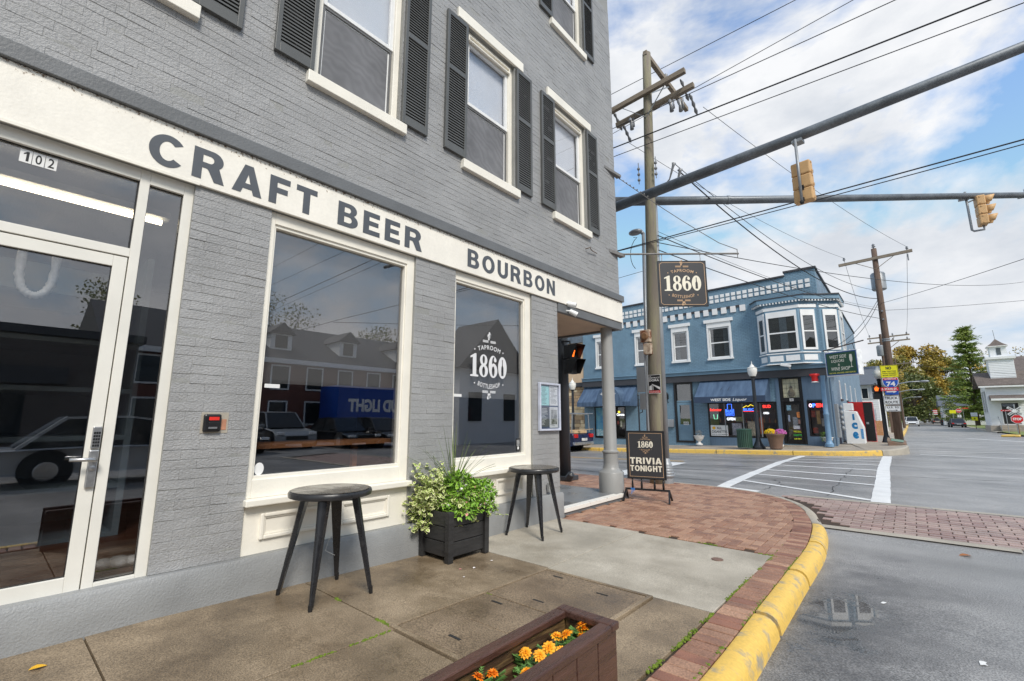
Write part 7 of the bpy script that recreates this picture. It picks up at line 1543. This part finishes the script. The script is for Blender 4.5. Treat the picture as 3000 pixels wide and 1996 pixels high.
# pickup with ladder rack at the kerb
zk = rz(-11, 21); PT = car('dark blue pickup truck with ladder rack parked at the yellow kerb', (-12.15, 21.05, zk), R(180), srgb(26, 36, 70), 'pickup', 'pickup truck', None, 'pickup_truck')
m = MB()
for x in (-2.6, -1.1, .3):
    for s_ in (-1, 1): m.tube([(x, s_ * .85, 1.0), (x, s_ * .78, 1.95)], .025, 6)
    m.tube([(x, -.80, 1.95), (x, .80, 1.95)], .025, 6)
for s_ in (-1, -.3, .3, 1): m.tube([(-2.9, s_ * .78, 1.98), (.6, s_ * .78, 1.98)], .025, 6)
m.build('ladder_rack', M_GALVL, PT); B(-1.2, .0, -.7, .7, 1.0, 1.4).build('cargo_box', M_WHITE, PT, bev=.03); B(-2.6, -1.3, -.6, .6, .95, 1.08).build('cargo_boards', pm('cargo_wood', srgb(196, 168, 130), .7), PT)
MB().beam((-2.2, .3, 1.1), (-3.4, .1, 1.18), .1, .03).build('cargo_plank', MATS['cargo_wood'], PT)

# ================================================================== church, houses
M_CLAP = pm('white_clapboard', (.78, .79, .80), .6, vs=.5, var=.04); M_SHNG = pm('brown_grey_shingles', srgb(104, 94, 88), .9, vs=1.2, var=.15, speck=.2, ss=8)
def clap(m, x0, x1, y, z0, z1, st=.18): 
    z = z0
    while z < z1 - .02: m.prism([(x0, y, z), (x0, y - .03, z), (x0, y, min(z + st, z1))], (x1 - x0, 0, 0)); z += st
CH = root('church', 'white clapboard church with belfry and brown shingle roofs', 'church', (11.5, 70, .2), world=True)
m = MB().box(9.95, 13.2, 70, 75, -.2, 4.72); clap(m, 9.95, 13.2, 70, .7, 4.7); m.build('narthex', M_CLAP, CH); B(9.85, 13.2, 69.9, 75, -.3, .6).build('foundation', pm('stone_foundation', srgb(170, 160, 146), .8, vs=3, var=.15), CH)
MB().prism([(9.35, 69.55, 4.66), (9.35, 72.4, 6.15), (9.35, 75.3, 4.66), (9.35, 75.3, 4.80), (9.35, 72.4, 6.32), (9.35, 69.55, 4.82)], (4.4, 0, 0)).build('narthex_roof', M_SHNG, CH); MB().prism([(9.96, 70, 4.7), (9.96, 72.4, 6.1), (9.96, 75, 4.7)], (.2, 0, 0)).build('gable_end', M_CLAP, CH); MB().box(9.4, 13.2, 69.5, 69.56, 4.56, 4.72).build('eave_board', M_BWHITE, CH)
m = MB().box(10.58, 12.48, 71.0, 72.9, 5.2, 7.62); clap(m, 10.58, 12.48, 71, 5.7, 7.6); m.build('tower', M_CLAP, CH); B(10.40, 12.66, 70.8, 73.1, 7.62, 7.86).build('tower_cornice', M_BWHITE, CH)
BF = B(10.86, 12.12, 71.3, 72.6, 7.86, 9.0).build('belfry', M_CLAP, CH); B(11.36, 11.70, 71.27, 71.299, 8.1, 8.85).build('louvre', pm('louvre_grey', srgb(84, 92, 96), .7), BF); B(10.70, 12.28, 71.1, 72.8, 9.0, 9.08).build('belfry_eave', M_BWHITE, BF)
SP = []
for s_, z in ((.80, 9.08), (.45, 9.38), (.2, 9.68), (.02, 9.9)): SP.append([(11.49 - s_, 71.95 - s_, z), (11.49 + s_, 71.95 - s_, z), (11.49 + s_, 71.95 + s_, z), (11.49 - s_, 71.95 + s_, z)])
m = MB(); m.add([p for r_ in SP for p in r_], [(a * 4 + k, a * 4 + (k + 1) % 4, (a + 1) * 4 + (k + 1) % 4, (a + 1) * 4 + k) for a in range(3) for k in range(4)] + [(3, 2, 1, 0), (12, 13, 14, 15)]); m.build('spire', M_SHNG, CH); MB().tube([(11.49, 71.95, 9.8), (11.44, 71.95, 10.9)], .025, 6).build('finial', M_GALVL, CH)
MB().prism([(12.55, 70.2, 4.66), (12.55, 80, 8.6), (12.55, 90, 4.66), (12.55, 90, 4.4), (12.55, 80, 8.35), (12.55, 70.2, 4.42)], (18, 0, 0)).build('nave_roof', M_SHNG, CH); MB().prism([(12.5, 70.1, 4.60), (12.5, 80, 8.58), (12.5, 80, 8.3), (12.5, 70.1, 4.35)], (.049, 0, 0)).build('rake_board', M_BWHITE, CH); B(13.21, 30, 71, 89, -.3, 4.6).build('nave', M_CLAP, CH)
dr = B(10.90, 12.1, 69.93, 69.999, .75, 2.9).build('door', pm('black_door', (.02, .02, .022), .35), CH); frame('y', None, 10.82, 12.18, .7, 3.0, .07, 69.9, 69.96).build('door_frame', M_BWHITE, dr); B(10.95, 12.05, 69.91, 69.925, 2.55, 2.85).build('fanlight', M_DGLASS, dr)
MB().prism([(10.1, 69.95, 3.75), (10.1, 68.6, 3.35), (10.1, 68.6, 3.2), (10.1, 69.95, 3.2)], (2.7, 0, 0)).build('porch_roof', M_SHNG, CH); B(10.1, 12.8, 68.58, 68.6, 3.16, 3.36).build('porch_fascia', M_BWHITE, CH)
for k in range(3): B(10.5, 12.5, 68.4 + k * .4, 69.89, .0 + k * .22, .2 + k * .22).build('step', M_CONC3, CH)
for x in (10.5, 12.5): MB().tube([(x, 68.4, .9), (x, 69.8, 1.5)], .03, 6).tube([(x, 68.5, 0), (x, 68.5, .95)], .03, 6).build('handrail', M_GALVL, CH)
for y in (71.2, 73.2): w_ = B(9.90, 9.948, y, y + .7, 2.0, 4.2).build('side_window', M_DGLASS, CH); frame('x', None, y - .1, y + .8, 1.9, 4.3, .1, 9.88, 9.9).build('casing', M_BWHITE, w_)
WH = root('white_house', 'white clapboard house with shutters behind the blue building', 'house', (-2, 50, 0), world=True)
m = MB().box(-7, 1.75, 50, 62, -.2, 4.25); clap(m, -7, 1.75, 50, .2, 4.2); m.build('wall', M_CLAP, WH); MB().prism([(-7.4, 49.6, 4.2), (-7.4, 56, 6.3), (-7.4, 62.4, 4.2)], (9.5, 0, 0)).build('roof', pm('blue_grey_shingles', srgb(92, 98, 106), .9, var=.12), WH)
for x, z0, z1 in ((.65, 3.0, 3.95), (.7, 1.1, 2.1), (-1.5, 3.0, 3.95)):
    w_ = frame('y', None, x, x + .5, z0, z1, .05, 49.93, 49.965).build('window', M_BWHITE, WH); B(x + .05, x + .45, 49.97, 49.975, z0 + .05, z1 - .05).build('pane', M_CGL, w_)
    for s_ in (-.3, .55): B(x + s_, x + s_ + .25, 49.93, 49.96, z0, z1).build('shutter', pm('pale_shutter', srgb(186, 190, 196), .6), w_)
t = root('wooden_fence', 'low orange brown board fence beside the white house', 'fence', (1.5, 46, 0), world=True)
for k in range(12): B(1.1 + k * .085, 1.178 + k * .085, 46, 46.03, 0, 1.15 + .02 * (k % 3)).build('board', pm('cedar_board', srgb(190, 132, 82), .7, vs=5, var=.15), t)
GH = root('grey_house', 'small pale house with slate roof far down the street', 'house', (10, 130, 0), world=True); B(8.4, 15, 130, 140, 0, 3.9).build('wall', M_CLAP, GH); MB().prism([(7.9, 129.5, 3.85), (7.9, 134.8, 6.2), (7.9, 140.5, 3.85)], (7.6, 0, 0)).build('roof', MATS['blue_grey_shingles'], GH); MB().prism([(8.38, 130, 3.9), (8.38, 134.8, 6.0), (8.38, 140, 3.9)], (.1, 0, 0)).build('gable', M_CLAP, GH)
for y in (132, 136): B(8.36, 8.39, y, y + 1, 1.4, 2.9).build('window', M_CGL, GH)
# ---- signs by the church
def octo(s): return [(s * math.cos(R(22.5 + 45 * k)), s * math.sin(R(22.5 + 45 * k))) for k in range(8)]
def stop_sign(label, x, y, z0, zc, s=.40, post=None):
    t = root('stop_sign', label, 'stop sign', (x, y, z0), world=True); MB().tube([(x, y + .03, z0), (x, y + .03, zc + .1)], .035, 6).build('post', post or M_GALVL, t)
    a = MB().prism([(x + p, y, zc + q) for p, q in octo(s)], (0, .01, 0)).build('plate', M_SWHI, t); MB().prism([(x + p, y - .004, zc + q) for p, q in octo(s * .92)], (0, .003, 0)).build('red_face', M_SRED, a); lay(text_raw('STOP', .05), 'lettering', M_SWHI, a, (x - s * .66, y - .006, zc - s * .27), (1, 0, 0), (0, 0, 1), s * 1.32, s * .54); return t
stop_sign('red stop sign at the railroad crossing before the church', 10.55, 58.5, -.1, 1.29, .40, pm('rusty_post', srgb(130, 96, 70), .7)); stop_sign('smaller distant red stop sign beside the pine tree', 9.8, 111, 0, 2.65, .40)
t = root('railroad_crossbuck', 'white railroad crossbuck sign before the church door', 'railroad sign', (10.75, 61, 0), world=True); MB().tube([(10.78, 61.05, 0), (10.78, 61.05, 2.6)], .05, 8).build('post', M_GALVL, t)
for sg in (-1, 1):
    bm_ = MB().beam((10.78 - .44, 61 - .006 * sg, 2.0 - sg * .34), (10.78 + .44, 61 - .006 * sg, 2.0 + sg * .34), .01, .20).build('blade', M_SWHI, t)
    r_ = Vector((.88, 0, .68 * sg)).normalized(); u_ = Vector((-r_.z, 0, r_.x))
    for s_, a in (('RAIL' if sg > 0 else 'CROSS', -.5), ('ROAD' if sg > 0 else 'ING', .14)): lay(text_raw(s_, .03), 'lettering', M_INK, bm_, Vector((10.78, 60.98 - .006 * sg, 2.0)) + r_ * a - u_ * .055, r_, u_, .34, .11)
t, p = sgn('street_name_sign', 'small red street name blade left of the crossbuck', 10.0, 10.85, 2.0, 2.12, 62.0, M_SRED); MB().tube([(10.3, 62.05, 0), (10.3, 62.05, 2.1)], .03, 6).build('post', M_GALVL, t); put('W. MAIN ST.', M_SWHI, p, 10.1, 10.75, 2.03, .06, 61.997)
t = root('parking_sign', 'white and yellow sign pair on a dark post beside the lawn', 'road sign', (9.75, 84, 0), world=True); MB().tube([(9.75, 84.05, 0), (9.75, 84.05, 2.0)], .04, 6).build('post', M_PDARK, t); B(9.42, 10.05, 84, 84.01, 1.6, 2.08).build('white_panel', M_SWHI, t); B(9.45, 10.02, 84, 84.01, 1.05, 1.55).build('yellow_panel', M_SYEL, t); lay(text_raw('4', .06), 'lettering', M_INK, t, (9.65, 83.995, 1.2), (1, 0, 0), (0, 0, 1), .16, .22)
t, p = sgn('yellow_warning_sign', 'blank looking yellow warning sign left of the distant stop sign', 8.6, 9.4, 2.2, 2.75, 110.5, M_SYEL); MB().tube([(9.0, 110.55, 0), (9.0, 110.55, 2.3)], .04, 6).build('post', M_GALVL, t)
t, p = sgn('street_name_sign', 'tiny red street name blade right of the distant stop sign', 10.2, 11.0, 2.98, 3.12, 110.5, M_SRED); MB().tube([(10.3, 110.55, 0), (10.3, 110.55, 3.0)], .03, 6).build('post', M_GALVL, t)
t, p = sgn('white_notice_sign', 'small white plate under the distant stop sign', 9.55, 10.05, 1.5, 1.95, 111.2, M_SWHI); MB().tube([(9.8, 111.25, 0), (9.8, 111.25, 1.6)], .03, 6).build('post', M_GALVL, t)
t = root('flag', 'small striped flag on a pole beside the far street', 'flag', (7.0, 165, 0), world=True); MB().tube([(7.0, 165, 0), (7.0, 165, 4)], .04, 6).build('pole', M_GALVL, t)
for k in range(6): B(7.0, 8.6, 165, 165.02, 2.3 + k * .22, 2.52 + k * .22).build('stripe', M_SRED if k % 2 else M_SWHI, t)
B(7.0, 7.7, 164.97, 164.99, 2.96, 3.62).build('canton', M_SBLU, t)

# ================================================================== trees
M_BARK = pm('bark', srgb(92, 80, 68), .9, vs=3, var=.25, stretch=(4, 4, .5)); M_TG = leafmat('tree_green', srgb(70, 82, 38), srgb(112, 118, 58), .35); M_TO = leafmat('tree_autumn', srgb(124, 120, 52), srgb(190, 154, 66), .2); M_TM = leafmat('tree_mixed', srgb(92, 104, 46), srgb(158, 140, 64), .2); M_PINE = leafmat('pine_needles', srgb(86, 110, 46), srgb(142, 156, 76), .5)
def tree(label, x, y, z0, h, r_, mat, n=3200, ls=.45, lobes=16, bare=False, group='trees beyond the church and street', tr=.28, name='tree'):
    t = root(name, label, 'tree', (x, y, z0), world=True, group=group); m = MB(); m.tube([(x, y, z0), (x + r_ * .04, y, z0 + h * .3), (x, y, z0 + h * .62)], [tr, tr * .75, tr * .4], 9); ends = []
    for k in range(lobes):
        a = 2.4 * k + random.uniform(-.3, .3); zz = random.uniform(.16, .95); rr = r_ * math.sqrt(max(.05, 1 - ((zz - .58) / .50) ** 2)) * random.uniform(.5, .85)
        e = Vector((x + rr * math.cos(a), y + rr * math.sin(a), z0 + h * zz)); s = Vector((x, y, z0 + h * random.uniform(.22, .5))); md = s.lerp(e, .5) + Vector((0, 0, -h * .03)); m.tube([s, md, e], [tr * .35, tr * .2, tr * .06], 6); ends.append(e)
        for q in range(3): m.tube([md, e + rv() * r_ * .25], [tr * .12, tr * .03], 4)
    m.build('trunk', M_BARK, t); lv = MB()
    for k in range(n):
        e = random.choice(ends); v = rv(); p = e + Vector((v.x, v.y, v.z * .75)) * r_ * .36 * random.random() ** .45; d = rv()
        u_ = d.cross(rv()); 
        if u_.length < .05: continue
        u_.normalize(); s = ls * random.uniform(.5, 1.0); lv.add([p - d * s * .5, p + u_ * s * .28, p + d * s * .5, p - u_ * s * .28], [(0, 1, 2, 3)])
    lv.build('crown', mat, t)['kind'] = 'stuff'
tree('tall orange and green autumn tree left of the pine', 6.0, 178, 0, 23, 6.5, M_TO, 13000, .95, 44); tree('broad green tree standing left of the orange autumn tree', 0.0, 168, 0, 18.5, 6.5, M_TM, 11000, .95, 38); tree('dark green tree below the autumn crown, behind parked cars', 4.2, 150, 0, 12, 5.5, M_TG, 7000, .75, 28); tree('green tree right of the autumn tree, behind the pine', 11.5, 190, 0, 19.5, 5.5, M_TM, 9000, .95, 34); tree('dark leafy tree at the end of the street', 7.6, 215, 0, 14, 7, M_TG, 6500, .95, 28); tree('leafy tree rising behind the white house roof', -1.5, 75, 0, 9.2, 3.6, M_TM, 3000, .42, 16); tree('yellowing tree between the house roof and the far pole', .6, 92, 0, 10.5, 3.2, M_TO, 2400, .45, 14); tree('dull green tree behind the blue building rear corner', -6, 110, 0, 13, 5.5, M_TM, 3600, .6, 18)
tree('thin autumn tree right of the church belfry', 19.8, 130, 0, 15.5, 4.5, M_TO, 700, .5, 22, tr=.22); tree('bare twiggy tree between pine and belfry', 15.6, 118, 0, 14.6, 3.2, M_TO, 420, .45, 20, tr=.2); tree('low shrubby tree at the foot of the pine', 10.3, 128, 0, 4.5, 2.2, M_TG, 1500, .4, 10, tr=.12)
t = root('pine_tree', 'tall layered green pine tree left of the church', 'tree', (12.6, 120, 0), world=True); m = MB().tube([(12.6, 120, 0), (12.7, 120, 9), (12.75, 120, 18.2)], [.32, .2, .04], 9); nd = MB()
z = 1.5
while z < 18:
    f_ = (z - 1.5) / 16.6; R_ = lerp(6.0, .9, f_ ** .8) * random.uniform(.65, 1.2); k0 = random.uniform(0, 6); nb = random.randint(5, 8)
    for k in range(nb):
        a = k0 + k * 6.28 / nb + random.uniform(-.35, .35); ln = R_ * random.uniform(.55, 1.15); b0 = Vector((12.65, 120, z + random.uniform(-.3, .3))); e = b0 + Vector((math.cos(a) * ln, math.sin(a) * ln, random.uniform(-.16, .10) * ln + .12 * ln * f_))
        md = b0.lerp(e, .5) + Vector((0, 0, random.uniform(-.10, .02) * ln)); m.tube([b0, md, e], [.06, .04, .012], 4)
        for q in range(int(60 + 130 * (1 - f_))):
            tt = random.uniform(.12, 1.02); sp_w = .10 + .42 * tt * (1 - f_ * .6); p = (b0.lerp(md, tt * 2) if tt < .5 else md.lerp(e, tt * 2 - 1)) + Vector((random.gauss(0, sp_w), random.gauss(0, sp_w), random.gauss(.03, .12))); d = ((e - b0).normalized() + rv() * .8).normalized(); u_ = d.cross(rv())
            if u_.length < .05: continue
            u_.normalize(); s = random.uniform(.3, .6); nd.add([p - u_ * .09, p + d * s, p + u_ * .09], [(0, 1, 2)])
    z += random.uniform(.5, .95)
m.build('trunk', M_BARK, t); nd.build('crown', M_PINE, t)['kind'] = 'stuff'
wd = MB()
for k in range(12000):
    x = random.uniform(-50, 60); y = 300 + random.uniform(0, 30); h = 13 + 4 * math.sin(x * .11) + 3 * math.sin(x * .29 + 1); z = h * random.random(); d = rv(); u_ = d.cross(rv())
    if u_.length < .05: continue
    u_.normalize(); s = random.uniform(.9, 1.9); p = Vector((x, y, z)); wd.add([p - d * s * .5, p + u_ * s * .4, p + d * s * .5, p - u_ * s * .4], [(0, 1, 2, 3)])
tag(wd.build('far_woods', M_TM), 'dull green wooded slope closing off the far street', 'woods', kind='stuff')

# ================================================================== the street behind the viewer, mirrored in the shop glass
M_RBR = brickmat('red_brick_far', srgb(112, 62, 52), srgb(140, 110, 96)); OPG = 'cars in the lot across the street'
T = root('dormer_building', 'red brick building with dormers across the street, mirrored in the glass', 'building', (30, 14, 0), world=True)
B(27, 40, 4, 26, -.3, 5.2).build('wall', M_RBR, T); MB().prism([(26.6, 3.6, 5.2), (33.5, 3.6, 8.6), (40.4, 3.6, 5.2)], (0, 22.8, 0)).build('roof', pm('slate_roof', srgb(70, 70, 74), .8, var=.1), T); B(26.6, 27, 3.6, 26.4, 4.9, 5.2).build('eave', M_BWHITE, T)
for y in (8, 13, 18, 23):
    d_ = MB().box(28.2, 31, y - .7, y + .7, 5.9, 7.1).build('dormer', M_BWHITE, T); MB().prism([(28.0, y - .9, 7.1), (28.0, y, 7.9), (28.0, y + .9, 7.1)], (3.4, 0, 0)).build('dormer_roof', MATS['slate_roof'], d_); B(28.17, 28.199, y - .4, y + .4, 6.1, 7.0).build('pane', M_CGL, d_)
for z0 in (1.0, 3.3):
    for k in range(9): w_ = B(26.95, 26.999, 5.2 + k * 2.3, 6.2 + k * 2.3, z0, z0 + 1.4).build('window', M_CGL, T); frame('x', None, 5.1 + k * 2.3, 6.3 + k * 2.3, z0 - .1, z0 + 1.5, .1, 26.93, 26.95).build('casing', M_BWHITE, w_)
T = root('low_shop_building', 'long low dark brick shop across the street, mirrored in the door', 'building', (22, -6, 0), world=True); B(20, 34, -20, 4, -.3, 4.4).build('wall', brickmat('brown_brick_far', srgb(92, 84, 80), srgb(70, 64, 60)), T); B(19.8, 34, -20.2, 4.2, 4.4, 4.7).build('coping', M_CHAR, T); B(19.7, 19.99, -14, 2, 2.6, 3.2).build('sign_band', M_CHAR, T); B(19.95, 19.999, -12, 1, .5, 2.5).build('shop_glass', M_CGL, T)
T = root('gable_house', 'grey gabled house across the corner, mirrored in the second window', 'house', (15.8, 19.7, 0), world=True); B(14.5, 17.2, 17, 22.4, -.2, 4.2).build('wall', M_CLAP, T); MB().prism([(14.1, 16.6, 4.1), (14.1, 19.7, 7.2), (14.1, 22.8, 4.1)], (3.5, 0, 0)).build('roof', MATS['slate_roof'], T); MB().prism([(14.48, 17, 4.2), (14.48, 19.7, 6.9), (14.48, 22.4, 4.2)], (.1, 0, 0)).build('gable', pm('grey_siding', srgb(120, 124, 128), .7), T)
for y in (17.7, 20.6): B(14.44, 14.499, y, y + 1, 1.2, 2.8).build('window', M_CGL, T)
for k, (x, y, c_, kd, lb) in enumerate(((18.5, 7.2, (.03, .03, .035), 'sedan', 'black sedan in the lot, mirrored at the left of the large window'), (19.5, 9.6, (.30, .32, .34), 'suv', 'grey SUV in the lot, mirrored beside the black sedan'), (18, 12.2, (.02, .02, .022), 'sedan', 'dark sedan in the lot with its nose to the street'), (17.4, 13.9, (.05, .05, .055), 'sedan', 'dark sedan in the lot just before the blue trailer'), (18.2, -2.5, (.12, .14, .18), 'suv', 'blue grey SUV mirrored low in the glass door'))): car(lb, (x, y, -.05), R(180), c_, kd, group=OPG)
car('silver car passing on the street, mirrored in the glass door', (10.2, 2.4, rz(8, 1)), R(90), srgb(176, 180, 184), 'sedan', name='passing_car')
T = root('beer_trailer', 'long blue beer delivery trailer across the street, mirrored in the glass', 'trailer', (23.5, 17, 0), world=True); B(23, 25.4, 14.6, 21.5, 1.0, 3.4).build('box', pm('trailer_blue', srgb(20, 70, 160), .35, var=.05), T, bev=.04); lay(text_raw('BUD LIGHT', .05), 'lettering', M_SWHI, T, (22.99, 19.5, 1.75), (0, -1, 0), (0, 0, 1), 4.2, .85)
for y in (15.2, 16.2, 20.2): MB().tube([(23.1, y, .45), (23.4, y, .45)], .48, 18).build('wheel', M_TYRE, T)
for k, (x, y, h, r_) in enumerate(((44, 8, 12, 5), (45, 19, 13, 6), (43, 28, 12, 5), (42, -8, 10, 5))): tree(['tree behind the dormer building, mirrored above its left end', 'tree behind the dormer building, mirrored above its middle', 'tree behind the dormer building, mirrored above its right end', 'tree behind the low shop across the street'][k], x, y, 0, h, r_, M_TM, 5500, .34, 22, group='trees across the street')
